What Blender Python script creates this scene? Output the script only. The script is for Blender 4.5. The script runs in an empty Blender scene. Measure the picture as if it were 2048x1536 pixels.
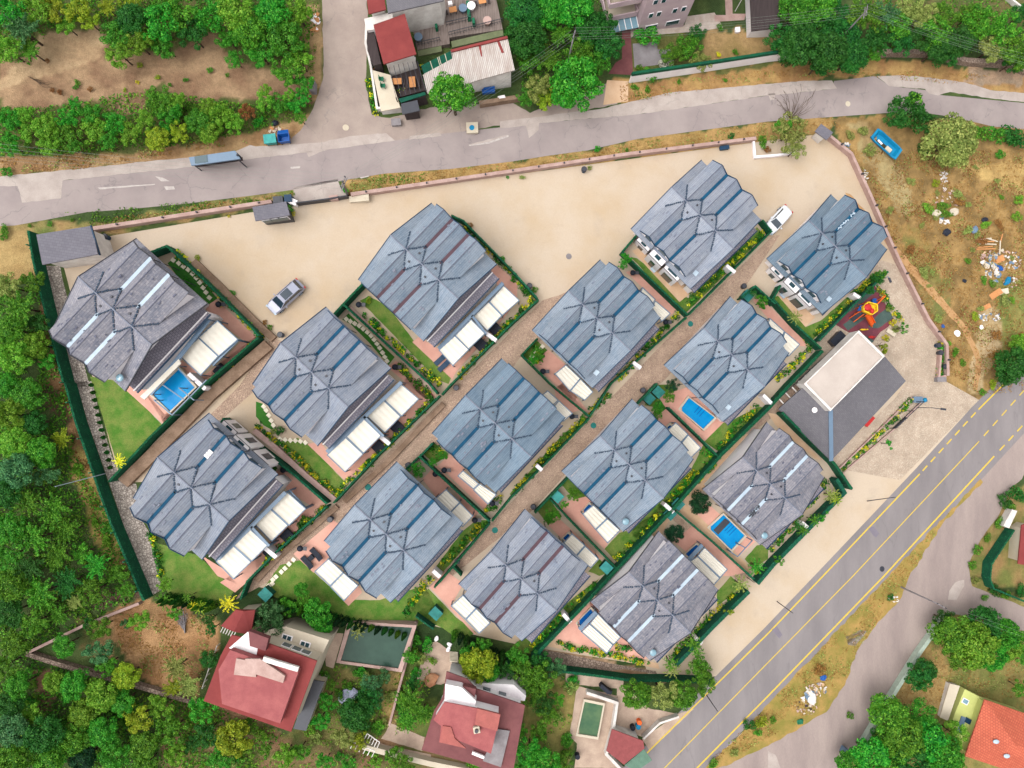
import bpy, bmesh, math, random
import numpy as np
from mathutils import Vector, Matrix, noise

# ---------------------------------------------------------------- camera, world, sun
SC = bpy.context.scene
COL = SC.collection
HC, FPX, KS, TILT = 86.0, 1376.0, 0.19, math.radians(2.0)
cam_d = bpy.data.cameras.new('camera'); cam = bpy.data.objects.new('camera', cam_d); COL.objects.link(cam)
cam.location = (0, 0, HC); cam.rotation_euler = (TILT, 0, 0)
cam_d.sensor_width = 36; cam_d.lens = 36 * FPX / 2048; cam_d.clip_end = 3000; cam_d.clip_start = 1
SC.camera = cam
W = bpy.data.worlds.new('World'); SC.world = W; W.use_nodes = True
nt = W.node_tree; nt.nodes.clear()
sky = nt.nodes.new('ShaderNodeTexSky'); sky.sky_type = 'NISHITA'; sky.sun_disc = False
SUN_EL, SUN_AZ = math.radians(66), math.radians(-105)      # azimuth from north, clockwise: west-south-west
sky.sun_elevation = SUN_EL; sky.sun_rotation = SUN_AZ; sky.dust_density = 4.0; sky.air_density = 1.0
hs = nt.nodes.new('ShaderNodeHueSaturation'); hs.inputs['Saturation'].default_value = 0.04
bg = nt.nodes.new('ShaderNodeBackground'); bg.inputs[1].default_value = 0.15
ow = nt.nodes.new('ShaderNodeOutputWorld')
nt.links.new(sky.outputs[0], hs.inputs['Color']); nt.links.new(hs.outputs[0], bg.inputs[0]); nt.links.new(bg.outputs[0], ow.inputs[0])
sd = bpy.data.lights.new('sun', 'SUN'); sd.energy = .6; sd.angle = math.radians(60); sd.color = (1, .96, .92)
sun = bpy.data.objects.new('sun', sd); COL.objects.link(sun)
sdir = Vector((math.sin(SUN_AZ) * math.cos(SUN_EL), math.cos(SUN_AZ) * math.cos(SUN_EL), math.sin(SUN_EL)))
sun.rotation_euler = sdir.to_track_quat('Z', 'Y').to_euler()
SC.view_settings.view_transform = 'Standard'; SC.view_settings.look = 'None'
SC.view_settings.exposure = 1.12; SC.view_settings.gamma = 1
R = random.Random(7)

# ---------------------------------------------------------------- pixel <-> place
_c, _s = math.cos(TILT), math.sin(TILT)
def ray(px, py):
    x, y, z = (px - 1024) / FPX, -(py - 768) / FPX, -1.0
    return x, y * _c - z * _s, y * _s + z * _c
def G(x, y=0): return -KS * x
def P(px, py, a=0.0):
    """point a metres above the sloping ground that the photo shows at this pixel"""
    dx, dy, dz = ray(px, py)
    t = (HC - a) / (-dz - KS * dx)
    return Vector((t * dx, t * dy, HC + t * dz))
def PZ(px, py, z):
    dx, dy, dz = ray(px, py)
    t = (HC - z) / -dz
    return Vector((t * dx, t * dy, z))
def mpp(px, py):   # metres per pixel at ground
    return (P(px + 1, py) - P(px, py)).length
def T(ox, oy, *pts, s=4.0): return [(ox + x / s, oy + y / s) for x, y in pts]
def cen(pts): return (sum(p[0] for p in pts) / len(pts), sum(p[1] for p in pts) / len(pts))

# ---------------------------------------------------------------- objects
TOPS = []
def tag(o, label=None, cat=None, group=None, kind=None):
    if label: o['label'] = label
    if cat: o['category'] = cat
    if group: o['group'] = group
    if kind: o['kind'] = kind
    if cat: TOPS.append(o)
    return o
def empty(name, loc, label, cat, group=None, rz=0.0):
    o = bpy.data.objects.new(name, None); COL.objects.link(o)
    o.location = loc; o.rotation_euler = (0, 0, rz); o.empty_display_size = .3
    return tag(o, label, cat, group)

class MB:
    def __init__(s): s.v = []; s.f = []; s.m = []
    def face(s, pts, m=0):
        n = len(s.v); s.v += [tuple(p) for p in pts]; s.f.append(tuple(range(n, n + len(pts)))); s.m.append(m); return s
    def prism(s, top, down, m=0):
        """closed solid: top polygon (3D pts, counter-clockwise from above) extruded by vector/float down"""
        top = [Vector(p) for p in top]
        a = 0
        for i in range(len(top)):
            p, q = top[i], top[(i + 1) % len(top)]; a += p.x * q.y - q.x * p.y
        if a < 0: top = top[::-1]
        d = Vector((0, 0, -down)) if not hasattr(down, '__len__') else Vector(down)
        n = len(s.v); k = len(top)
        s.v += [tuple(p) for p in top] + [tuple(p + d) for p in top]
        s.f.append(tuple(range(n, n + k))); s.m.append(m)
        s.f.append(tuple(range(n + 2 * k - 1, n + k - 1, -1))); s.m.append(m)
        for i in range(k):
            j = (i + 1) % k
            s.f.append((n + i, n + k + i, n + k + j, n + j)); s.m.append(m)
        return s
    def box(s, c, size, rz=0.0, m=0):
        cx, cy, cz = c; hx, hy, hz = size[0] / 2, size[1] / 2, size[2] / 2
        ca, sa = math.cos(rz), math.sin(rz)
        top = [(cx + x * ca - y * sa, cy + x * sa + y * ca, cz + hz) for x, y in ((-hx, -hy), (hx, -hy), (hx, hy), (-hx, hy))]
        return s.prism(top, size[2], m)
    def bar(s, a, b, w, h=None, m=0):
        """beam from a to b with section w x h (square by default)"""
        a, b = Vector(a), Vector(b); h = h or w; d = (b - a)
        if d.length < 1e-6: return s
        d.normalize(); up = Vector((0, 0, 1)) if abs(d.z) < .95 else Vector((1, 0, 0))
        x = d.cross(up).normalized() * (w / 2); y = x.cross(d).normalized() * (h / 2)
        n = len(s.v)
        for q in (a, b):
            s.v += [tuple(q - x - y), tuple(q + x - y), tuple(q + x + y), tuple(q - x + y)]
        for f in ((0, 1, 2, 3), (7, 6, 5, 4), (0, 4, 5, 1), (1, 5, 6, 2), (2, 6, 7, 3), (3, 7, 4, 0)):
            s.f.append(tuple(n + i for i in f)); s.m.append(m)
        return s
    def tube(s, a, b, r0, r1=None, n=8, m=0):
        a, b = Vector(a), Vector(b); r1 = r0 if r1 is None else r1; d = (b - a).normalized()
        up = Vector((0, 0, 1)) if abs(d.z) < .95 else Vector((1, 0, 0))
        x = d.cross(up).normalized(); y = d.cross(x)
        k = len(s.v)
        for q, r in ((a, r0), (b, r1)):
            for i in range(n):
                t = 2 * math.pi * i / n; s.v.append(tuple(q + x * (r * math.cos(t)) + y * (r * math.sin(t))))
        for i in range(n):
            j = (i + 1) % n; s.f.append((k + i, k + j, k + n + j, k + n + i)); s.m.append(m)
        s.f.append(tuple(range(k + n - 1, k - 1, -1))); s.m.append(m)
        s.f.append(tuple(range(k + n, k + 2 * n))); s.m.append(m)
        return s
    def blob(s, c, r, n=10, rows=6, m=0, jit=0.0, rnd=None):
        rx, ry, rz = (r, r, r) if not hasattr(r, '__len__') else r
        k = len(s.v); rnd = rnd or R
        s.v.append((c[0], c[1], c[2] + rz))
        for i in range(1, rows):
            ph = math.pi * i / rows
            for j in range(n):
                t = 2 * math.pi * j / n; q = 1 + rnd.uniform(-jit, jit)
                s.v.append((c[0] + rx * q * math.sin(ph) * math.cos(t), c[1] + ry * q * math.sin(ph) * math.sin(t), c[2] + rz * q * math.cos(ph)))
        s.v.append((c[0], c[1], c[2] - rz)); e = len(s.v) - 1
        for j in range(n):
            s.f.append((k, k + 1 + j, k + 1 + (j + 1) % n)); s.m.append(m)
            b = k + 1 + (rows - 2) * n
            s.f.append((e, b + (j + 1) % n, b + j)); s.m.append(m)
        for i in range(rows - 2):
            for j in range(n):
                a = k + 1 + i * n; s.f.append((a + j, a + n + j, a + n + (j + 1) % n, a + (j + 1) % n)); s.m.append(m)
        return s
    def mesh(s, name, mats, off=(0, 0, 0), smooth=False):
        me = bpy.data.meshes.new(name)
        ox, oy, oz = off
        me.from_pydata([(x - ox, y - oy, z - oz) for x, y, z in s.v], [], s.f)
        if not isinstance(mats, (list, tuple)): mats = [mats]
        for m in mats: me.materials.append(m)
        if len(mats) > 1: me.polygons.foreach_set('material_index', s.m)
        if smooth: me.polygons.foreach_set('use_smooth', [True] * len(s.f))
        me.update(); return me
    def build(s, name, mats, parent=None, world=True, smooth=False, root=None):
        """link as one object; world=True: vertices are world points, taken relative to the root empty"""
        off = (0, 0, 0)
        if world:
            rt = parent
            while rt is not None and rt.parent: rt = rt.parent
            if rt is not None: off = tuple(rt.location)
        o = bpy.data.objects.new(name, s.mesh(name, mats, off, smooth)); COL.objects.link(o)
        if parent is not None: o.parent = parent
        return o

def copy_tree(o, parent=None):
    c = o.copy(); COL.objects.link(c); c.parent = parent
    for ch in [x for x in KIDS.get(o.name, [])]:
        copy_tree(ch, c)
    return c
KIDS = {}

# ---------------------------------------------------------------- materials
def lin(c):
    c = c / 255.0
    return c / 12.92 if c <= .04045 else ((c + .055) / 1.055) ** 2.4
KA = 0.60
def alb(rgb, k=None):
    k = KA if k is None else k
    return tuple(min(1, lin(c) * k) for c in rgb) + (1,)
def newmat(name):
    m = bpy.data.materials.new(name); m.use_nodes = True; nt = m.node_tree; nt.nodes.clear()
    o = nt.nodes.new('ShaderNodeOutputMaterial'); b = nt.nodes.new('ShaderNodeBsdfPrincipled')
    b.inputs['Specular IOR Level'].default_value = .25
    nt.links.new(b.outputs[0], o.inputs[0]); return m, nt, b
def coords(nt, space, scale=(1, 1, 1), rot=0.0):
    tc = nt.nodes.new('ShaderNodeTexCoord'); mp = nt.nodes.new('ShaderNodeMapping')
    mp.inputs['Scale'].default_value = scale; mp.inputs['Rotation'].default_value = (0, 0, rot)
    nt.links.new(tc.outputs[space], mp.inputs[0]); return mp.outputs[0]
def geopos(nt, scale=(1, 1, 1), rot=0.0):
    tc = nt.nodes.new('ShaderNodeNewGeometry'); mp = nt.nodes.new('ShaderNodeMapping')
    mp.inputs['Scale'].default_value = scale; mp.inputs['Rotation'].default_value = (0, 0, rot)
    nt.links.new(tc.outputs['Position'], mp.inputs[0]); return mp.outputs[0]
def nz(nt, vec, scale, detail=4, rough=.6):
    n = nt.nodes.new('ShaderNodeTexNoise'); n.inputs['Scale'].default_value = scale
    n.inputs['Detail'].default_value = detail; n.inputs['Roughness'].default_value = rough
    nt.links.new(vec, n.inputs['Vector']); return n.outputs['Fac']
def ramp(nt, fac, p0, p1):
    r = nt.nodes.new('ShaderNodeMapRange'); r.inputs['From Min'].default_value = p0; r.inputs['From Max'].default_value = p1
    nt.links.new(fac, r.inputs['Value']); return r.outputs[0]
def mix(nt, fac, a, b, mode='MIX'):
    m = nt.nodes.new('ShaderNodeMix'); m.data_type = 'RGBA'; m.blend_type = mode
    if hasattr(fac, 'links') or hasattr(fac, 'is_output'): nt.links.new(fac, m.inputs[0])
    else: m.inputs[0].default_value = fac
    for k, v in ((6, a), (7, b)):
        if isinstance(v, tuple): m.inputs[k].default_value = v
        else: nt.links.new(v, m.inputs[k])
    return m.outputs[2]
def bump(nt, b, h, strength, dist=.05):
    n = nt.nodes.new('ShaderNodeBump'); n.inputs['Strength'].default_value = strength; n.inputs['Distance'].default_value = dist
    nt.links.new(h, n.inputs['Height']); nt.links.new(n.outputs[0], b.inputs['Normal'])
MC = {}
def mat(name, rgb, rough=.8, rgb2=None, sc=1.5, var=.12, stretch=(1, 1, 1), rot=0, fine=9.0, bmp=.15, spec=None, lo=.35, hi=.65, k=None, cracks=0):
    """painted/mineral surface: two tones mixed by broad noise, a little fine grain, small bump"""
    if name in MC: return MC[name]
    m, nt, b = newmat(name); b.inputs['Roughness'].default_value = rough
    if spec is not None: b.inputs['Specular IOR Level'].default_value = spec
    A = alb(rgb, k); B = alb(rgb2, k) if rgb2 else tuple(min(1, c * (1 - var * 1.6)) for c in A[:3]) + (1,)
    v = geopos(nt, stretch, rot)
    f = ramp(nt, nz(nt, v, sc), lo, hi)
    c1 = mix(nt, f, A, B)
    if cracks:      # fine cracks, tyre polish and old spill stains
        vd = nt.nodes.new('ShaderNodeVectorMath'); vd.operation = 'ADD'; nn = nt.nodes.new('ShaderNodeTexNoise'); nn.inputs['Scale'].default_value = 1.2; nt.links.new(v, nn.inputs['Vector']); nt.links.new(v, vd.inputs[0]); nt.links.new(nn.outputs['Color'], vd.inputs[1])
        ve = nt.nodes.new('ShaderNodeTexVoronoi'); ve.feature = 'DISTANCE_TO_EDGE'; ve.inputs['Scale'].default_value = .22; nt.links.new(vd.outputs[0], ve.inputs['Vector'])
        e = ramp(nt, ve.outputs['Distance'], .0, .012); g2 = ramp(nt, nz(nt, v, .5, 2), .42, .56); c1 = mix(nt, g2, c1, mix(nt, e, mix(nt, cracks, c1, (.12, .11, .11, 1)), c1))
        st = ramp(nt, nz(nt, v, .33, 5, .55), .60, .76); c1 = mix(nt, st, c1, mix(nt, .22, c1, (.2, .18, .17, 1)))
    g = nz(nt, v, fine, 3)
    gr = ramp(nt, g, .25, .75)
    c2 = mix(nt, gr, (1 - var, 1 - var, 1 - var, 1), (1 + var * .6, 1 + var * .6, 1 + var * .6, 1))
    nt.links.new(mix(nt, 1.0, c1, c2, 'MULTIPLY'), b.inputs['Base Color'])
    bump(nt, b, g, bmp)
    MC[name] = m; return m

def roofmat(name, rgb, rgb2, rgb3, patch=.55):
    m, nt, b = newmat(name); b.inputs['Roughness'].default_value = .62
    v = coords(nt, 'Object')
    # shingle courses: lines run across the house (along local Y), staggered
    mp = nt.nodes.new('ShaderNodeMapping'); mp.inputs['Rotation'].default_value = (0, 0, math.pi / 2); nt.links.new(v, mp.inputs[0])
    br = nt.nodes.new('ShaderNodeTexBrick'); br.inputs['Scale'].default_value = 1.0
    br.inputs['Brick Width'].default_value = 1.15; br.inputs['Row Height'].default_value = .21; br.inputs['Mortar Size'].default_value = .02
    br.inputs['Mortar Smooth'].default_value = .4
    br.inputs['Color1'].default_value = (1.05, 1.05, 1.05, 1); br.inputs['Color2'].default_value = (.95, .95, .95, 1); br.inputs['Mortar'].default_value = (.66, .66, .69, 1)
    br.inputs['Bias'].default_value = .0
    nt.links.new(mp.outputs[0], br.inputs['Vector'])
    vs = coords(nt, 'Object', (3.2, .35, 1))
    st = ramp(nt, nz(nt, vs, 1.3, 5, .7), .33, .68)
    big = ramp(nt, nz(nt, v, .45, 3), .35, .65)
    c = mix(nt, st, alb(rgb), alb(rgb2))
    sm = ramp(nt, nz(nt, v, 3.0, 5, .75), patch, patch + .12)
    c = mix(nt, sm, c, alb(rgb3))
    c = mix(nt, big, c, mix(nt, .5, c, alb(rgb3)))
    c = mix(nt, 1.0, c, br.outputs['Color'], 'MULTIPLY')
    oi = nt.nodes.new('ShaderNodeObjectInfo')
    hsv = nt.nodes.new('ShaderNodeHueSaturation')
    mr = nt.nodes.new('ShaderNodeMapRange'); mr.inputs['To Min'].default_value = .94; mr.inputs['To Max'].default_value = 1.07
    nt.links.new(oi.outputs['Random'], mr.inputs['Value']); nt.links.new(mr.outputs[0], hsv.inputs['Value'])
    nt.links.new(c, hsv.inputs['Color']); nt.links.new(hsv.outputs[0], b.inputs['Base Color'])
    bump(nt, b, br.outputs['Fac'], -.5, .03)
    return m
def brickmat(name, rgb, rgb2, mort, w, h, ms=.02, rot=0.0, rough=.85, var=.25, sc=.35):
    m, nt, b = newmat(name); b.inputs['Roughness'].default_value = rough
    v = geopos(nt, (1, 1, 1), rot)
    br = nt.nodes.new('ShaderNodeTexBrick'); br.inputs['Scale'].default_value = 1.0
    br.inputs['Brick Width'].default_value = w; br.inputs['Row Height'].default_value = h; br.inputs['Mortar Size'].default_value = ms
    br.inputs['Mortar Smooth'].default_value = .3
    br.inputs['Color1'].default_value = alb(rgb); br.inputs['Color2'].default_value = alb(rgb2); br.inputs['Mortar'].default_value = alb(mort)
    nt.links.new(v, br.inputs['Vector'])
    n = ramp(nt, nz(nt, v, sc, 5), .3, .7)
    c = mix(nt, 1.0, br.outputs['Color'], mix(nt, n, (1 - var, 1 - var, 1 - var, 1), (1.05, 1.05, 1.05, 1)), 'MULTIPLY')
    nt.links.new(c, b.inputs['Base Color']); bump(nt, b, br.outputs['Fac'], -.4, .02)
    return m
def stonemat(name, rgb, rgb2, gap, sc, rot=0.0):
    m, nt, b = newmat(name); b.inputs['Roughness'].default_value = .9
    v = geopos(nt)
    vo = nt.nodes.new('ShaderNodeTexVoronoi'); vo.inputs['Scale'].default_value = sc; nt.links.new(v, vo.inputs['Vector'])
    ve = nt.nodes.new('ShaderNodeTexVoronoi'); ve.feature = 'DISTANCE_TO_EDGE'; ve.inputs['Scale'].default_value = sc; nt.links.new(v, ve.inputs['Vector'])
    sp = nt.nodes.new('ShaderNodeSeparateColor'); nt.links.new(vo.outputs['Color'], sp.inputs[0])
    c = mix(nt, sp.outputs[0], alb(rgb), alb(rgb2))
    e = ramp(nt, ve.outputs['Distance'], .02, .12)
    c = mix(nt, e, alb(gap), c)
    n = ramp(nt, nz(nt, v, .5, 5), .3, .7)
    c = mix(nt, 1.0, c, mix(nt, n, (.78, .77, .76, 1), (1.08, 1.08, 1.08, 1)), 'MULTIPLY')
    nt.links.new(c, b.inputs['Base Color']); bump(nt, b, e, .6, .05)
    return m
def leafmat(name, dark, mid, light, k=None, trans=.25):
    m, nt, b = newmat(name); b.inputs['Roughness'].default_value = .6; b.inputs['Specular IOR Level'].default_value = .2
    k = 0.75 if k is None else k
    ge = nt.nodes.new('ShaderNodeNewGeometry')
    v = coords(nt, 'Object')
    n = ramp(nt, nz(nt, v, 2.6, 3), .36, .62)
    c = mix(nt, n, alb(dark, k), alb(mid, k))
    f = ramp(nt, ge.outputs['Random Per Island'], .45, 1.0)
    c = mix(nt, f, c, alb(light, k))
    oi = nt.nodes.new('ShaderNodeObjectInfo'); hsv = nt.nodes.new('ShaderNodeHueSaturation')
    for sock, a, b_ in (('Value', .82, 1.2), ('Hue', .485, .515)):
        mr = nt.nodes.new('ShaderNodeMapRange'); mr.inputs['To Min'].default_value = a; mr.inputs['To Max'].default_value = b_
        nt.links.new(oi.outputs['Random'], mr.inputs['Value']); nt.links.new(mr.outputs[0], hsv.inputs[sock])
    nt.links.new(c, hsv.inputs['Color']); nt.links.new(hsv.outputs[0], b.inputs['Base Color'])
    tr = nt.nodes.new('ShaderNodeBsdfTranslucent'); nt.links.new(hsv.outputs[0], tr.inputs['Color'])
    ms = nt.nodes.new('ShaderNodeMixShader'); ms.inputs[0].default_value = trans
    out = [x for x in nt.nodes if x.type == 'OUTPUT_MATERIAL'][0]
    nt.links.new(b.outputs[0], ms.inputs[1]); nt.links.new(tr.outputs[0], ms.inputs[2]); nt.links.new(ms.outputs[0], out.inputs[0])
    return m
A45 = math.radians(43.5)
M = {}
M['asphalt'] = mat('asphalt_old', (180, 166, 162), .92, (165, 151, 149), .25, .07, fine=14, cracks=.5)
M['asphalt2'] = mat('asphalt_side', (190, 172, 160), .92, (172, 154, 145), .35, .09, fine=12, cracks=.4)
M['asphalt3'] = mat('asphalt_main', (158, 150, 150), .92, (142, 135, 136), .3, .07, (1, .25, 1), math.radians(-44), fine=12, cracks=.35)
M['service'] = mat('asphalt_service', (186, 168, 160), .93, (164, 147, 142), .3, .12, (1, .3, 1), math.radians(-44), fine=12)
M['concrete'] = mat('concrete_strip', (206, 192, 183), .9, (188, 173, 165), .6, .1, cracks=.4)
M['patch'] = mat('asphalt_patch', (146, 138, 150), .92, None, .6, .08)
M['yellow'] = mat('yellow_line', (246, 214, 66), .7, (232, 196, 90), 3.0, .1)
M['whitepaint'] = mat('worn_white_mark', (218, 208, 200), .8, (196, 184, 180), 3.0, .1)
M['yard'] = mat('yard_screed', (220, 200, 177), .9, (213, 188, 157), .12, .06, fine=6, lo=.42, hi=.68, cracks=.07)
M['cobble'] = stonemat('lane_cobble', (226, 196, 170), (202, 174, 152), (180, 150, 132), 5.0)
M['cobble2'] = stonemat('pale_paving', (224, 206, 184), (212, 190, 168), (200, 178, 158), 4.0)
M['gravel'] = stonemat('rubble_stone', (222, 210, 198), (172, 160, 150), (132, 120, 112), 3.6)
M['pink'] = mat('pink_patio', (220, 168, 150), .85, (206, 152, 136), .5, .06, fine=7, k=.85)
M['tan'] = mat('tan_patio', (214, 180, 148), .85, (202, 166, 132), .5, .08, k=.8)
M['lawn'] = mat('lawn', (80, 126, 42), .95, (122, 138, 66), .9, .35, fine=10, bmp=.6, k=.78)
M['lawnd'] = mat('lawn_dark', (40, 96, 34), .95, (60, 116, 40), .6, .3, fine=18, bmp=.5, k=.9)
M['soil'] = mat('planting_soil', (86, 70, 48), .95, (60, 66, 38), .8, .3)
M['redsoil'] = mat('red_soil', (196, 134, 98), .95, (206, 160, 122), .5, .2)
M['stone'] = mat('stepping_stone', (232, 222, 200), .85, None, 2, .1, k=.9)
M['white'] = mat('white_render', (232, 228, 228), .8, (220, 212, 214), .4, .06, k=.95)
M['whitew'] = mat('white_wall_weathered', (224, 218, 212), .85, (196, 188, 182), .8, .12, k=.85)
M['flatroof'] = mat('pale_flat_roof', (214, 200, 190), .85, (202, 188, 178), .4, .07)
M['cream'] = mat('cream_render', (230, 217, 194), .85, (218, 203, 180), .4, .06)
M['lime'] = mat('lime_render', (222, 226, 140), .85, (206, 212, 128), .4, .06)
M['pinkr'] = mat('pink_render', (222, 198, 200), .85, (206, 180, 186), .5, .06)
M['fabric'] = mat('awning_fabric', (243, 236, 222), .8, (234, 225, 209), .4, .04, fine=5, bmp=.08, k=.68)
M['frame'] = mat('blue_grey_metal', (112, 138, 164), .45, None, 2, .05, spec=.5)
M['darkm'] = mat('dark_metal', (52, 54, 66), .5, None, 2, .1, spec=.5)
M['black'] = mat('black_rattan', (36, 42, 56), .7, (48, 54, 70), 6, .15, k=.5)
M['navy'] = mat('navy_trim', (26, 66, 98), .5, None, 3, .1)
M['teal'] = mat('teal_gutter', (24, 92, 126), .75, (18, 74, 106), .8, .1, spec=.15)
M['browng'] = mat('brown_gutter', (104, 76, 84), .8, (92, 70, 80), .8, .15)
M['pale'] = mat('pale_gutter', (204, 222, 236), .5, (186, 204, 220), .8, .05)
M['hedge'] = mat('green_fence_turf', (18, 104, 70), .95, (12, 84, 60), 1.2, .3, fine=20, bmp=.6)
M['hedged'] = mat('green_fence_mesh', (22, 100, 76), .9, (16, 84, 68), 1.2, .25, fine=18, bmp=.4)
M['pinkwall'] = mat('pink_wall_cap', (212, 180, 170), .85, (190, 156, 146), .9, .12)
M['retain'] = mat('retaining_wall_face', (168, 140, 118), .95, (138, 112, 92), .9, .25, fine=7, bmp=.5)
M['rubblew'] = stonemat('rubble_wall', (190, 168, 150), (158, 136, 122), (118, 98, 88), 3.0)
M['clubroof'] = brickmat('club_roof_tiles', (124, 121, 126), (115, 112, 118), (100, 97, 104), .35, .22, .012, A45, .8, .1)
M['sideroof'] = brickmat('side_roof_tiles', (160, 154, 166), (144, 138, 150), (110, 106, 118), .3, .3, .03, A45, .7, .12)
M['greyroof'] = brickmat('garage_roof_tiles', (126, 123, 132), (117, 114, 124), (102, 99, 110), .5, .3, .015, .15, .75, .12)
M['redroof'] = mat('red_sheet_roof', (166, 78, 75), .8, (150, 68, 67), .6, .06, spec=.15, k=.52)
M['pinkroof'] = mat('faded_red_roof', (196, 112, 110), .8, (176, 94, 96), .7, .12, k=.52)
M['brownroof'] = mat('maroon_roof', (150, 92, 92), .8, (132, 78, 80), .7, .1, k=.52)
M['terra'] = brickmat('terracotta_roof', (224, 118, 88), (210, 104, 78), (172, 84, 66), .28, .34, .03, math.radians(28), .8, .15)
M['corr'] = None
M['poolwall'] = mat('pool_coping', (232, 218, 196), .8, None, 1.5, .05)
M['wood'] = mat('old_deck_boards', (158, 142, 134), .9, (120, 106, 100), 1.2, .2, (6, .5, 1), math.radians(-70))
M['darkwood'] = mat('dark_boards', (78, 66, 66), .85, None, 1.2, .2, (6, .5, 1), math.radians(-70))
M['orangew'] = mat('orange_wood', (226, 156, 98), .7, None, 3, .1)
M['bark'] = mat('bark', (104, 84, 66), .95, (76, 60, 48), 3, .2)
M['grey'] = mat('grey_concrete', (160, 154, 156), .9, (140, 132, 134), .8, .12)
M['redp'] = mat('red_plastic', (214, 48, 48), .5, None, 3, .05)
M['yelp'] = mat('yellow_plastic', (250, 204, 40), .5, None, 3, .05, k=.75)
M['orap'] = mat('orange_plastic', (244, 104, 34), .5, None, 3, .05, k=.75)
M['blup'] = mat('blue_plastic', (28, 96, 180), .45, None, 3, .05)
M['cyan'] = mat('faded_cyan_plastic', (20, 150, 196), .5, (14, 132, 182), 1, .08)
M['tealp'] = mat('teal_plastic', (70, 178, 170), .55, (50, 150, 148), 2, .08)
M['teald'] = mat('teal_lid', (44, 142, 134), .6, (30, 118, 112), 2, .12)
M['grnp'] = mat('green_plastic', (20, 120, 84), .6, None, 2, .08)
M['wire'] = mat('cable', (150, 160, 150), .6, None, 1, .02)
M['rubberr'] = mat('red_rubber', (142, 74, 84), .95, (120, 64, 76), .7, .15)
M['rubberg'] = mat('green_rubber', (92, 112, 106), .95, (76, 98, 94), .7, .15)
def paint(name, rgb, met=.3, rough=.3):
    m, nt, b = newmat(name); b.inputs['Base Color'].default_value = alb(rgb, .7); b.inputs['Metallic'].default_value = met
    b.inputs['Roughness'].default_value = rough; b.inputs['Coat Weight'].default_value = .5; return m
M['silver'] = paint('grey_car_paint', (160, 162, 180), .1); M['carwhite'] = paint('white_car_paint', (240, 244, 250), 0)
def glass(name, rgb, rough=.12):
    m, nt, b = newmat(name); b.inputs['Base Color'].default_value = alb(rgb, .5); b.inputs['Roughness'].default_value = rough
    b.inputs['Specular IOR Level'].default_value = .6; return m
M['glass'] = glass('window_glass', (44, 84, 96)); M['cglass'] = glass('car_glass', (50, 68, 84)); M['bglass'] = glass('blue_roof_glass', (150, 190, 208))
def watermat(name, a, b2, rough=.2, tiles=True):
    m, nt, b = newmat(name); b.inputs['Roughness'].default_value = rough; b.inputs['Specular IOR Level'].default_value = .08
    v = geopos(nt, (1, 1, 1), A45)
    n = ramp(nt, nz(nt, v, .6, 3), .3, .7)
    c = mix(nt, n, alb(a, .7), alb(b2, .7))
    w = nz(nt, v, 3.0, 3)
    nt.links.new(c, b.inputs['Base Color']); bump(nt, b, w, .25, .04)
    return m
M['pool'] = watermat('blue_pool_water', (20, 158, 220), (10, 134, 206)); M['poold'] = watermat('deep_blue_liner', (20, 104, 184), (16, 84, 160))
M['greenw'] = watermat('dark_green_water', (62, 88, 76), (52, 76, 66), .2); M['greenw2'] = watermat('olive_green_water', (96, 122, 88), (62, 98, 76), .2)
M['cyanw'] = watermat('teal_water', (62, 176, 172), (30, 140, 140), .2)
# corrugated pale roof
def corr():
    m, nt, b = newmat('corrugated_sheet'); b.inputs['Roughness'].default_value = .5
    v = geopos(nt, (1, 1, 1), math.radians(14))
    w = nt.nodes.new('ShaderNodeTexWave'); w.inputs['Scale'].default_value = 1.3; w.inputs['Distortion'].default_value = .3; nt.links.new(v, w.inputs[0])
    n = ramp(nt, nz(nt, geopos(nt, (2, .3, 1), math.radians(14)), 1.5, 5), .4, .75)
    c = mix(nt, w.outputs['Fac'], alb((226, 216, 208)), alb((188, 178, 172)))
    c = mix(nt, n, c, alb((176, 158, 148)))
    nt.links.new(c, b.inputs['Base Color']); bump(nt, b, w.outputs['Fac'], .5, .05); return m
M['corr'] = corr()
M['roofA'] = roofmat('shingles_blue_grey', (144, 159, 175), (118, 135, 153), (164, 172, 182))
M['roofB'] = roofmat('shingles_purple_grey', (140, 141, 152), (108, 111, 126), (168, 163, 168), .5)
M['roofC'] = roofmat('shingles_light_grey', (152, 160, 174), (126, 136, 154), (172, 174, 181))
M['roofD'] = roofmat('shingles_deep_blue', (128, 148, 165), (104, 126, 146), (142, 157, 170), .6)
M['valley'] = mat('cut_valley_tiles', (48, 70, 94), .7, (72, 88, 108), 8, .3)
M['ridge'] = mat('ridge_cap', (150, 152, 166), .8, (116, 124, 142), 3, .15)
M['ridged'] = mat('ridge_cap_dark', (112, 114, 132), .8, None, 3, .15)
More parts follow.
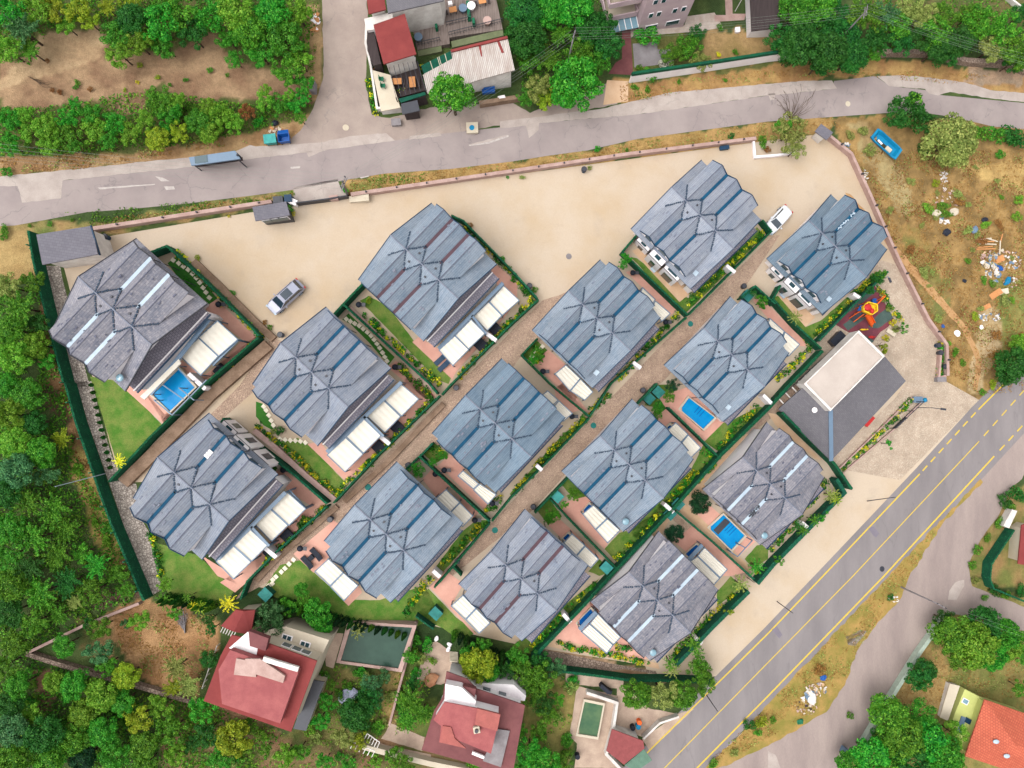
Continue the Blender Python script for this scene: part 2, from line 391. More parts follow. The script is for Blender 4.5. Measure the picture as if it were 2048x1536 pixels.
LT = {
 'deep': leafmat('leaf_deep', (18, 78, 22), (38, 108, 32), (70, 134, 50), .72),
 'mid': leafmat('leaf_mid', (42, 100, 18), (72, 138, 28), (124, 180, 52)),
 'bright': leafmat('leaf_bright', (26, 108, 20), (48, 144, 30), (104, 186, 56)),
 'lime': leafmat('leaf_light_green', (66, 124, 22), (98, 156, 32), (152, 196, 66)),
 'yellow': leafmat('leaf_yellow_green', (96, 128, 22), (136, 164, 30), (186, 196, 54)),
 'gold': leafmat('leaf_golden', (160, 160, 20), (206, 200, 30), (238, 226, 60), .95),
 'olive': leafmat('leaf_olive', (102, 122, 52), (138, 154, 74), (182, 188, 104)),
 'blue': leafmat('leaf_blue_green', (40, 92, 50), (62, 122, 64), (108, 156, 96), .72),
 'brown': leafmat('leaf_dry_brown', (112, 72, 36), (142, 92, 48), (176, 124, 66)),
 'dark': leafmat('leaf_very_dark', (10, 48, 28), (20, 68, 36), (38, 92, 48)),
 'pale': leafmat('blossom_white', (150, 160, 130), (210, 206, 190), (240, 236, 224)),
 'fence': leafmat('fence_leaf', (12, 84, 54), (22, 108, 68), (44, 138, 88)),
 'straw': leafmat('dry_grass_blades', (176, 130, 66), (196, 152, 80), (214, 176, 104), .6),
}
# ================================================================ SETTING
def g(pts, off=0.0): return [P(x, y, off) for x, y in pts]
def jag(pts, step=10, amp=2.0, seed=1):
    """roughen the sides of a pixel polygon so natural edges are not straight"""
    r = random.Random(seed); out = []
    for i, p in enumerate(pts):
        q = pts[(i + 1) % len(pts)]; L = math.hypot(q[0] - p[0], q[1] - p[1]); n = max(1, int(L / step))
        nx, ny = -(q[1] - p[1]) / max(L, 1e-6), (q[0] - p[0]) / max(L, 1e-6)
        for k in range(n):
            t = k / n; d = r.uniform(-amp, amp) if k else 0
            out.append((p[0] + (q[0] - p[0]) * t + nx * d, p[1] + (q[1] - p[1]) * t + ny * d))
    return out
def sheet(name, polys, m, off, jagged=0, seed=1):
    mb = MB()
    for pts in polys:
        if jagged: pts = jag(pts, 9, jagged, seed); seed += 1
        v = g(pts, off); a = sum(v[i].x * v[(i + 1) % len(v)].y - v[(i + 1) % len(v)].x * v[i].y for i in range(len(v)))
        mb.face(v if a > 0 else v[::-1])
    o = mb.build(name, m); o['kind'] = 'structure'; return o
def band(p0, p1, w0, w1=None):
    """pixel quad: strip of width w0..w1 about the line p0-p1"""
    w1 = w0 if w1 is None else w1
    L = math.hypot(p1[0] - p0[0], p1[1] - p0[1]); nx, ny = -(p1[1] - p0[1]) / L, (p1[0] - p0[0]) / L
    return [(p0[0] + nx * w0 / 2, p0[1] + ny * w0 / 2), (p1[0] + nx * w1 / 2, p1[1] + ny * w1 / 2),
            (p1[0] - nx * w1 / 2, p1[1] - ny * w1 / 2), (p0[0] - nx * w0 / 2, p0[1] - ny * w0 / 2)]

# ---- terrain: one sheet, with the kinds of ground cover as vertex colour (soil, dry grass, weeds)
COVER = [  # (polygon px, colour a, colour b)
 ([(-200, -200), (660, -200), (645, 330), (-200, 380)], (122, 118, 62), (92, 104, 44)),
 ([(0, 128), (45, 120), (75, 85), (110, 65), (180, 62), (190, 40), (222, 78), (215, 112), (270, 104), (340, 104), (360, 92), (420, 62), (455, 95), (470, 128), (560, 140), (622, 132), (622, 205), (540, 205), (470, 195), (370, 200), (325, 172), (290, 185), (285, 222), (235, 232), (205, 205), (130, 205), (85, 220), (0, 212)], (196, 152, 116), (160, 116, 88)),
 ([(62, 85), (110, 66), (180, 62), (192, 44), (216, 80), (200, 120), (130, 150), (60, 150), (0, 190), (0, 160)], (218, 176, 136), (202, 158, 120)),
 ([(-200, 318), (100, 312), (250, 306), (360, 292), (460, 268), (520, 262), (600, 232), (628, 228), (620, 268), (560, 292), (380, 320), (150, 345), (-200, 362)], (204, 158, 110), (176, 126, 82)),
 ([(606, 20), (640, 20), (648, 100), (640, 180), (618, 220), (612, 120)], (208, 164, 116), (190, 146, 100)),
 ([(-200, 448), (190, 445), (500, 390), (600, 370), (600, 400), (500, 420), (190, 470), (60, 475), (-200, 475)], (196, 152, 96), (128, 138, 64)),
 ([(680, 358), (1020, 322), (1510, 245), (1660, 228), (1660, 262), (1510, 290), (1250, 320), (1000, 358), (700, 398)], (212, 160, 92), (186, 146, 76)),
 ([(700, 366), (780, 352), (780, 372), (700, 388)], (140, 146, 60), (186, 146, 76)),
 ([(1228, 158), (1600, 108), (1760, 118), (1800, 115), (1990, 150), (2250, 150), (2250, 215), (1700, 150), (1250, 215)], (214, 164, 92), (188, 132, 78)),
 ([(1940, 135), (2048, 140), (2048, 170), (1925, 165)], (206, 160, 130), (180, 150, 130)),
 ([(1260, 66), (1500, 66), (1600, 100), (1590, 128), (1262, 166)], (128, 122, 60), (100, 112, 48)),
 ([(1410, 62), (1545, 58), (1590, 112), (1400, 140)], (206, 160, 104), (170, 136, 78)),
 ([(1740, -200), (2250, -200), (2250, 60), (1740, 60)], (140, 116, 70), (100, 112, 54)),
 ([(1660, 232), (1780, 226), (1880, 238), (2250, 262), (2250, 720), (2048, 730), (1990, 790), (1962, 802), (1888, 765), (1885, 690), (1850, 640), (1790, 520), (1735, 395), (1690, 300)], (200, 152, 86), (152, 116, 64)),
 ([(1910, 330), (2250, 300), (2250, 420), (2060, 380), (1960, 360)], (226, 180, 104), (206, 160, 90)),
 ([(1695, 250), (1720, 240), (1800, 330), (1830, 420), (1800, 430), (1740, 330)], (200, 172, 118), (188, 150, 98)),
 ([(1960, 620), (2010, 600), (2040, 660), (1990, 700), (1965, 790), (1935, 780), (1950, 690)], (222, 184, 140), (206, 170, 120)),
 ([(1990, 560), (2250, 540), (2250, 730), (2010, 740)], (132, 140, 60), (168, 152, 74)),
 ([(1840, 545), (1900, 560), (1900, 640), (1850, 620)], (136, 136, 66), (176, 140, 78)),
 ([(1800, 440), (1850, 470), (1880, 560), (1830, 560)], (142, 138, 62), (186, 140, 74)),
 ([(-200, 465), (72, 468), (92, 540), (95, 600), (60, 560), (-200, 545)], (212, 170, 106), (190, 146, 86)),
 ([(80, 600), (110, 640), (140, 770), (175, 900), (235, 1060), (285, 1170), (230, 1120), (170, 1040), (145, 940), (130, 840), (95, 780), (75, 700)], (190, 136, 90), (156, 110, 70)),
 ([(145, 890), (180, 900), (225, 1040), (255, 1110), (225, 1130), (180, 1060), (150, 960)], (198, 160, 84), (156, 140, 62)),
 ([(80, 770), (130, 780), (140, 840), (100, 840)], (118, 84, 64), (90, 74, 50)),
 ([(160, 1190), (285, 1160), (290, 1195), (190, 1225)], (128, 92, 78), (92, 70, 54)),
 ([(215, 1222), (300, 1200), (440, 1225), (440, 1290), (405, 1340), (400, 1400), (300, 1370), (250, 1310), (210, 1260)], (218, 160, 108), (196, 136, 86)),
 ([(150, 1240), (215, 1235), (230, 1320), (170, 1310)], (176, 128, 84), (90, 110, 50)),
 ([(330, 1400), (470, 1400), (560, 1470), (820, 1440), (1000, 1560), (1000, 1750), (300, 1750)], (172, 124, 90), (104, 112, 50)),
 ([(70, 1340), (110, 1340), (105, 1420), (75, 1420)], (168, 116, 88), (130, 96, 70)),
 ([(640, 1330), (800, 1340), (790, 1420), (770, 1480), (560, 1480), (600, 1440)], (150, 132, 70), (92, 112, 44)),
 ([(780, 1340), (812, 1330), (790, 1450), (760, 1450)], (206, 168, 96), (176, 150, 80)),
 ([(815, 1235), (905, 1240), (910, 1290), (850, 1330), (830, 1430), (820, 1330)], (206, 136, 84), (196, 120, 72)),
 ([(820, 1290), (850, 1300), (830, 1400), (880, 1400), (870, 1480), (790, 1470)], (90, 116, 42), (120, 130, 54)),
 ([(1045, 1360), (1160, 1360), (1150, 1490), (1130, 1540), (1060, 1540), (1040, 1440)], (186, 158, 84), (128, 132, 56)),
 ([(1680, 1400), (1760, 1230), (1850, 1150), (1900, 1150), (2250, 1260), (2250, 1750), (1560, 1750)], (176, 152, 80), (134, 134, 60)),
 ([(1830, 1290), (1890, 1290), (1900, 1370), (1880, 1440), (1790, 1410)], (204, 162, 92), (188, 148, 84)),
 ([(1925, 990), (2000, 970), (2250, 960), (2250, 1210), (1940, 1160), (1900, 1150), (1940, 1060)], (184, 140, 84), (134, 136, 60)),
 ([(310, 1100), (700, 1000), (1000, 1300), (1200, 1250), (1300, 1330), (800, 1300), (400, 1240)], (72, 96, 44), (56, 82, 38)),
 ([(1060, 1290), (1130, 1298), (1330, 1345), (1330, 1365), (1120, 1345), (1040, 1300)], (196, 152, 120), (170, 124, 96)),
]
def terrain():
    def axis(lo, hi, step, far, nfar):
        a = list(np.arange(lo, hi + 1e-6, step))
        e = [(far) * (i / nfar) ** 2 for i in range(1, nfar + 1)]
        return np.array([lo - t for t in reversed(e)] + a + [hi + t for t in e])
    X = axis(-74, 84, .42, 380, 8); Y = axis(-62, 66, .42, 500, 8)
    xx, yy = np.meshgrid(X, Y); xx = xx.ravel(); yy = yy.ravel(); N = len(xx)
    zz = -KS * xx
    # to pixel coordinates
    vx, vy, vz = xx, yy, zz - HC
    cy = vy * _c + vz * _s; cz = -vy * _s + vz * _c
    jx = np.zeros(N); jy = np.zeros(N); n1 = np.zeros(N); n2 = np.zeros(N)
    for i in range(N):
        p = Vector((xx[i] * .35, yy[i] * .35, 0))
        jx[i] = noise.fractal(p, 1.0, 2.0, 3); jy[i] = noise.fractal(p + Vector((31, 7, 0)), 1.0, 2.0, 3)
        n1[i] = noise.fractal(p * 1.1 + Vector((5, 51, 3)), .8, 2.1, 4)
    px = 1024 + FPX * vx / -cz + jx * 13; py = 768 - FPX * cy / -cz + jy * 13
    px = np.clip(px, -1e4, 1e4); py = np.clip(py, -1e4, 1e4)
    A = np.array([lin(c) for c in (92, 110, 52)]); B = np.array([lin(c) for c in (68, 90, 42)])
    t = np.clip(n1 * 1.1 + .5, 0, 1)[:, None]; col = A * t + B * (1 - t)
    for poly, ca, cb in COVER:
        q = np.array(poly, float); ins = np.zeros(N, bool); j = len(q) - 1
        for i in range(len(q)):
            c1 = (q[i, 1] > py) != (q[j, 1] > py)
            with np.errstate(divide='ignore', invalid='ignore'):
                c2 = px < (q[j, 0] - q[i, 0]) * (py - q[i, 1]) / (q[j, 1] - q[i, 1]) + q[i, 0]
            ins ^= (c1 & c2); j = i
        a = np.array([lin(c) for c in ca]); b = np.array([lin(c) for c in cb])
        cc = a * t + b * (1 - t); col[ins] = cc[ins]
    gm = col.mean(1, keepdims=True); col = (col * .84 + gm * .16) * np.array([[.97, 1.04, 1.0]]) * KA * 1.12
    w = len(X); h = len(Y)
    idx = np.arange(w * h).reshape(h, w)
    f = np.stack([idx[:-1, :-1].ravel(), idx[:-1, 1:].ravel(), idx[1:, 1:].ravel(), idx[1:, :-1].ravel()], 1)
    me = bpy.data.meshes.new('ground')
    me.from_pydata(np.stack([xx, yy, zz], 1).tolist(), [], f.tolist())
    ca = me.color_attributes.new('cover', 'FLOAT_COLOR', 'POINT')
    ca.data.foreach_set('color', np.concatenate([col, np.ones((N, 1))], 1).astype(np.float32).ravel())
    m, nt, b = newmat('soil_and_dry_grass'); b.inputs['Roughness'].default_value = .95
    at = nt.nodes.new('ShaderNodeVertexColor'); at.layer_name = 'cover'
    v = geopos(nt)
    f1 = ramp(nt, nz(nt, v, 1.6, 6, .75), .3, .7); f2 = ramp(nt, nz(nt, v, 7, 5, .8), .3, .7)
    c = mix(nt, 1.0, at.outputs[0], mix(nt, f1, (.70, .69, .64, 1), (1.16, 1.14, 1.08, 1)), 'MULTIPLY')
    c = mix(nt, 1.0, c, mix(nt, f2, (.82, .82, .80, 1), (1.12, 1.12, 1.12, 1)), 'MULTIPLY')
    nt.links.new(c, b.inputs['Base Color']); bump(nt, b, f2, .6, .12)
    me.materials.append(m); me.update()
    o = bpy.data.objects.new('ground', me); COL.objects.link(o); o['kind'] = 'structure'
terrain()

# ---- roads
UP = [(-300, 378), (0, 372), (35, 371), (125, 361), (378, 333), (512, 315), (612, 305), (790, 281), (880, 268), (1024, 252), (1078, 246), (1280, 228), (1536, 191), (1665, 178), (1668, 162), (1750, 152), (1780, 172), (1850, 180), (1880, 190), (2048, 206), (2400, 226)]
LO = [(2400, 290), (2048, 258), (1986, 253), (1936, 241), (1886, 231), (1850, 226), (1773, 226), (1676, 233), (1536, 243), (1399, 261), (1274, 278), (1174, 301), (1099, 311), (1024, 323), (900, 338), (770, 347), (690, 360), (590, 379), (512, 390), (375, 407), (250, 419), (175, 424), (100, 438), (30, 451), (-300, 462)]
sheet('upper_road', [UP + LO], M['asphalt'], .012)
sheet('side_road', [[(643, -80), (733, -80), (735, 60), (731, 170), (744, 230), (764, 248), (800, 262), (796, 284), (612, 307), (512, 317), (505, 296), (565, 290), (600, 262), (622, 225), (637, 187), (647, 150)]], M['asphalt2'], .008, 1.2)
sheet('forecourt', [[(744, 230), (780, 236), (860, 215), (1024, 205), (1060, 226), (1228, 160), (1235, 208), (1060, 240), (880, 272), (790, 284)]], M['asphalt2'], .010, 1.5)
sheet('driveway', [T(1024, 0, (760, 640), (930, 650), (930, 810), (730, 840))], M['tan'], .018)
CS = [[(-300, 360), (0, 353), (60, 347), (130, 340), (200, 333), (300, 322), (378, 315), (470, 303), (500, 290), (512, 293), (640, 285), (700, 272), (772, 266), (790, 281), (612, 305), (512, 316), (378, 334), (125, 361), (122, 397), (44, 405), (35, 372), (-300, 379)],
      [(612, 303), (655, 300), (640, 304), (617, 314)],
      T(512, 0, (1230, 1090), (1470, 1060), (1485, 1085), (1225, 1118)),
      [(1000, 243), (1060, 236), (1130, 226), (1206, 217), (1262, 203), (1340, 185), (1440, 176), (1536, 168), (1600, 162), (1664, 161), (1674, 177), (1536, 191), (1280, 228), (1078, 246), (1077, 260), (1058, 276), (1052, 252), (1000, 256)],
      [(1752, 152), (1800, 150), (1860, 155), (1930, 165), (1980, 180), (2048, 186), (2400, 206), (2400, 222), (2048, 204), (1990, 198), (1900, 184), (1876, 191), (1858, 187), (1850, 178), (1778, 172)],
      T(1536, 0, (0, 750), (60, 745), (50, 800), (20, 805)), T(512, 0, (1700, 1158), (2010, 1078), (2025, 1088), (1720, 1168))]
sheet('concrete_verge', CS, M['concrete'], .018, .8)
sheet('worn_road_marks', [T(0, 0, (1240, 1410), (1300, 1420), (1360, 1450), (1290, 1450)), T(0, 0, (1310, 1490), (1390, 1490), (1400, 1515), (1330, 1520)), T(512, 0, (275, 1335), (355, 1330), (350, 1345), (280, 1350)), T(512, 0, (830, 1420), (900, 1405), (905, 1412), (840, 1428)), T(0, 0, (780, 1500), (1240, 1470), (1240, 1478), (800, 1515)), T(512, 0, (1700, 1160), (1860, 1135), (2020, 1080), (2020, 1095), (1860, 1150), (1710, 1168))], M['whitepaint'], .024, .5)
# main road lower right
L1 = [(2110, 660), (2008, 768), (1953, 823), (1843, 944), (1646, 1152), (1536, 1267), (1296, 1504), (1180, 1620)]
L2 = [(2150, 690), (2046, 783), (1956, 885), (1706, 1152), (1536, 1325), (1329, 1536), (1240, 1630)]
L3 = [(2180, 730), (2048, 848), (1986, 915), (1768, 1152), (1536, 1392), (1394, 1536), (1300, 1640)]
sheet('main_road', [[(x - 9, y - 9) for x, y in L1] + [(x + 9, y + 9) for x, y in L3][::-1]], M['asphalt3'], .014)
SRV = [(2300, 640), (2070, 880), (2044, 958), (2023, 975), (1998, 1030), (1961, 1080), (1936, 1130), (1944, 1172), (2048, 1214), (2300, 1270), (2300, 1330), (2048, 1262), (1985, 1243), (1900, 1226), (1880, 1225), (1711, 1492), (1680, 1540), (1640, 1640), (1380, 1640), (1420, 1524), (1500, 1450), (1780, 1152), (1823, 1105), (1960, 960), (2080, 800)]
sheet('service_road', [SRV], M['service'], .008, 1.0)
sheet('pale_road_patch', [T(1536, 1152, (1500, 50), (1570, 30), (1570, 80), (1510, 190), (1440, 190), (1450, 120)), T(1536, 1152, (620, 480), (740, 430), (790, 440), (700, 560), (640, 550)), T(1536, 1152, (0, 1400), (60, 1430), (100, 1536), (0, 1536))], M['concrete'], .020, 1.2)
sheet('asphalt_patch', [T(1536, 768, (800, 1150), (850, 1140), (890, 1195), (865, 1230), (840, 1210)), T(1536, 1152, (30, 430), (70, 400), (115, 470), (90, 500))], M['patch'], .026)
mk = []
def dashes(line, t0, t1, on, off, w):
    pts = line; seg = []; out = []
    tot = 0; acc = [0]
    for i in range(len(pts) - 1):
        tot += math.hypot(pts[i + 1][0] - pts[i][0], pts[i + 1][1] - pts[i][1]); acc.append(tot)
    def at(s):
        for i in range(len(pts) - 1):
            if s <= acc[i + 1] or i == len(pts) - 2:
                t = (s - acc[i]) / (acc[i + 1] - acc[i]); return (pts[i][0] + (pts[i + 1][0] - pts[i][0]) * t, pts[i][1] + (pts[i + 1][1] - pts[i][1]) * t)
    s = t0 if t0 is not None else 0; end = t1 if t1 is not None else tot
    while s < end:
        e = min(s + on, end); k = [a for a in acc if s < a < e]
        ps = [at(s)] + [at(a) for a in k] + [at(e)]
        for a, b in zip(ps, ps[1:]): out.append(band(a, b, w))
        s += on + off
    return out
def along(line, p):   # arc length of the point of the polyline nearest p
    best = (1e9, 0); acc = 0
    for a, b in zip(line, line[1:]):
        L = math.hypot(b[0] - a[0], b[1] - a[1]); t = max(0, min(1, ((p[0] - a[0]) * (b[0] - a[0]) + (p[1] - a[1]) * (b[1] - a[1])) / L / L))
        d = math.hypot(a[0] + t * (b[0] - a[0]) - p[0], a[1] + t * (b[1] - a[1]) - p[1])
        if d < best[0]: best = (d, acc + t * L)
        acc += L
    return best[1]
a1, b1 = along(L1, (1958, 820)), along(L1, (1840, 948))
a2 = along(L2, (1958, 882)); a3 = along(L3, (1988, 912))
mk += dashes(L1, 0, a1, 9999, 0, 2.6) + dashes(L1, a1 + 8, b1, 14, 10, 2.6) + dashes(L1, b1, None, 9999, 0, 2.6)
mk += dashes(L2, 0, a2 - 8, 15, 12, 2.2) + dashes(L2, a2, None, 9999, 0, 1.7)
mk += dashes(L3, 0, a3 - 6, 15, 11, 2.6) + dashes(L3, a3, None, 9999, 0, 2.8)
sheet('yellow_road_lines', mk, M['yellow'], .026)
sheet('grass_verge', [[(1961, 958), (1966, 964), (1886, 1046), (1838, 1123), (1818, 1154), (1798, 1202), (1756, 1244), (1715, 1300), (1690, 1370), (1653, 1424), (1600, 1455), (1536, 1492), (1420, 1545), (1370, 1580), (1400, 1545), (1500, 1449), (1536, 1408), (1676, 1260), (1778, 1152), (1823, 1103)]], mat('verge_dry_grass', (196, 158, 92), .95, (150, 140, 66), .5, .25, fine=14, bmp=.6), .020, 2.2)
# ---- compound ground
YARD = [(208, 474), (500, 425), (700, 397), (1000, 353), (1500, 286), (1640, 268), (1692, 305), (1740, 400), (1800, 530), (1886, 690), (1880, 757), (1962, 802), (1940, 830), (1840, 935), (1640, 1146), (1530, 1262), (1440, 1352), (1300, 1362), (1290, 1330), (1100, 1300), (1040, 1290), (500, 1170), (440, 960), (240, 965), (128, 535), (200, 510)]
sheet('yard', [YARD], M['yard'], .006)
sheet('roadside_apron', [T(512, 0, (300, 1500), (650, 1430), (680, 1510), (760, 1580), (300, 1640))], M['concrete'], .012)
sheet('lane_paving', [
  T(512, 384, (2048, 950), (2048, 1110), (2000, 1350), (2048, 1560), (1440, 1560), (2060, 1060)) if 0 else [(1086, 600), (1120, 590), (1180, 560), (1075, 690), (1040, 715), (960, 830), (860, 905), (800, 935), (690, 1040), (600, 1130), (470, 1200), (500, 1160), (670, 1008), (885, 800), (1030, 655)],
  [(1545, 472), (1560, 470), (1500, 560), (1430, 640), (1330, 760), (1270, 806), (1130, 950), (1066, 1020), (920, 1140), (870, 1180), (855, 1170), (985, 1044), (1180, 840), (1370, 640)],
  [(1640, 700), (1700, 650), (1660, 740), (1590, 800), (1440, 915), (1344, 1020), (1500, 1155), (1485, 1170), (1336, 1030), (1235, 1140), (1080, 1300), (1060, 1296), (1225, 1140), (1570, 776)],
  [(545, 672), (590, 700), (500, 790), (420, 860), (400, 850), (480, 770)]], M['cobble'], .012)
sheet('east_paving', [[(1700, 560), (1762, 520), (1800, 532), (1884, 690), (1878, 755), (1958, 800), (1800, 960), (1690, 940), (1812, 765), (1720, 655), (1640, 700), (1700, 640)]], M['cobble2'], .013)
sheet('rubble_strip', [T(0, 384, (370, 590), (480, 590), (500, 700), (540, 850), (560, 1000), (640, 1260), (720, 1560), (600, 1560), (440, 950)), T(0, 768, (610, -20), (740, -20), (800, 270), (890, 560), (960, 760), (1090, 800), (1130, 1080), (1200, 1200), (1280, 1536), (1150, 1536), (1020, 1220), (900, 870), (700, 300)), [(287, 1150), (320, 1150), (322, 1180), (306, 1190)]], M['gravel'], .016)
sheet('rubble_bank', [T(1024, 1152, (210, 580), (420, 620), (700, 680), (900, 720), (1150, 760), (1160, 785), (900, 745), (690, 770), (450, 730), (200, 650))], M['rubblew'], .03)
sheet('trodden_path', [[(1690, 385), (1700, 388), (1800, 500), (1870, 580), (1935, 655), (1965, 720), (1955, 780), (1945, 778), (1952, 720), (1925, 660), (1860, 590), (1790, 510)]], mat('trodden_earth', (214, 170, 120), .95, (200, 152, 104), .6, .15), .01, 1.5)
# lawns (bright, dark), patios
LAWN = [
 T(0, 768, (720, -60), (960, -20), (1300, 330), (1250, 430), (960, 730), (900, 520), (800, 200)),
 T(512, 384, (830, 870), (900, 830), (1060, 920), (1270, 1200), (1560, 1490), (1540, 1536), (1450, 1500)),
 T(512, 768, (200, 470), (330, 430), (420, 480), (720, 790), (660, 890), (460, 740)),
 [(310, 1085), (395, 1110), (470, 1180), (450, 1210), (340, 1200), (318, 1140)],
 [(560, 1130), (600, 1120), (690, 1200), (760, 1200), (850, 1170), (880, 1230), (780, 1280), (560, 1200), (525, 1180)],
 T(1024, 768, (930, 1170), (1100, 1060), (1190, 960), (1230, 1020), (830, 1420), (740, 1320), (860, 1190)),
 T(1024, 768, (1540, 460), (1690, 310), (1740, 300), (1980, 180), (2020, 190), (1650, 540)),
 T(1024, 768, (1860, 1400), (1960, 1290), (2048, 1280), (2048, 1400), (1930, 1480)),
 T(1024, 384, (950, 520), (1000, 530), (1410, 850), (1480, 760), (1960, 280), (2020, 350), (1380, 980)),
 T(1536, 384, (0, 860), (80, 830), (300, 1080), (420, 1030), (860, 640), (880, 680), (350, 1190)),
 T(1024, 768, (-20, 880), (420, 390), (600, 270), (300, 600), (0, 900)),
 T(512, 768, (1650, 1180), (1760, 1090), (1870, 1090), (1500, 1500), (1440, 1460)),
 T(1024, 1152, (0, 560), (640, 60), (700, 20), (600, 180), (160, 620), (0, 620)),
 T(1024, 1152, (1640, 130), (1750, 0), (1850, 90), (1640, 240)),
 T(1024, 768, (440, 740), (390, 800), (560, 990), (640, 940)), T(1024, 384, (200, 1190), (80, 1310), (190, 1380), (290, 1270)),
 T(512, 768, (1430, 470), (1340, 560), (1430, 640), (1540, 570)), T(1024, 768, (1150, 10), (1290, 0), (1330, 60), (1240, 200), (1060, 170)),
 T(1024, 768, (610, 1500), (700, 1400), (800, 1500), (700, 1536)), T(1024, 768, (1540, 470), (1640, 590), (1000, 1240), (940, 1180), (1430, 690)),
 T(1024, 768, (200, 1010), (300, 920), (400, 1060), (300, 1140)), T(1024, 1152, (800, 560), (870, 490), (980, 590)),
 T(512, 1152, (1240, 260), (1380, 100), (1600, 330), (1760, 450), (1640, 520), (1500, 420), (1290, 330)),
]
sheet('lawn', LAWN, M['lawn'], .024, .5)
sheet('dark_lawn', [T(0, 384, (1340, 570), (1415, 510), (1740, 850), (1640, 925), (1500, 820), (1400, 650)), T(512, 384, (690, 1020), (740, 970), (1110, 1320), (1060, 1385), (900, 1200), (760, 1060)),
  T(512, 768, (0, 140), (60, 160), (150, 380), (60, 330), (0, 260)), T(512, 768, (0, 480), (190, 650), (150, 700), (0, 570)), T(1024, 768, (1140, 150), (1200, 120), (1230, 200), (1180, 240))], M['lawnd'], .027)
PINK = [
 T(0, 384, (1640, 920), (1730, 860), (2060, 1170), (2100, 1170), (1700, 1560), (1690, 1440), (1940, 1180), (1690, 1000)),
 T(0, 384, (2040, 1160), (2110, 1160), (1330, 1860), (1300, 1850), (980, 1560), (1060, 1500), (1160, 1600), (1320, 1780), (1640, 1460)),
 T(0, 384, (1150, 1590), (1420, 1330), (1700, 1500), (1700, 1600), (1330, 1880)),
 T(512, 384, (1880, 600), (1940, 590), (2090, 730), (2090, 860), (1600, 1440), (1570, 1500), (1560, 1490), (1250, 1200), (1300, 1160), (1470, 1260), (1580, 1390), (2000, 990), (2030, 830), (1900, 720)),
 T(512, 768, (1160, 0), (1230, -70), (1440, 90), (1400, 110), (760, 760), (720, 780), (410, 480), (510, 460), (560, 520), (710, 700), (1300, 130)),
 T(512, 384, (1050, 1400), (1120, 1350), (1440, 1640), (1360, 1660)),
 T(512, 768, (160, 700), (220, 680), (560, 960), (510, 1020), (300, 1220), (0, 1480), (0, 1340), (130, 1250), (430, 970), (250, 850)),
 T(0, 768, (1610, 1370), (1790, 1480), (1900, 1600), (1740, 1536)), [(455, 1155), (520, 1105), (545, 1120), (470, 1185), (440, 1165)],
 T(512, 768, (300, 1360), (620, 1090), (700, 1150), (560, 1420), (460, 1510)), T(512, 1152, (700, 200), (820, 80), (850, 130), (740, 240)),
 T(512, 768, (1450, 660), (1550, 560), (1680, 690), (1640, 720), (1850, 960), (1830, 1010), (1500, 690)),
 T(512, 768, (1330, 760), (1440, 650), (1800, 1010), (1740, 1080), (1560, 820), (1440, 900)),
 T(1024, 384, (910, 640), (990, 620), (1330, 930), (1270, 990), (1040, 760)),
 T(1024, 384, (170, 1370), (290, 1260), (450, 1400), (330, 1450), (520, 1640), (500, 1680), (300, 1500)),
 T(1024, 768, (340, 40), (420, -20), (620, 230), (560, 200), (480, 230), (350, 100)),
 T(1536, 384, (-90, 830), (0, 900), (340, 1240), (250, 1230), (0, 1010), (-120, 870)),
 T(1024, 768, (1170, 100), (1420, 20), (1470, 100), (1700, 300), (1530, 470), (1230, 190)),
 T(1024, 768, (1140, 270), (1230, 200), (1540, 480), (1500, 520), (1270, 300), (1200, 360)),
 T(1024, 768, (440, 940), (590, 900), (660, 960), (570, 1040), (770, 1270), (740, 1320), (380, 990)),
 T(1024, 768, (290, 1130), (350, 1050), (730, 1400), (690, 1400), (470, 1180), (400, 1240)),
 T(1024, 768, (-130, 1540), (0, 1400), (90, 1480), (0, 1536)) if 0 else T(512, 1152, (1390, 90), (1520, -40), (1660, 60), (1560, 240), (1760, 460), (1750, 470)),
 T(1024, 768, (1400, 1090), (1560, 950), (1660, 1040), (1950, 1260), (1800, 1390)),
 T(1024, 768, (1290, 1260), (1460, 1120), (1900, 1500), (1750, 1536), (1640, 1536)),
 T(1024, 1152, (350, 480), (680, 160), (900, 20), (620, 200), (1100, 650), (1060, 670), (700, 600), (350, 515)),
]
sheet('pink_patio', PINK, M['pink'], .034)
sheet('tan_patio', [T(1024, 768, (1350, 900), (1850, 400), (1910, 400), (1500, 880), (1400, 980)), T(1024, 768, (1320, 1000), (1400, 960), (1920, 1480), (1880, 1510)),
   T(1024, 384, (960, 470), (1010, 450), (1440, 800), (1340, 880)), T(1536, 384, (80, 830), (160, 830), (380, 1000), (300, 1080)), T(1536, 768, (0, 230), (60, 240), (430, 610), (380, 600), (60, 330)),
   T(1024, 768, (1040, 1290), (1240, 1000), (1300, 1010), (1200, 1200), (1060, 1350), (850, 1536), (840, 1460)), T(1024, 1152, (270, 560), (350, 500), (1170, 700), (1180, 745), (700, 640))], M['tan'], .036)
sheet('clubhouse_paving', [T(1536, 384, (360, 1210), (550, 1060), (620, 1120), (300, 1536), (120, 1536)), T(1536, 768, (500, 600), (1110, 30), (1170, 90), (560, 670))], M['cobble2'], .030)
sheet('playground_floor', [T(1536, 384, (850, 740), (1010, 1020), (960, 1080), (900, 1120), (830, 1210), (620, 1110), (540, 1060))], M['rubberr'], .032)
sheet('playground_green', [T(1536, 384, (830, 760), (870, 790), (720, 920), (640, 970)), T(1536, 384, (600, 1060), (760, 930), (850, 960), (640, 1110)), T(1536, 384, (860, 1000), (960, 920), (1000, 1010), (880, 1090), (800, 1080)), T(1536, 384, (740, 1130), (850, 1190), (830, 1210), (700, 1150))], M['rubberg'], .040, 1.0)
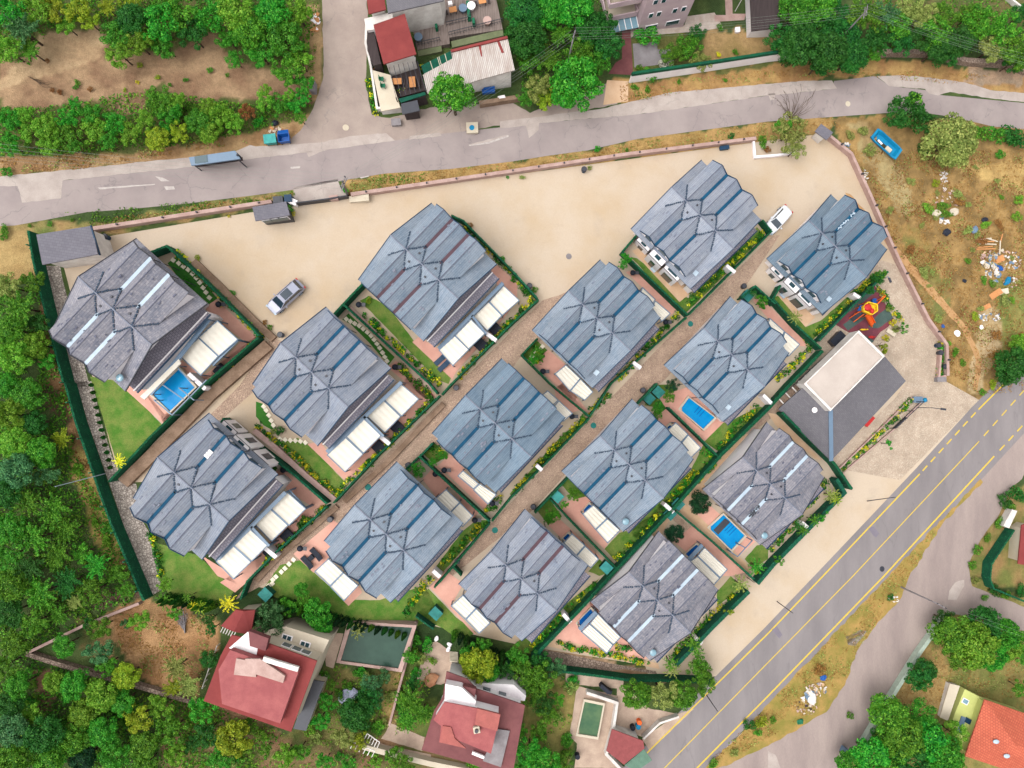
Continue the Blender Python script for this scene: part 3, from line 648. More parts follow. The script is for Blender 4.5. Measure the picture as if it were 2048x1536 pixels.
# stone-floored terraces round the old houses
sheet('old_terraces', [T(512, 1152, (1080, 1180), (1350, 1290), (1330, 1400), (1000, 1300)), T(512, 1152, (860, 1310), (1400, 1430), (1400, 1480), (850, 1360)), T(1024, 1152, (520, 880), (850, 960), (840, 1000), (760, 1400), (900, 1536), (500, 1536), (520, 1340), (460, 1290)),
   T(1024, 1152, (430, 780), (900, 810), (890, 870), (1100, 1060), (1320, 1100), (1050, 1290), (830, 1200), (840, 900), (430, 860)), T(1024, 1152, (1040, 1300), (1330, 1100), (1460, 1060), (1100, 1400)),
   T(512, 1152, (540, 450), (700, 460), (620, 740), (560, 720)), T(512, 1152, (1360, 560), (1440, 520), (1540, 590), (1650, 760), (1640, 800), (1480, 870), (1280, 830))], mat('old_terrace', (218, 192, 170), .9, (190, 164, 146), .6, .14), .022, .8)
sheet('garden_paving', [T(1024, 0, (965, 350), (1160, 335), (1165, 395), (1270, 395), (1285, 505), (1165, 520), (980, 540))], M['grey'], .024)
sheet('brick_drive', [T(1024, 0, (880, 185), (945, 190), (970, 600), (770, 590), (830, 500), (880, 470))], M['brownroof'], .024)
sheet('apartment_terrace', [T(1024, 0, (950, 180), (1380, 200), (1400, 130), (1620, 100), (1690, 220), (1500, 250), (950, 295))], mat('pale_terrace', (222, 206, 194), .9, (196, 176, 162), .9, .12), .020)
sheet('checker_path', [T(1024, 0, (1620, 120), (1710, 120), (1700, -100), (1760, -100), (1765, 110), (1870, 110), (1860, 160), (1620, 175))], M['pinkwall'], .026)
# ================================================================ VILLAS
SIDE = {1: (344.8, 710.6), 2: (498, 1046), 3: (718, 834), 4: (930, 629), 5: (882, 1109), 6: (1076.5, 904), 7: (1264, 714), 8: (1443, 532), 10: (1518, 785), 11: (1322, 999), 12: (1119.5, 1221), 13: (1592.5, 1035.6), 14: (1377.4, 1258.5)}
def slab(mb, pts, t=.12, m=0): mb.prism(pts, t, m)
def villa(J1, J3, key, label, roof='roofA', gut='teal', side=0.75, faces=(1, -1), extra=(), wall='white', endw=0):
    z = G(P(*J1).x) + 7
    for _ in range(3):
        w1, w3 = PZ(*J1, z), PZ(*J3, z); z = G((w1.x + w3.x) / 2) + 7.2
    w1, w3 = PZ(*J1, z), PZ(*J3, z); d = w3 - w1; s = d.length / 4.8; ang = math.atan2(d.y, d.x)
    o = w1 + d.normalized() * (2.3 * s); zb = z - 7.2
    root = empty('villa', (o.x, o.y, zb), label, 'villa', 'grey-roofed villas of the estate', ang)
    zr, ze, L = 7.2, 4.2, 5.9 * s
    sm = (zr - ze) / L; x0, x4 = -4.6 * s, (5.1 if key < 3 else 5.4) * s; J = (-2.3 * s, 0, 2.5 * s)
    g1, g2 = -1.15 * s, 1.25 * s; xa, xb = -3.55 * s, 3.85 * s; zg = zr - .9; gw = .27
    yv = .9 / sm
    rm = M[roof]; rw = lambda a: R.uniform(-a, a)
    def B(mb, name, m, par=root, **k): return mb.build(name, m, par, world=False, **k)
    # walls
    ov = .5 if key in (8, 9, 2) else .75; mb = MB(); e = L - ov - .15
    for xs in (x0 + .45, x4 - .45 - .0):
        pass
    prof = [(-e, -2.6), (e, -2.6), (e, zr - sm * e - .2), (0, zr - .2), (-e, zr - sm * e - .2)]
    xw = x4 - (2.0 if key in (1, 2, 3, 4) else .9); n = len(mb.v); xs = (x0 + .5, xw)
    for x in xs: mb.v += [(x, y, zz) for y, zz in prof]
    mb.f += [(0, 1, 2, 3, 4)[::-1], (5, 6, 7, 8, 9)]; mb.m += [0, 0]
    for i in range(5):
        j = (i + 1) % 5; mb.f.append((i, j, 5 + j, 5 + i)); mb.m.append(0)
    for j, xl, xr in ((J[0], xa, g1), (J[1], g1, g2), (J[2], g2, xb)):
        l, r = xl + .16, xr - .16
        pr = [(l, 3.2), (r, 3.2), (r, zg - .1), (j, zr - .16), (l, zg - .1)]
        n = len(mb.v)
        for y in (-(L - ov), L - ov): mb.v += [(x, y, zz) for x, zz in pr]
        mb.f += [tuple(n + i for i in (0, 1, 2, 3, 4)), tuple(n + 5 + i for i in (4, 3, 2, 1, 0))]; mb.m += [0, 0]
        for i in range(5):
            k = (i + 1) % 5; mb.f.append((n + i, n + 5 + i, n + 5 + k, n + k)); mb.m.append(0)
    # white cheek of the outer gables above the main slope
    B(mb, 'wall', M[wall])
    # ground-floor bay and balcony slab on the gable sides
    for f in faces:
        mb = MB(); y = f * (L - .35)
        mb.box((0.3, f * (L - .1), 1.6), (x4 - x0 - 3.4, .6 if endw == 0 else 2.0, 3.0))
        B(mb, 'bay', M[wall])
    # main roof
    mb = MB()
    for f in (1, -1):
        slab(mb, [(x0, 0, zr), (x4, 0, zr), (x4, f * L, ze), (x0, f * L, ze)], .14)
    for f in (1, -1):
        for j, xl, xr in ((J[0], xa, g1 - gw * .6), (J[1], g1 + gw * .6, g2 - gw * .6), (J[2], g2 + gw * .6, xb)):
            for xe in (xl, xr):
                dz = zr - zg; yy = f * yv
                slab(mb, [(j, 0, zr + .015), (j, f * L, zr + .015), (xe, f * (L - .03), zg), (xe, yy, zg)], .1)
    ro = B(mb, 'roof', rm)
    # gutters
    for f in (1, -1):
        for gx in (g1, g2):
            mb = MB(); mb.box((gx, f * (yv - .25 + L) / 2, zg - .02), (gw * 2, L - yv + .3, .09))
            mb.prism([(gx - gw * .9, f * (yv + .1), zg + .03), (gx + gw * .9, f * (yv + .1), zg + .03), (gx, f * (yv - .45), zg + .22)], .06)
            B(mb, 'roof_gutter', M[gut])
    if gut == 'teal':    # raised dark lips along the channels
        for f in (1, -1):
            for gx in (g1, g2): mb = MB(); mb.box((gx + .15, f * (yv + L) / 2, zg + .04), (.05, L - yv - .2, .06)); B(mb, 'gutter_lip', M['navy'], ro)
    # valleys of cut tiles: rows of small uneven pieces
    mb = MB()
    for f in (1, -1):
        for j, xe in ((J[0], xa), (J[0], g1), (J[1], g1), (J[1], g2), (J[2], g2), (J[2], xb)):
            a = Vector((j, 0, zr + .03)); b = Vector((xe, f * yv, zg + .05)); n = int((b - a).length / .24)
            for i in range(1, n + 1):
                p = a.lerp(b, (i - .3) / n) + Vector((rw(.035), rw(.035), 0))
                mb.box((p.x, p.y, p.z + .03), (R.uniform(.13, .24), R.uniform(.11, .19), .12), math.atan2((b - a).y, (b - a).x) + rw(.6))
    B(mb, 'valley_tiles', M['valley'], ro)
    mb = MB(); mb.bar((x0, 0, zr + .03), (x4, 0, zr + .03), .12, .09)
    rc = 'ridge' if roof != 'roofB' else 'ridge'
    B(mb, 'ridge_cap', M[rc], ro)
    mb = MB()
    for f in (1, -1):
        for j in J: mb.bar((j, f * .15, zr + .04), (j, f * (L - .02), zr + .04), .09, .06)
    B(mb, 'gable_ridge_cap', M['ridged'], ro)
    # verge trim
    mb = MB()
    for f in (1, -1):
        for j, xl, xr in ((J[0], xa, g1), (J[1], g1, g2), (J[2], g2, xb)):
            for xe in (xl, xr): mb.bar((xe, f * (L + .01), zg - .02), (j, f * (L + .01), zr), .08, .16)
        for x in (x0, x4): mb.bar((x, 0, zr - .03), (x, f * L, ze - .03), .08, .17)
    B(mb, 'verge_trim', M['navy'] if roof != 'roofB' else M['darkm'], ro)
    # gable cheeks: low white upstand between the outer gable eave and the slope below it
    for f in (1, -1):
        for xe in (xa + .1, xb - .1):
            mb = MB(); y1, y2 = yv + .3, L - .35
            mb.face([(xe, f * y1, zr - sm * y1), (xe, f * y2, zr - sm * y2), (xe, f * y2, zg - .06), (xe, f * y1, zg - .06)])
            B(mb, 'gable_cheek', M[wall])
    # windows and doors on the gable faces
    for f in (1, -1):
        for k, (j, w) in enumerate(((J[0], .95), (J[1], 1.2), (J[2], 1.0))):
            fr = MB(); fr.box((j, f * (L - ov + .02), 5.15), (w + .16, .08, 1.1)); fo = B(fr, 'window', M['white'])
            pn = MB(); pn.box((j, f * (L - ov + .05), 5.15), (w, .08, .94)); B(pn, 'pane', M['glass'], fo)
        bw = .3 if endw == 0 else 1.0
        yy = f * (L - .1 + (bw if f in faces else -.82))
        for j in (J[0] + .4, J[2] - .5):
            fr = MB(); fr.box((j, yy, 1.25), (1.7, .1, 2.3)); fo = B(fr, 'patio_door', M['white'])
            pn = MB(); pn.box((j, yy + f * .03, 1.25), (1.54, .1, 2.14)); B(pn, 'pane', M['glass'], fo)
    FC = {8: -1, 9: -1, 2: 1}.get(key)
    if FC:      # projecting ground and first floor volumes with dark framed tops
        for (xl, xr, dp, hh, wd) in ((xa + .3, g1 - .15, .6, 3.1, .8), (g1 + .15, g2 - .15, 1.1 if key != 2 else .6, 4.3, .8), (g2 + .15, xb - .2, .9 if key != 2 else .45, 4.0, 1.5 if key != 2 else .9)):
            yy = L - ov + dp / 2; mb = MB(); mb.box(((xl + xr) / 2, FC * yy, hh / 2), (xr - xl, dp + .1, hh)); by = B(mb, 'bay', M[wall])
            mb = MB(); y2 = FC * (L - ov + dp + .06); mb.bar((xl, y2, hh), (xr, y2, hh), .05, .1)
            for x in (xl, xr): mb.bar((x, FC * (L - ov), hh), (x, y2, hh), .05, .1)
            B(mb, 'bay_trim', M['darkm'], by)
            mb = MB(); mb.box(((xl + xr) / 2, FC * (yy + .1), hh + .02), (wd, dp * .45, .06)); B(mb, 'skylight', M['glass'], by)
            mb = MB(); mb.box(((xl + xr) / 2, FC * (L - ov + dp + .05), hh * .45), (wd, .06, hh * .55)); B(mb, 'glazed_door', M['glass'], by)
        if key != 2: mb = MB(); mb.prism([(xa, FC * (L - ov + .4), .25), (xb, FC * (L - ov + .4), .25), (xb, FC * (L + 2.6), .12), (xa, FC * (L + 2.6), .12)], 1.6); B(mb, 'terrace_slab', M['stone']) if key != 2 else None
        for x in (xa + .6, g1, g2 - .6) if key != 2 else (): mb = MB(); mb.box((x, FC * (L + .75), .75), (.8, .35, .6)); B(mb, 'air_conditioner', M['pale'])
    # drain pipes from the gutters
    for f in (1, -1):
        for gx in (g1, g2):
            mb = MB(); mb.tube((gx, f * (L - .12), zg - .05), (gx, f * (L - .12 + (.45 if f in faces else 0)), 0), .05, n=6); B(mb, 'drain_pipe', M['darkm'])
    # low tiled side roof along the south-east end
    zs = 2.9 if key in (1, 2, 3, 4) else 3.1
    if key in SIDE:
        q = PZ(*SIDE[key], zb + zs) - o; side = max(.15, q.x * math.cos(ang) + q.y * math.sin(ang) - x4)
    mb = MB(); xi = xw - .1; zi = zs + (x4 + side - xi) * .16; slab(mb, [(xi, -L + .35, zi), (x4 + side, -L + .35, zs), (x4 + side, L - .9, zs), (xi, L - .9, zi)], .16)
    so = B(mb, 'side_roof', M['sideroof'])
    mb = MB(); mb.bar((x4 + side, -L + .3, zs - .02), (x4 + side, L - .85, zs - .02), .12, .2); B(mb, 'eave_trim', M['navy'], so)
    mb = MB(); mb.prism([(x4 - .5, -L + .6, zs - .05), (x4 + side - .3, -L + .6, zs - .05), (x4 + side - .3, L - 1.1, zs - .05), (x4 - .5, L - 1.1, zs - .05)], 5.2); B(mb, 'lower_wall', M[wall])
    if key in (1, 2, 3, 4):
        mb = MB(); mb.bar((x4 + .15, -L + .3, zs + side * .16 + .12), (x4 + .15, L - .9, zs + side * .16 + .12), .12, .18); B(mb, 'parapet', M[wall], so)
    # bits on the roof
    for (x, y) in ((g1 + .1, .75), (g2 + .1, .75), (g1 - .1, -.75), (g2 - .1, -.75)):
        if R.random() < .75:
            mb = MB(); zz = zr - sm * abs(y); mb.box((x, y, zz + .06), (.22, .22, .16), rw(.5)); B(mb, 'roof_vent', M['darkm'], ro)
    if 'hatch' in extra:
        mb = MB(); y = -L + 1.6; mb.box((x4 - 1.0, y, zr - sm * abs(y) + .1), (.55, .6, .18), .1); B(mb, 'roof_hatch', M['pale'], ro)
    if 'dish' in extra:
        mb = MB(); y = -L + 1.1; zz = zr - sm * abs(y)
        mb.tube((x4 - .9, y, zz), (x4 - .9, y, zz + .6), .04); dm = B(mb, 'satellite_dish', M['pale'], ro)
        mb2 = MB(); mb2.blob((x4 - .9, y, zz + .75), (.42, .42, .16), 12, 6); B(mb2, 'dish_bowl', M['bglass'], ro)
    if 'boxes' in extra:
        mb = MB()
        for q in (.0, .32, .64): mb.box((g1, 3.1 * s + q, zg + .12), (.55, .26, .2), rw(.1))
        B(mb, 'gutter_bridge', M['white'], ro)
    if 'debris' in extra:
        mb = MB()
        for q in range(26): mb.box((g2 + rw(.25), -L * .62 + rw(.9), zg + .08 + R.random() * .08), (R.uniform(.1, .3), R.uniform(.08, .2), .05), rw(3))
        B(mb, 'fallen_tiles', M['darkm'], ro)
    if 'debris2' in extra:
        mb = MB()
        for q in range(20): mb.box((g1 + rw(.12), L * .62 + rw(1.5), zg + .08 + R.random() * .06), (R.uniform(.1, .3), R.uniform(.08, .2), .05), rw(3))
        B(mb, 'fallen_tiles', M['pale'], ro)
    # loose and slipped shingles
    mb = MB()
    for q in range(26):
        f = R.choice((1, -1)); j, xe = R.choice(((J[0], xa), (J[0], g1), (J[1], g1), (J[1], g2), (J[2], g2), (J[2], xb)))
        t = R.uniform(.15, .85); y = f * R.uniform(yv + .2, L - .3); x = j + (xe - j) * t; zz = zr - (zr - zg) * t
        mb.box((x, y, zz + .035), (R.uniform(.1, .22), R.uniform(.15, .5), .03), rw(.1))
    B(mb, 'patched_shingles', M['ridge'] if roof in ('roofA', 'roofD', 'roofC') else M['ridged'], ro)
    return root
t4 = lambda ox, oy, x, y: (ox + x / 4, oy + y / 4)
VP = {
 1: ((191, 585.6), (264, 653.3), 'roofB', 'pale', 1.3, 'weathered purple-grey villa with pale gutters beside the grey garage, top left of the estate', ('dish',), 'white'),
 2: ((348.3, 945), (419.2, 1008.5), 'roofC', 'teal', 1.6, 'light grey villa with small white boxes in its gutter, beside the lower rubble strip', ('boxes',), 'white'),
 3: (t4(512, 384, 320, 1325), t4(512, 768, 580, 35), 'roofC', 'teal', 1.65, 'light grey villa with teal gutters below the silver car and four awnings', (), 'white'),
 4: ((812, 499), (877, 560.2), 'roofA', 'browng', 1.7, 'blue-grey villa with brown gutters and four awnings, beside the yard', (), 'white'),
 5: ((740.7, 1039), (807, 1100.5), 'roofA', 'teal', 1.0, 'blue-grey villa above the large dark green pool, black sun loungers beside it', (), 'white'),
 6: ((960.7, 819), (1024, 878), 'roofD', 'teal', .7, 'blue-grey villa in the middle of the estate, between the two cobbled lanes', (), 'white'),
 7: ((1165, 609), (1225, 666.5), 'roofA', 'teal', .8, 'blue-grey villa at the right-hand edge of the open yard, roof slope with white hatch', ('hatch',), 'white'),
 8: ((1371.7, 402), (1431, 461.5), 'roofC', 'teal', .9, 'uppermost villa, light grey, its white windowed gable wall facing lower left', ('hatch',), 'white'),
 9: ((1644, 466.6), (1699.6, 521.3), 'roofD', 'teal', .35, 'deep blue-grey villa between the white car and the playground', ('hatch', 'debris2'), 'white'),
 10: ((1435.3, 682.7), (1494, 739), 'roofA', 'teal', .7, 'blue-grey villa with an uncovered blue pool under its lower left gables', ('hatch',), 'white'),
 11: (t4(1024, 768, 820, 530), t4(1024, 768, 1065, 770), 'roofA', 'teal', .7, 'blue-grey villa between the right cobbled lane and the two-part pool villa', ('dish',), 'white'),
 12: (t4(512, 768, 2000, 1450), (1075, 1187), 'roofC', 'browng', .9, 'light grey villa with brown gutters at the lower end of the right cobbled lane', (), 'white'),
 13: ((1512.3, 940.8), (1569.6, 996), 'roofB', 'pale', .6, 'purple-grey villa with white gutters and fallen tiles, above the two-part pool', ('debris', 'dish'), 'white'),
 14: ((1285.5, 1172), (1345, 1230.7), 'roofB', 'pale', .6, 'purple-grey villa with four white gutters at the bottom corner by the main road', ('dish',), 'white'),
}
for k, (a, b, rf, gt, sd_, lb, ex, wl) in VP.items():
    fc = ()
    v = villa(a, b, k, lb, rf, gt, sd_, fc, ex, wl, 1 if k in (8, 9) else 0)
LMK = [((262, 640), 'the villa by the garage'), ((395, 975), 'the villa by the rubble strip'), ((650, 750), 'the villa below the silver car'),
 ((855, 540), 'the brown-guttered villa'), ((787, 1065), 'the dark-pool villa'), ((997, 855), 'the middle villa'), ((1197, 650), 'the villa right of the yard'),
 ((1390, 445), 'the uppermost villa'), ((1655, 510), 'the villa by the playground'), ((1457, 715), 'the open-pool villa'), ((1255, 930), 'the lower right lane villa'),
 ((1050, 1150), 'the lane-end villa'), ((1530, 975), 'the two-part pool villa'), ((1310, 1200), 'the bottom corner villa'),
 ((140, 490), 'the grey garage'), ((430, 315), 'the long roadside shelter'), ((555, 275), 'the wheeled bins'), ((540, 425), 'the guard hut'), ((790, 80), 'the red sheet roof'),
 ((950, 130), 'the corrugated roof'), ((1320, 20), 'the pink apartment block'), ((1420, 135), 'the white garden wall'), ((1772, 288), 'the blue pool shell'), ((1990, 530), 'the rubbish field'),
 ((1690, 800), 'the clubhouse'), ((1735, 630), 'the playground'), ((1810, 840), 'the planted strip'), ((530, 1360), 'the big red-roofed house'), ((755, 1295), 'the dark green pool'), ((950, 1440), 'the maroon-roofed house'),
 ((1180, 1420), 'the small green pool'), ((1980, 1450), 'the lime-walled house'), ((1790, 1360), 'the long white wall'), ((1640, 1380), 'the roadside rubbish heap'), ((640, 120), 'the side road'), ((100, 350), 'the upper road\'s left end'),
 ((150, 110), 'the bare soil clearing'), ((320, 1290), 'the orange soil plot'), ((215, 930), 'the long green fence'), ((60, 700), 'the left edge'), ((40, 1000), 'the left edge woods'), ((40, 1450), 'the bottom left corner'), ((1530, 30), 'the dark shed roof'), ((1880, 130), 'the stone roadside wall'), ((2000, 1100), 'the fenced brown garden')]
def near(px, py):
    b = min(LMK, key=lambda l: (l[0][0] - px) ** 2 + (l[0][1] - py) ** 2); dx, dy = px - b[0][0], py - b[0][1]
    if math.hypot(dx, dy) < 28: return 'beside ' + b[1]
    if abs(dx) > 2.2 * abs(dy): return ('right of ' if dx > 0 else 'left of ') + b[1]
    if abs(dy) > 2.2 * abs(dx): return ('below ' if dy > 0 else 'above ') + b[1]
    return ('lower' if dy > 0 else 'upper') + (' right of ' if dx > 0 else ' left of ') + b[1]

# ================================================================ FENCES, WALLS
FUZZ = []
def wall(name, pts, h, w, m, label, cat, group=None, posts=None, cap=None, sink=.6, seglens=None):
    mb = MB(); W3 = [P(x, y) for x, y in pts]
    L = [Vector((p.x, p.y, 0)) for p in W3]
    left, right = [], []
    for i in range(len(L)):
        a = (L[i] - L[i - 1]).normalized() if i else (L[1] - L[0]).normalized()
        b = (L[i + 1] - L[i]).normalized() if i < len(L) - 1 else a
        t = (a + b).normalized(); nrm = Vector((-t.y, t.x, 0)); k = w / 2 / max(.5, nrm.dot(Vector((-a.y, a.x, 0))))
        left.append(L[i] + nrm * k); right.append(L[i] - nrm * k)
    n0 = len(mb.v)
    for l, r in zip(left, right):
        for q in (l, r):
            gz = G(q.x); mb.v += [(q.x, q.y, gz - sink), (q.x, q.y, gz + h)]
    K = len(L)
    for i in range(K - 1):
        a, b = 4 * i, 4 * (i + 1)
        mb.f += [(a, a + 1, b + 1, b), (a + 2, b + 2, b + 3, a + 3), (a + 1, a + 3, b + 3, b + 1)]; mb.m += [0, 0, 0]
    mb.f += [(0, 2, 3, 1), (4 * (K - 1), 4 * (K - 1) + 1, 4 * (K - 1) + 3, 4 * (K - 1) + 2)]; mb.m += [0, 0]
    if m in (M['hedge'], M['hedged']):      # tufty artificial-leaf cladding
        fz, fn = [], []
        for l, r in zip(zip(left, left[1:]), zip(right, right[1:])):
            for (a, b), sg in ((l, 1), (r, -1)):
                D = b - a; nn = Vector((-D.y, D.x, 0)).normalized() * sg
                for _ in range(int(D.length * 38)):
                    q = a.lerp(b, R.random()); up = R.random() < .4; zz = h + R.uniform(-.02, .05) if up else R.uniform(.1, h); q = q - nn * (R.uniform(0, w / 2) if up else -.01)
                    fz.append((q.x, q.y, G(q.x) + zz)); fn.append((0, 0, 1) if up else tuple(nn))
    else: fz = None
    if not posts and not cap and fz is not None:
        c = sum(W3, Vector()) / K; root = empty(name, (c.x, c.y, G(c.x)), label, cat, group); mb.build('panel', m, root); FUZZ.append((root, fz, fn)); return root
    if not posts and not cap:
        o = mb.build(name, m); tag(o, label, cat, group); return o
    c = sum(W3, Vector()) / K
    root = empty(name, (c.x, c.y, G(c.x)), label, cat, group)
    mb.build('panel', m, root)
    if fz: FUZZ.append((root, fz, fn))
    if cap:
        cm, ch, cw = cap; mc = MB()
        for a, b in zip(W3, W3[1:]): mc.bar(a + Vector((0, 0, h + ch / 2)), b + Vector((0, 0, h + ch / 2)), cw, ch)
        mc.build('coping', cm, root)
    if posts:
        pm, step, ph, pw = posts; first = None
        for a, b in zip(W3, W3[1:]):
            n = max(1, int((b - a).length / step))
            for i in range(n):
                q = a.lerp(b, (i + .5) / n)
                if first is None:
                    mp = MB(); mp.box((0, 0, ph / 2), (pw, pw, ph)); first = bpy.data.objects.new('post', mp.mesh('post', pm)); po = first
                else: po = first.copy()
                COL.objects.link(po); po.parent = root; po.location = Vector((q.x, q.y, G(q.x))) - root.location
    return root
FG = 'green artificial-turf fences round the villa plots'
def F(pts, where, h=1.9, w=.22, posts=None, m='hedge'):
    wall('green_fence', pts, h, w, M[m], 'dark green turf-covered fence ' + where, 'fence', FG, posts)
F([(80, 470), (90, 530), (112, 624), (148, 765), (152, 768), (172, 843), (195, 908), (217, 975), (240, 1038), (257, 1078), (287, 1150), (305, 1192)], 'curving along the whole left side of the estate', 1.9, .2, (M['grnp'], 5, 2.6, .12))
F(T(0, 384, (1215, 535), (1400, 462), (1700, 740), (2060, 1100), (2115, 1165)), 'round the stepping-stone garden by the garage villa')
F([(528, 678), (425, 768), (410, 783), (317, 873), (237, 960)], 'along the brown retaining strip below the blue pool terrace')
F([(452, 850), (460, 838), (512, 881), (600, 948), (662, 1003)], 'behind the stepping stones of the rubble-strip villa')
F([(672, 637), (694, 613), (734, 571)], 'facing the yard right of the silver car')
F([(694, 613), (800, 711), (862, 768), (878, 788)], 'between the plots of the silver-car villa and the brown-guttered villa')
F([(882, 792), (760, 910), (674, 1002)], 'along the left lane beside the silver-car villa', 1.7, .2)
F([(662, 1008), (560, 1100), (505, 1156), (492, 1190)], 'along the left lane beside the rubble-strip villa', 1.7, .2)
F([(905, 438), (929, 449), (1024, 546), (1074, 601)], 'facing the open yard behind the brown-guttered villa', 1.7, .18)
F([(1076, 603), (1024, 650), (904, 770), (886, 790)], 'along the left lane beside the brown-guttered villa', 1.7, .2)
F([(1271, 474), (1240, 510), (1300, 568), (1369, 634)], 'between the uppermost villa and the villa right of the yard')
F([(1516, 446), (1534, 469), (1450, 554), (1372, 632)], 'along the lane beside the uppermost villa', 1.7, .2)
F([(1367, 638), (1219, 768), (1176, 834)], 'along the right lane beside the villa right of the yard', 1.7, .2)
F([(1176, 836), (1100, 915), (1024, 990), (985, 1038)], 'along the right lane beside the middle villa', 1.7, .2)
F([(1074, 679), (1043, 712), (1099, 768), (1178, 834)], 'between the middle villa and the villa right of the yard', 1.7, .18)
F([(869, 885), (843, 911), (980, 1038)], 'between the middle villa and the villa above the dark green pool')
F([(839, 914), (812, 940)], 'short, on the left lane above the dark-pool villa', 1.7, .2)
F([(980, 1043), (887, 1152), (872, 1168)], 'along the right lane beside the villa above the dark green pool', 1.7, .2)
F([(909, 1128), (925, 1145)], 'short, at the lower end of the right lane', 1.7, .2)
F([(1565, 550), (1536, 602), (1583, 655), (1631, 700)], 'between the playground villa and the open-pool villa')
F([(1762, 548), (1700, 608), (1626, 684)], 'between the playground floor and the deep blue villa', 1.9, .25, None, 'hedged')
F([(1474, 600), (1501, 577), (1540, 612)], 'round the top corner of the open-pool garden')
F([(1633, 704), (1568, 771), (1531, 813), (1434, 908), (1339, 1015), (1231, 1130), (1150, 1218), (1064, 1306)], 'running the full length behind the lower row of villas', 1.9, .42)
F([(1309, 768), (1271, 808)], 'short, along the right lane by the teal-lidded boxes', 1.7, .2)
F([(1331, 815), (1390, 872), (1434, 916)], 'between the open-pool villa and the villa left of it', 1.7, .2)
F([(1134, 953), (1069, 1022)], 'short, along the right lane left of a teal-lidded box', 1.7, .2)
F([(1099, 995), (1165, 1065), (1231, 1133)], 'between the two villas left of the bottom corner villa', 1.7, .2)
F([(1553, 825), (1600, 872), (1656, 925), (1690, 975)], 'between the clubhouse and the two-part pool villa', 2.0, .32)
F([(1660, 955), (1676, 982), (1536, 1123), (1505, 1160)], 'facing the main road beside the two-part pool villa', 2.0, .5, None, 'hedged')
F([(1346, 1018), (1420, 1080), (1499, 1152)], 'between the two-part pool villa and the bottom corner villa', 1.8, .2)
F([(1488, 1175), (1420, 1242), (1345, 1320)], 'facing the main road beside the bottom corner villa', 2.0, .5, None, 'hedged')
F([(1075, 1296), (1108, 1330), (1190, 1340), (1260, 1350), (1330, 1350), (1420, 1354)], 'stepping along the rubble bank at the bottom of the estate', 1.9, .3, (M['grnp'], 4, 2.2, .1))
F([(835, 1225), (870, 1250)], 'short mesh panel left of the square teal tank', 1.6, .15, None, 'hedged')
F(T(1536, 768, (1900, 1150), (1720, 1420), (1710, 1536), (1735, 1610), (2000, 1720)), 'round the brown garden at the right edge', 1.8, .2)
wall('garden_wall', T(1024, 0, (935, 660), (1410, 590), (2048, 490), (2270, 465)), 2.0, .2, M['white'], 'long white garden wall topped with green turf screening, above the upper road', 'wall', None, None, (M['hedge'], .55, .34))
wall('boundary_wall', [(187, 462), (300, 445), (500, 414), (548, 407)], .9, .42, M['pinkwall'], 'pink-capped boundary wall between garage and guard hut along the upper road', 'wall', 'pink-capped boundary walls', (M['darkm'], 3.2, 1.2, .16))
wall('boundary_wall', [(705, 393), (1000, 350), (1250, 313), (1508, 281)], .9, .42, M['pinkwall'], 'long pink-capped boundary wall right of the gate along the upper road', 'wall', 'pink-capped boundary walls', (M['darkm'], 3.2, 1.2, .16))
wall('boundary_wall', [(1655, 278), (1697, 312), (1735, 395), (1790, 520), (1850, 640), (1886, 690), (1888, 752)], 1.0, .4, M['pinkwall'], 'pink-capped boundary wall curving down beside the rubbish field', 'wall', 'pink-capped boundary walls', (M['darkm'], 3.2, 1.5, .2))
wall('retaining_wall', [(540, 690), (425, 790), (330, 888), (252, 965)], .7, 1.3, M['retain'], 'broad brown retaining wall top beside the left lane, below the blue pool', 'wall')
wall('retaining_wall', [(676, 1012), (560, 1112), (515, 1160)], .5, .6, M['retain'], 'pinkish retaining wall along the left lane below the rubble-strip villa', 'wall')
wall('retaining_wall', [(690, 1002), (780, 920), (888, 808)], .5, .6, M['retain'], 'pinkish retaining wall along the left lane below the silver-car villa', 'wall')
wall('retaining_wall', T(0, 384, (1560, 560), (1750, 740), (2048, 1040), (2200, 1180)), .5, .8, M['retain'], 'low retaining wall between yard and stepping-stone garden', 'wall')
wall('planter_wall', T(512, 768, (0, 370), (150, 490), (400, 720), (650, 930)), .7, .6, M['pinkwall'], 'pink planter wall between the rubble-strip and silver-car gardens', 'wall')
wall('planter_wall', T(512, 384, (760, 930), (1000, 1170), (1250, 1400), (1420, 1570)), .6, .5, M['pinkwall'], 'pink planter wall beside the long mown lawn', 'wall')
wall('garden_wall', T(0, 1152, (250, 600), (700, 380), (1140, 205)), .8, .3, M['pinkwall'], 'low pink wall slanting through the woods above the orange soil plot', 'wall')
wall('garden_wall', T(0, 1152, (250, 605), (480, 680), (670, 735), (1120, 860), (1640, 1010)), .8, .45, M['rubblew'], 'broken stone wall below the orange soil plot', 'wall')
wall('garden_wall', T(512, 1152, (1285, 350), (1240, 560), (1160, 850), (1075, 1170)), .9, .25, M['pinkwall'], 'narrow pale wall right of the dark green pool garden', 'wall')
wall('garden_wall', T(1536, 1152, (1395, 300), (1180, 600), (980, 920), (715, 1360)), 1.0, .55, mat('pale_green_wall', (206, 222, 204), .85), 'long pale green-white wall along the service road', 'wall')
wall('garden_wall', T(1024, 1152, (590, 905), (830, 985), (800, 1200), (745, 1390), (880, 1530)), 1.2, .35, M['whitew'], 'white angled wall round the small green pool terrace', 'wall')
wall('garden_wall', T(1024, 1152, (1320, 1100), (1170, 1150), (1040, 1275)), 1.0, .25, M['whitew'], 'white wall beside the main road near the stored barrels', 'wall')
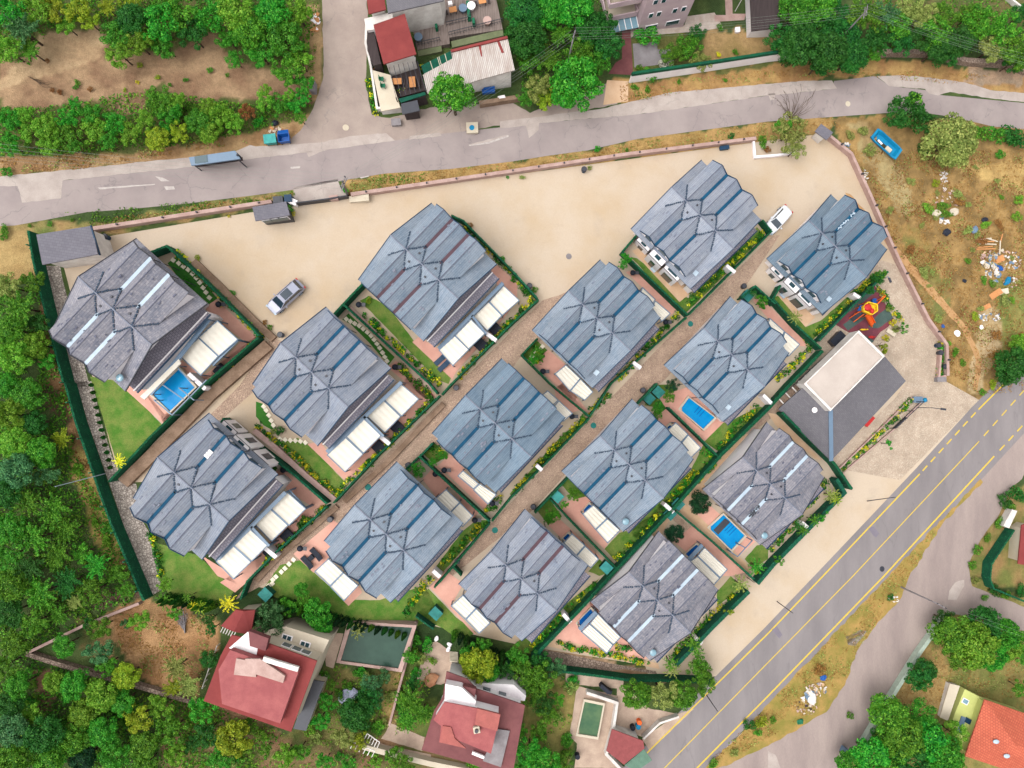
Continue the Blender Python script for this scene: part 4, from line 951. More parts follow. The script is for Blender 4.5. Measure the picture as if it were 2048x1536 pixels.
wall('garden_wall', T(1536, 0, (810, 465), (930, 440), (1290, 445), (1420, 480), (1560, 510), (1880, 530), (2060, 590)), 1.1, .7, M['rubblew'], 'weathered stone wall above the upper road at the right', 'wall')
wall('garden_wall', T(512, 0, (1790, 850), (2110, 800)), 1.0, .5, M['retain'], 'stone wall right of the big tree by the upper road', 'wall')
wall('garden_wall', T(512, 0, (895, 240), (890, 380), (930, 560), (980, 890), (1180, 890)), 1.0, .25, M['whitew'], 'low wall round the cream terrace at the side road corner', 'wall')
wall('garden_wall', T(512, 1152, (850, 1330), (1120, 1400), (1400, 1470), (1700, 1530)), 1.0, .6, M['cream'], 'cream garden wall below the vine pergola, left of the maroon house', 'wall')
wall('garden_wall', T(1536, 0, (1900, 0), (2060, 125)), .8, .3, M['whitew'], 'white kerb wall in the top right corner', 'wall')
wall('curb_wall', T(1024, 0, (1925, 1140), (1935, 1265), (2110, 1250), (2260, 1230)), .5, .3, M['white'], 'white kerb round the planted bed at the top of the yard', 'kerb')
wall('garden_wall', [(1886, 752), (1872, 756), (1876, 700)], .8, .3, M['pinkwall'], 'short pink return wall at the lower end of the field wall', 'wall')
wall('gate_rail', T(512, 384, (340, 108), (560, 80), (745, 50)), 1.1, .12, M['darkm'], 'dark sliding gate rail across the estate entrance', 'gate')
for i, ((x, y), lb) in enumerate([((1087, 1345), 0), ((788, 876), 0), ((1716, 624), 0)]): pass
# villa entrance stub walls
def stub(a, b, h=1.9, w=.45):
    wall('entrance_pier', [a, b], h, w, M['white'], 'short white wall stub ' + near(*cen([a, b])), 'wall', 'white stub walls at the plot fences')
for a, b in [(T(512, 384, (1830, 1130))[0], T(512, 384, (1925, 1200))[0]), (T(512, 768, (1000, 400))[0], T(512, 768, (1090, 475))[0]), (T(512, 768, (110, 1280))[0], T(512, 768, (205, 1360))[0]),
             (T(0, 384, (1570, 1460))[0], T(0, 384, (1700, 1580))[0]), (T(1024, 384, (950, 1370))[0], T(1024, 384, (1010, 1415))[0]), (T(1024, 384, (1680, 610))[0], T(1024, 384, (1750, 665))[0]),
             (T(1024, 768, (190, 640))[0], T(1024, 768, (235, 680))[0]), (T(512, 768, (1430, 1465))[0], T(512, 768, (1485, 1515))[0]), (T(1024, 768, (1195, 945))[0], T(1024, 768, (1265, 1010))[0]),
             (T(1024, 1152, (400, 270))[0], T(1024, 1152, (460, 335))[0]), (T(1536, 768, (225, 1090))[0], T(1536, 768, (290, 1145))[0]), (T(1024, 768, (1970, 90))[0], T(1024, 768, (2040, 160))[0]), (T(1536, 384, (630, 830))[0], T(1536, 384, (690, 870))[0]), (T(1024, 1152, (1440, 460))[0], T(1024, 1152, (1490, 500))[0])]:
    stub(a, b)

# ================================================================ AWNING PERGOLAS, POOLS
def pergola(quads, h=2.6, where='', frame='frame', off=0):
    Q = [[P(x, y, h) for x, y in q] for q in quads]
    c = sum((sum(q, Vector()) / 4 for q in Q), Vector()) / len(Q); zt = c.z
    root = empty('awning_pergola', (c.x, c.y, G(c.x)), ('single' if len(quads) == 1 else 'pair of') + ' stretched cream awning panels ' + (where or near(*cen([p for q in quads for p in q]))), 'awning', 'cream awnings on metal frames')
    Q = [[PZ(x, y, zt) for x, y in q] for q in quads]
    for q in Q:
        cc = sum(q, Vector()) / 4; mb = MB()
        n = 6; A, B_, C_, D = [cc + (p - cc) * .975 for p in q]     # slightly sagging fabric with cross battens
        t = lambda u, v: (A.lerp(B_, u)).lerp(D.lerp(C_, u), v) + Vector((0, 0, .05 - .10 * math.sin(math.pi * ((v * 4) % 1)) - .03 * math.sin(math.pi * u)))
        k0 = len(mb.v); NU, NV = 4, 16
        for i in range(NU + 1):
            for j in range(NV + 1): mb.v.append(tuple(t(i / NU, j / NV)))
        for i in range(NU):
            for j in range(NV):
                a = k0 + i * (NV + 1) + j; mb.f.append((a, a + NV + 1, a + NV + 2, a + 1)); mb.m.append(0)
        mb.build('fabric', M['fabric'], root, smooth=True)
        fr = MB()
        for a, b in zip(q, q[1:] + q[:1]): fr.bar(a, b, .1, .14)
        fr.build('frame', M[frame], root)
    pts = [p for q in Q for p in q]; used = []
    first = None
    for p in pts:
        if all((p - u).length > 1.2 for u in used):
            used.append(p); gz = G(p.x)
            pm = MB(); pm.box((p.x, p.y, (gz - .2 + zt) / 2), (.12, .12, zt - gz + .2)); pm.build('post', M[frame], root)
    return root
a = T(512, 384, (1980, 750), (2104, 868), (1970, 985), (1868, 878)); b = T(512, 384, (1860, 880), (1965, 988), (1850, 1108), (1740, 995))
pergola([a, b]); pergola([T(512, 384, (1720, 1020), (1830, 1132), (1700, 1255), (1595, 1148)), T(512, 384, (1590, 1152), (1700, 1260), (1575, 1388), (1465, 1265))])
pergola([T(512, 768, (1160, 0), (1300, 120), (1165, 255), (1025, 123)), T(512, 768, (1018, 128), (1155, 260), (1030, 388), (885, 253))])
pergola([T(512, 768, (865, 282), (1000, 412), (860, 552), (725, 422)), T(512, 768, (718, 430), (855, 560), (712, 702), (570, 567))])
pergola([T(512, 768, (245, 860), (398, 998), (265, 1128), (120, 993)), T(512, 768, (115, 1000), (255, 1130), (125, 1257), (-20, 1108))])
pergola([[(500.4, 1058.5), (534.8, 1090.8), (503.5, 1122), (468, 1090.8)], [(467, 1092), (501.8, 1123.7), (467, 1157.5), (432.7, 1122.5)]])
pergola([T(0, 384, (1740, 1030), (1902, 1180), (1750, 1312), (1590, 1163)), T(0, 384, (1588, 1168), (1745, 1315), (1605, 1465), (1440, 1310))])
pergola([T(512, 768, (1520, 845), (1628, 948), (1552, 1027), (1440, 915)), T(512, 768, (1632, 952), (1733, 1055), (1655, 1140), (1555, 1030))])
pergola([[(657, 1118), (686, 1145), (660, 1171), (630, 1143)], [(687, 1146), (716, 1171), (688, 1201), (661, 1173)]])
pergola([T(512, 768, (1655, 695), (1782, 800), (1738, 838), (1615, 735)), T(512, 768, (1790, 800), (1920, 885), (1855, 960), (1740, 848))])
pergola([T(1024, 768, (285, 55), (368, 130), (328, 168), (240, 90)), T(1024, 768, (375, 135), (482, 235), (412, 297), (335, 185))])
pergola([T(1024, 384, (430, 1385), (545, 1492), (462, 1590), (345, 1455)), T(1024, 384, (548, 1496), (645, 1600), (582, 1664), (468, 1592))])
pergola([T(1024, 384, (1045, 765), (1145, 860), (1120, 900), (1030, 800)), T(1024, 384, (1148, 872), (1265, 972), (1198, 1035), (1120, 925))])
pergola([T(1536, 384, (15, 1012), (130, 1115), (100, 1180), (-10, 1075)), T(1536, 384, (135, 1120), (252, 1220), (165, 1312), (105, 1215))])
pergola([T(1024, 768, (1310, 310), (1407, 402), (1347, 470), (1245, 370)), T(1024, 768, (1410, 408), (1510, 510), (1425, 595), (1352, 478))])
pergola([T(1024, 768, (650, 970), (758, 1075), (668, 1162), (565, 1040)), T(1024, 768, (762, 1080), (862, 1170), (765, 1270), (672, 1166))])
pergola([T(1024, 768, (480, 1200), (582, 1292), (515, 1370), (415, 1270)), T(1024, 768, (586, 1298), (690, 1400), (630, 1470), (520, 1374))])
pergola([T(512, 1152, (1655, 155), (1757, 257), (1675, 345), (1562, 240)), T(512, 1152, (1762, 262), (1872, 375), (1785, 457), (1680, 350))])
c6 = lambda *p: T(1100, 1060, *p, s=5.39)
pergola([c6((1665, 190), (1910, 425), (1835, 512), (1592, 278)), c6((1588, 285), (1828, 520), (1757, 600), (1515, 335))])
pergola([c6((515, 905), (760, 1155), (682, 1236), (430, 1010)), c6((425, 1015), (678, 1241), (610, 1330), (340, 1097))])
# blue-grey beam frames beside the awnings
def beams(segs, h, label):
    mb = MB(); ends = []
    c = P(*cen([p for s_ in segs for p in s_[:2]]))
    root = empty('pergola_frame', (c.x, c.y, G(c.x)), label, 'pergola', 'open metal pergola frames')
    for a, b, w in segs:
        A, B_ = P(*a, h), P(*b, h); z = c.z + h; A.z = B_.z = z; mb.bar(A, B_, w, .14); ends += [A, B_]
    mb.build('beam', M['frame'], root)
    for p in ends[:6]:
        pm = MB(); pm.bar((p.x, p.y, G(p.x) - .1), (p.x, p.y, p.z), .11); pm.build('post', M['frame'], root)
beams([((424, 641), (297, 788), .5)], 2.75, 'long blue-grey beam beside the roof of the garage villa')
beams([((1006, 568), (876, 696), .45), ((944, 631), (972, 668), .3)], 2.75, 'blue-grey beam beside the brown-guttered villa awnings')
beams([((805, 765), (650, 905), .45), ((728, 833), (768, 872), .3)], 2.75, 'blue-grey beam beside the silver-car villa awnings')
beams([((576, 983), (432, 1120), .45), ((503, 1053), (541, 1090), .3)], 2.75, 'blue-grey beam beside the rubble-strip villa awnings')
beams([((360, 776), (392, 800), .1), ((352, 731), (384, 762), .1), ((305, 800), (345, 830), .12), ((345, 830), (420, 760), .1), ((325, 770), (372, 800), .1)], 2.5, 'thin violet-grey frame over the uncovered blue pool')
beams([(T(1024, 768, (1760, 1350))[0], T(1024, 768, (1810, 1385))[0], .1), (T(1024, 768, (1810, 1385))[0], T(1024, 768, (1920, 1250))[0], .1), (T(1024, 768, (1825, 1290))[0], T(1024, 768, (1865, 1310))[0], .1)], 2.5, 'black tubular frame at the corner of the two-part pool')

def pool(quad, label, water='pool', cop='poolwall', h=.35, w=.2, steps=False, cat='pool'):
    zc = max(G(P(*q_).x) for q_ in quad) + min(h, .12)
    q = [PZ(x, y, zc) for x, y in quad]; c = sum(q, Vector()) / 4
    root = empty('pool', (c.x, c.y, zc - .1), label, cat)
    mb = MB()
    for i in range(4):
        a, b = q[i], q[(i + 1) % 4]; ia = a + (c - a).normalized() * w * 1.4; ib = b + (c - b).normalized() * w * 1.4
        mb.prism([a, b, ib, ia], 1.6)
    mb.build('coping', M[cop], root)
    inn = [p + (c - p).normalized() * (w * 1.4 - .03) for p in q]
    mb = MB(); mb.face([p - Vector((0, 0, .18)) for p in inn]); wt = mb.build('water', M[water], root)
    if steps:
        mb = MB(); a, b, c_, d = inn
        for k in range(3):
            t0 = .62 - .1 * k; mb.prism([a.lerp(b, t0) - Vector((0, 0, .16 - .0 * k)), a.lerp(b, t0 + .02) - Vector((0, 0, .16)), d.lerp(c_, t0 + .02).lerp(a.lerp(b, t0 + .02), .45) - Vector((0, 0, .16)), d.lerp(c_, t0).lerp(a.lerp(b, t0), .45) - Vector((0, 0, .16))], .03)
        mb.build('pool_step', M['poold'], root)
    return root
pool([(358, 733), (394, 774), (338, 828), (299, 790)], 'uncovered bright blue pool beside the garage villa')
pool(T(1024, 768, (1408, 95), (1640, 272), (1537, 376), (1330, 200)), 'large uncovered blue pool with steps beside the open-pool villa', steps=True)
pool(T(1024, 768, (1690, 1030), (1880, 1218), (1760, 1345), (1560, 1148)), 'blue pool crossed by a dark band beside the fallen-tile villa', steps=True)
o = T(1024, 768, (1705, 1075), (1745, 1105), (1650, 1205), (1612, 1170)); mb = MB(); zc = G(P(*cen(o)).x) + .42; mb.prism([PZ(x, y, zc) for x, y in o], .12); tag(mb.build('pool_cover', M['darkm']), 'dark slatted cover band lying across the two-part pool', 'cover')
pool(T(1024, 768, (455, 1180), (480, 1205), (420, 1270), (390, 1238)), 'blue pool end showing past the awnings right of the lower lane end', 'poold')
pool(T(1024, 768, (620, 945), (665, 975), (580, 1055), (545, 1030)), 'narrow blue pool end beside the awnings below the lane boxes', 'poold')
pool(T(1024, 768, (1262, 312), (1305, 335), (1262, 385), (1222, 352)), 'dark pool end above the awnings of the villa with the roof dish', 'poold')
pool(c6((1585, 135), (1665, 190), (1515, 335), (1440, 265)), 'deep blue pool end upper right of the bottom corner villa', 'poold')
pool(c6((445, 830), (510, 900), (340, 1085), (275, 1005)), 'deep blue pool end lower left of the bottom corner villa', 'poold')
beams([(c6((1640, 160))[0], c6((1500, 325))[0], .5)], 2.6, 'broad blue-grey beam over the upper right pool end')
beams([(c6((495, 880))[0], c6((320, 1080))[0], .5)], 2.6, 'broad blue-grey beam over the lower left pool end')
beams([(T(0, 384, (1915, 1190))[0], T(0, 384, (1700, 1385))[0], .25)], 2.5, 'bright blue rail under the awnings of the garage villa')
beams([(T(512, 768, (265, 850))[0], T(512, 768, (400, 985))[0], .22)], 2.5, 'bright blue rail under the awnings of the rubble-strip villa')
o = MB(); q = T(0, 768, (1120, 100), (1430, -200), (1445, -165), (1155, 125)); zc = G(P(*cen(q)).x) + 2.5; o.prism([PZ(x, y, zc) for x, y in q], .2); tag(o.build('rolled_awning', M['fabric']), 'rolled up cream awning beside the uncovered blue pool', 'awning')
# ================================================================ OTHER BUILDINGS
def rootat(name, pts, label, cat, group=None):
    c = P(*cen(pts)); return empty(name, (c.x, c.y, G(c.x)), label, cat, group)
def bld(root, pts, h, wm, rm, kind='flat', rise=1.0, over=.35, z0=None, rname='roof', wname='wall', thick=.18, ridge=None, below=1.5):
    """walls + roof from the pixel outline of the roof edge at height h; returns (roof, wall, eave pts)"""
    zt = (root.location.z if z0 is None else z0) + h
    q = [PZ(x, y, zt) for x, y in pts]; c = sum(q, Vector()) / len(q)
    ar = sum(q[i].x * q[(i + 1) % len(q)].y - q[(i + 1) % len(q)].x * q[i].y for i in range(len(q)))
    if ar < 0: q = q[::-1]
    inn = [p + (c - p).normalized() * over * 1.3 for p in q]
    mb = MB(); mb.prism([p - Vector((0, 0, thick * .7)) for p in inn], h + below); w = mb.build(wname, wm, root)
    mb = MB()
    if kind == 'flat': mb.prism(q, thick)
    elif kind == 'hip' and len(q) == 4:
        if (q[0] - q[1]).length > (q[1] - q[2]).length: a, b = (q[1], q[2]), (q[3], q[0])
        else: a, b = (q[0], q[1]), (q[2], q[3])
        m1, m2 = (a[0] + a[1]) / 2, (b[0] + b[1]) / 2; ln = (m2 - m1).length; wd = (a[0] - a[1]).length / 2
        k = min(.48, wd / ln); r1, r2 = m1.lerp(m2, k) + Vector((0, 0, rise)), m2.lerp(m1, k) + Vector((0, 0, rise))
        mb.face([a[0], a[1], r1]); mb.face([a[1], b[0], r2, r1]); mb.face([b[0], b[1], r2]); mb.face([b[1], a[0], r1, r2]); mb.prism([p - Vector((0, 0, .01)) for p in q], thick)
    elif kind == 'gable' and len(q) == 4:
        if ridge == 0: a, b = (q[0], q[1]), (q[2], q[3])
        else: a, b = (q[1], q[2]), (q[3], q[0])
        r1, r2 = (a[0] + a[1]) / 2 + Vector((0, 0, rise)), (b[0] + b[1]) / 2 + Vector((0, 0, rise))
        mb.face([a[1], b[0], r2, r1]); mb.face([b[1], a[0], r1, r2]); mb.face([a[0], a[1], r1]); mb.face([b[0], b[1], r2]); mb.prism([p - Vector((0, 0, .01)) for p in q], thick)
    elif kind == 'shed': mb.prism([p + Vector((0, 0, rise if i in (0, 1) else 0)) for i, p in enumerate(q)], thick)
    r = mb.build(rname, rm, root)
    return r, w, inn, zt
def win(root, a, b, t, z, w, h, proud=.06, name='window', gl='glass', fr='white', out=None):
    """window on the wall line a-b (world), centred at fraction t, sill-centre height z"""
    a, b = Vector(a), Vector(b); d = (b - a); d.z = 0; d.normalize(); n = Vector((d.y, -d.x, 0))
    if out is not None and n.dot(out) < 0: n = -n
    p = a.lerp(b, t); p.z = z; p += n * proud * .5; rz = math.atan2(d.y, d.x)
    mb = MB(); mb.box(p, (w + .14, proud + .04, h + .14), rz); f = mb.build(name, M[fr], root)
    mb = MB(); mb.box(p + n * .03, (w, proud + .04, h), rz); mb.build('pane', M[gl], f)
# grey garage
pt = T(0, 384, (290, 340), (732, 270), (800, 505), (358, 588)); r = rootat('garage', pt, 'grey-tiled garage shed in the top left corner of the estate', 'garage')
ro, w, q, zt = bld(r, pt, 3.0, M['whitew'], M['greyroof'], 'shed', .4)
mb = MB(); e = [PZ(*pt[i], zt + (.02 if 1 else 0)) for i in (1, 2)]; mb.bar(e[0] + Vector((0, 0, .1)), e[1], .14, .2); mb.build('eave_trim', M['navy'], ro)
# guard hut
pt = T(512, 384, (-30, 120), (240, 75), (270, 185), (-5, 232)); r = rootat('guard_hut', pt, 'grey-roofed guard hut beside the estate gate', 'hut')
ro, w, q, zt = bld(r, pt, 2.8, M['darkm'], M['greyroof'], 'flat')
for t in (.2, .5, .8): win(r, q[0], q[1], t, zt - 1.3, 1.0, 1.0, out=Vector((0, -1, 0)))
# transformer / small dark shed at upper right yard corner
pt = T(1536, 0, (425, 990), (522, 1060), (470, 1120), (375, 1050)); r = rootat('guard_hut', pt, 'small dark grey roofed hut in the upper right corner of the yard', 'hut')
bld(r, pt, 2.6, M['whitew'], M['greyroof'], 'flat')
# clubhouse
pt = [(1557, 818), (1662, 922), (1812, 762), (1722, 672)]
r = rootat('clubhouse', pt, 'clubhouse with big grey hipped roof and raised cream flat-roofed block', 'clubhouse')
z = r.location.z
q = [PZ(x, y, z + 3.4) for x, y in pt]; hi = [PZ(x, y, z + 4.9) for x, y in ((1612, 770), (1661, 820), (1768, 711), (1719, 663))]
mb = MB()
for a, b, c_, d in ((q[0], q[1], hi[1], hi[0]), (q[1], q[2], hi[2], hi[1]), (q[2], q[3], hi[3], hi[2]), (q[3], q[0], hi[0], hi[3])): mb.face([a, b, c_, d])
mb.prism([p - Vector((0, 0, .02)) for p in q], .2); ro = mb.build('roof', M['clubroof'], r)
mb = MB(); mb.bar(q[1] + Vector((0, 0, .06)), hi[1] + Vector((0, 0, .04)), .55, .08); mb.build('hip_flashing', M['frame'], ro)
cc = sum(q, Vector()) / 4; mb = MB(); mb.prism([p + (cc - p).normalized() * .8 - Vector((0, 0, .15)) for p in q], 5); mb.build('wall', M['white'], r)
top = [PZ(x, y, z + 6.2) for x, y in ((1608, 768), (1661, 822), (1770, 712), (1718, 661))]; tc = sum(top, Vector()) / 4
mb = MB(); mb.prism([Vector((p.x, p.y, z + 5.9)) for p in top], 2.2); bk = mb.build('upper_block', M['whitew'], r)
mb = MB()
for i in range(4): mb.prism([top[i], top[(i + 1) % 4], top[(i + 1) % 4].lerp(tc, .06), top[i].lerp(tc, .06)], .45)
mb.build('parapet', M['whitew'], bk)
mb = MB(); mb.face([p.lerp(tc, .05) - Vector((0, 0, .27)) for p in top]); mb.build('flat_roof', M['flatroof'], bk)
mb = MB(); d = PZ(1627, 820, z + 4.3); mb.tube(d - Vector((0, 0, .6)), d + Vector((0, 0, .3)), .05); mb.blob(d + Vector((0, 0, .35)), (.38, .38, .14), 12, 6); mb.bar(d, PZ(1636, 803, z + 4.5), .05); mb.build('satellite_dish', M['white'], r)
sl = empty('slat_pergola', P(1590, 780), 'white slatted pergola at the left side of the clubhouse', 'pergola')
A, B_ = PZ(1694, 688, z + 2.9), PZ(1566, 806, z + 2.9); o_ = (B_ - A).normalized(); o_ = Vector((o_.y, -o_.x, 0)) * -.75; o_ = o_ if o_.x < 0 else -o_
for k in range(11):
    p = A.lerp(B_, k / 10); mb = MB(); mb.bar(p - o_ * .2, p + o_, .16, .1); mb.build('slat', M['whitew'], sl)
mb = MB(); mb.bar(A + o_ - Vector((0, 0, .12)), B_ + o_ - Vector((0, 0, .12)), .1); mb.build('beam', M['darkm'], sl)
for t in (0, .5, 1):
    p = (A + o_).lerp(B_ + o_, t); mb = MB(); mb.bar((p.x, p.y, G(p.x) - .2), (p.x, p.y, p.z - .15), .1); mb.build('post', M['darkm'], sl)
# roadside shelter
pt = T(0, 0, (1510, 1258), (1880, 1205), (1922, 1270), (1530, 1325)); r = rootat('bus_shelter', pt, 'long grey roadside shelter with a dark glazed roof section on the upper road', 'shelter')
zt = r.location.z + 2.2; q = [PZ(x, y, zt) for x, y in pt]; mb = MB(); mb.prism(q, .22); ro = mb.build('roof', M['frame'], r)
for i in range(4): p = q[i].lerp(q[(i + 2) % 4], .06); mb = MB(); mb.bar((p.x, p.y, G(p.x) - .1), (p.x, p.y, zt - .2), .1); mb.build('post', M['darkm'], r)
mb = MB(); a_, b_ = q[0].lerp(q[3], .1), q[1].lerp(q[2], .1); mb.bar(a_ - Vector((0, 0, 1.2)), b_ - Vector((0, 0, 1.2)), .06, 1.6); mb.build('back_panel', M['glass'], r)
mb = MB(); a_, b_ = q[0].lerp(q[3], .35), q[1].lerp(q[2], .35); mb.bar(a_ - Vector((0, 0, 1.7)), b_ - Vector((0, 0, 1.7)), .4, .08); mb.build('bench', M['darkwood'], r)
mb = MB(); mb.prism([PZ(x, y, zt + .05) for x, y in T(0, 0, (1555, 1252), (1655, 1238), (1662, 1295), (1560, 1308))], .04); mb.build('skylight', M['glass'], ro)
mb = MB(); p = PZ(*T(0, 0, (1900, 1240))[0], zt + .1); mb.blob(p, .15, 8, 5); mb.build('roof_vent', M['darkm'], ro)
# --- cafe / deck house, top centre
S1 = lambda *p: T(512, 0, *p)
pt = S1((940, 200), (1190, 108), (1282, 432), (1020, 512)); r = rootat('red_roofed_house', pt, 'house with plain red ridged sheet roof beside the side road', 'house')
bld(r, pt, 4.2, M['whitew'], M['redroof'], 'gable', .7, ridge=1)
pt = S1((880, -60), (1020, -60), (1040, 75), (900, 112)); r = rootat('red_roofed_shed', pt, 'small red roof at the top edge beside the side road', 'shed')
bld(r, pt, 4.0, M['whitew'], M['redroof'], 'flat')
pt = S1((1025, -120), (1520, -120), (1500, 5), (1055, 106)); r = rootat('tiled_house', pt, 'dark grey tiled roof cut off by the top edge', 'house')
bld(r, pt, 5.2, M['whitew'], M['clubroof'], 'flat')
pt = S1((865, 150), (1210, 65), (1230, 100), (940, 195), (945, 235), (885, 245)); r = rootat('white_annex', pt, 'white flat-topped annex between the two red roofs', 'annex')
bld(r, pt, 3.0, M['white'], M['whitew'], 'flat', over=.1)
pt = S1((1560, 410), (2012, 300), (2070, 560), (1780, 640), (1430, 760), (1370, 745), (1335, 600)); r = rootat('corrugated_shed', pt, 'long shed with weathered pale corrugated roof', 'shed')
ro, w, q, zt = bld(r, pt, 3.2, M['whitew'], M['corr'], 'flat')
mb = MB(); mb.bar(PZ(*pt[0], zt + .1), PZ(*pt[1], zt + .1), .3, .25); mb.build('roof_edge', M['redroof'], ro)
mb = MB(); a, b, c_, d = [PZ(x, y, zt + .03) for x, y in S1((1780, 365), (1800, 362), (1810, 450), (1800, 452))]; mb.prism([a, b, c_, d], .02)
a, b, c_, d = [PZ(x, y, zt + .03) for x, y in S1((1925, 325), (1945, 322), (1985, 420), (1965, 425))]; mb.prism([a, b, c_, d], .02); mb.build('rust_streak', M['redroof'], ro)
for t in (.12, .3): win(r, q[2], q[3], t, zt - 1.4, .9, .7)
for t in (.1, .25): win(r, q[3], q[4], t, zt - 1.4, .9, .7) if 0 else None
# deck
dk = rootat('timber_deck', S1((1230, 60), (1900, 0), (1980, 280), (1280, 440)), 'large weathered timber deck with furniture at the top edge', 'deck')
zd = dk.location.z + 1.0; mb = MB(); mb.prism([PZ(x, y, zd) for x, y in S1((1225, 90), (1500, 20), (1500, -100), (1900, -100), (1975, 235), (1545, 300), (1550, 350), (1290, 400))], 1.8); mb.build('deck_floor', M['wood'], dk)
mb = MB(); mb.prism([PZ(x, y, zd - .1) for x, y in S1((1560, 330), (1975, 235), (1980, 285), (1570, 380))], 1); mb.prism([PZ(x, y, zd - .1) for x, y in S1((1290, 405), (1480, 360), (1490, 410), (1300, 450))], 1); mb.build('planter', mat('mossy_planter', (128, 136, 100), .9), dk)
def railing(segs, root, m='darkm', h=.95):
    mb = MB()
    for a, b in segs:
        A, B_ = PZ(*a, zd), PZ(*b, zd); n = max(2, int((B_ - A).length / .35))
        up = Vector((0, 0, h)); mb.bar(A + up, B_ + up, .06); mb.bar(A + up * .4, B_ + up * .4, .04)
        for i in range(n + 1): p = A.lerp(B_, i / n); mb.bar(p, p + up, .04)
    mb.build('railing', M[m], root)
railing([S1((1280, 375), (1475, 330)), S1((1545, 290), (1975, 180)), S1((1525, 210), (1700, 170)), S1((1700, 170), (1720, 120))], dk)
def table(px, py, w, l, rz, z, label, top='orangew', h=.75):
    p = PZ(px, py, z + h); r = empty('table', (p.x, p.y, z), label, 'table', None, rz)
    mb = MB(); mb.box((0, 0, h), (w, l, .06)); mb.build('table_top', M[top], r, world=False)
    for sx in (-1, 1):
        for sy in (-1, 1): mb = MB(); mb.box((sx * (w / 2 - .1), sy * (l / 2 - .1), h / 2 - .02), (.07, .07, h - .04)); mb.build('leg', M['darkwood'], r, world=False)
    for sx in (-1, 1):
        mb = MB(); mb.box((sx * (w / 2 + .35), 0, .42), (.28, l * .9, .05)); mb.build('bench_seat', M['darkwood'], r, world=False)
table(*S1((1575, 75))[0], .9, .7, .2, zd, 'small orange table on the timber deck by the white umbrella base')
table(*S1((1810, 5))[0], .9, .7, .2, zd, 'orange table at the top edge of the timber deck')
table(*S1((1310, 130))[0], .7, 1.0, .2, zd, 'grey bench table near the deck entrance', 'grey'); table(*S1((1312, 188))[0], 1.2, .5, .2, zd, 'pinkish low table on the timber deck', 'pinkwall')
def furn(name, px, py, size, m, rz, z, label, cat, h2=None):
    p = PZ(px, py, z + size[2]); mb = MB(); mb.box((p.x, p.y, z + size[2] / 2), size, rz)
    mb.box((p.x, p.y, z + size[2] + .06), (size[0] * .86, size[1] * .86, .12), rz); mb.box((p.x - math.sin(rz) * -size[1] * .45, p.y + math.cos(rz) * -size[1] * .45, z + size[2] + .2), (size[0], .1, .5), rz)
    tag(mb.build(name, M[m]), label, cat)
furn('sofa', *S1((1300, 90))[0], (1.0, .8, .5), 'white', .2, zd, 'white cushioned seat at the deck entrance', 'sofa'); furn('cabinet', *S1((1245, 145))[0], (.6, .7, .9), 'white', .1, zd, 'white cabinet by the red sheet roof', 'cabinet')
furn('sofa', *S1((1555, 30))[0], (.5, .7, .6), 'white', .2, zd, 'white seat above the small orange deck table', 'sofa')
furn('bench', *S1((1400, 115))[0], (.35, 2.2, .5), 'grnp', .15, zd, 'dark green bench across the timber deck', 'bench'); furn('bench', *S1((1700, 80))[0], (.4, 2.4, .5), 'grnp', .1, zd, 'long dark green bench in the middle of the deck', 'bench')
furn('bench', *S1((1740, 170))[0], (.35, .9, .5), 'grnp', .1, zd, 'short green bench by the deck railing', 'bench'); furn('bench', *S1((1440, 195))[0], (.3, 1.3, .5), 'grnp', .15, zd, 'narrow green bench beside the deck railing', 'bench')
for (x, y), c_, lb in ((S1((1298, 292))[0], 'frame', 'round grey tub on the left of the deck'), (S1((1655, 60))[0], 'frame', 'round grey tub near the top of the deck'), (S1((1722, 42))[0], 'white', 'round white tub between green benches'), (S1((1850, 160))[0], 'pinkwall', 'round pink table by the deck corner')):
    p = PZ(x, y, zd + .8); mb = MB(); mb.tube((p.x, p.y, zd), (p.x, p.y, zd + .7), .3, .5, 14); mb.tube((p.x, p.y, zd + .7), (p.x, p.y, zd + .78), .52, .52, 14); tag(mb.build('tub_table', M[c_]), lb, 'tub')
# vine pergola deck, green awning, cream terrace
vp = rootat('vine_pergola', S1((1060, 520), (1290, 490), (1350, 700), (1120, 780)), 'dark board deck with wires and vines beside the cream terrace', 'pergola'); zd = vp.location.z + .6
mb = MB(); mb.prism([PZ(x, y, zd) for x, y in S1((1055, 515), (1290, 485), (1360, 720), (1120, 785))], 1.4); mb.build('deck_floor', M['darkwood'], vp)
mb = MB()
for k in range(7):
    t = k / 6; a = (1060 + 230 * t, 515 - 25 * t); b = (1120 + 235 * t, 780 - 60 * t); mb.bar(PZ(*S1(a)[0], zd + 2.2), PZ(*S1(b)[0], zd + 2.2), .05)
for a in ((1060, 515), (1290, 490), (1355, 715), (1120, 780)): p = PZ(*S1(a)[0], zd + 2.2); mb.bar((p.x, p.y, zd), (p.x, p.y, p.z), .1)
mb.build('frame', M['darkm'], vp)
table(*S1((1128, 650))[0], 1.1, .75, .05, zd, 'left orange table on the vine-edged board deck'); table(*S1((1250, 655))[0], .75, 1.3, .1, zd, 'right orange table on the vine-edged board deck')
pt = S1((930, 560), (1075, 600), (1155, 860), (1000, 890)); r = rootat('cream_terrace', pt, 'flat cream roof terrace at the corner of the side road', 'terrace'); bld(r, pt, 1.2, M['whitew'], M['cream'], 'flat', over=.05)
zc2 = r.location.z + 1.2
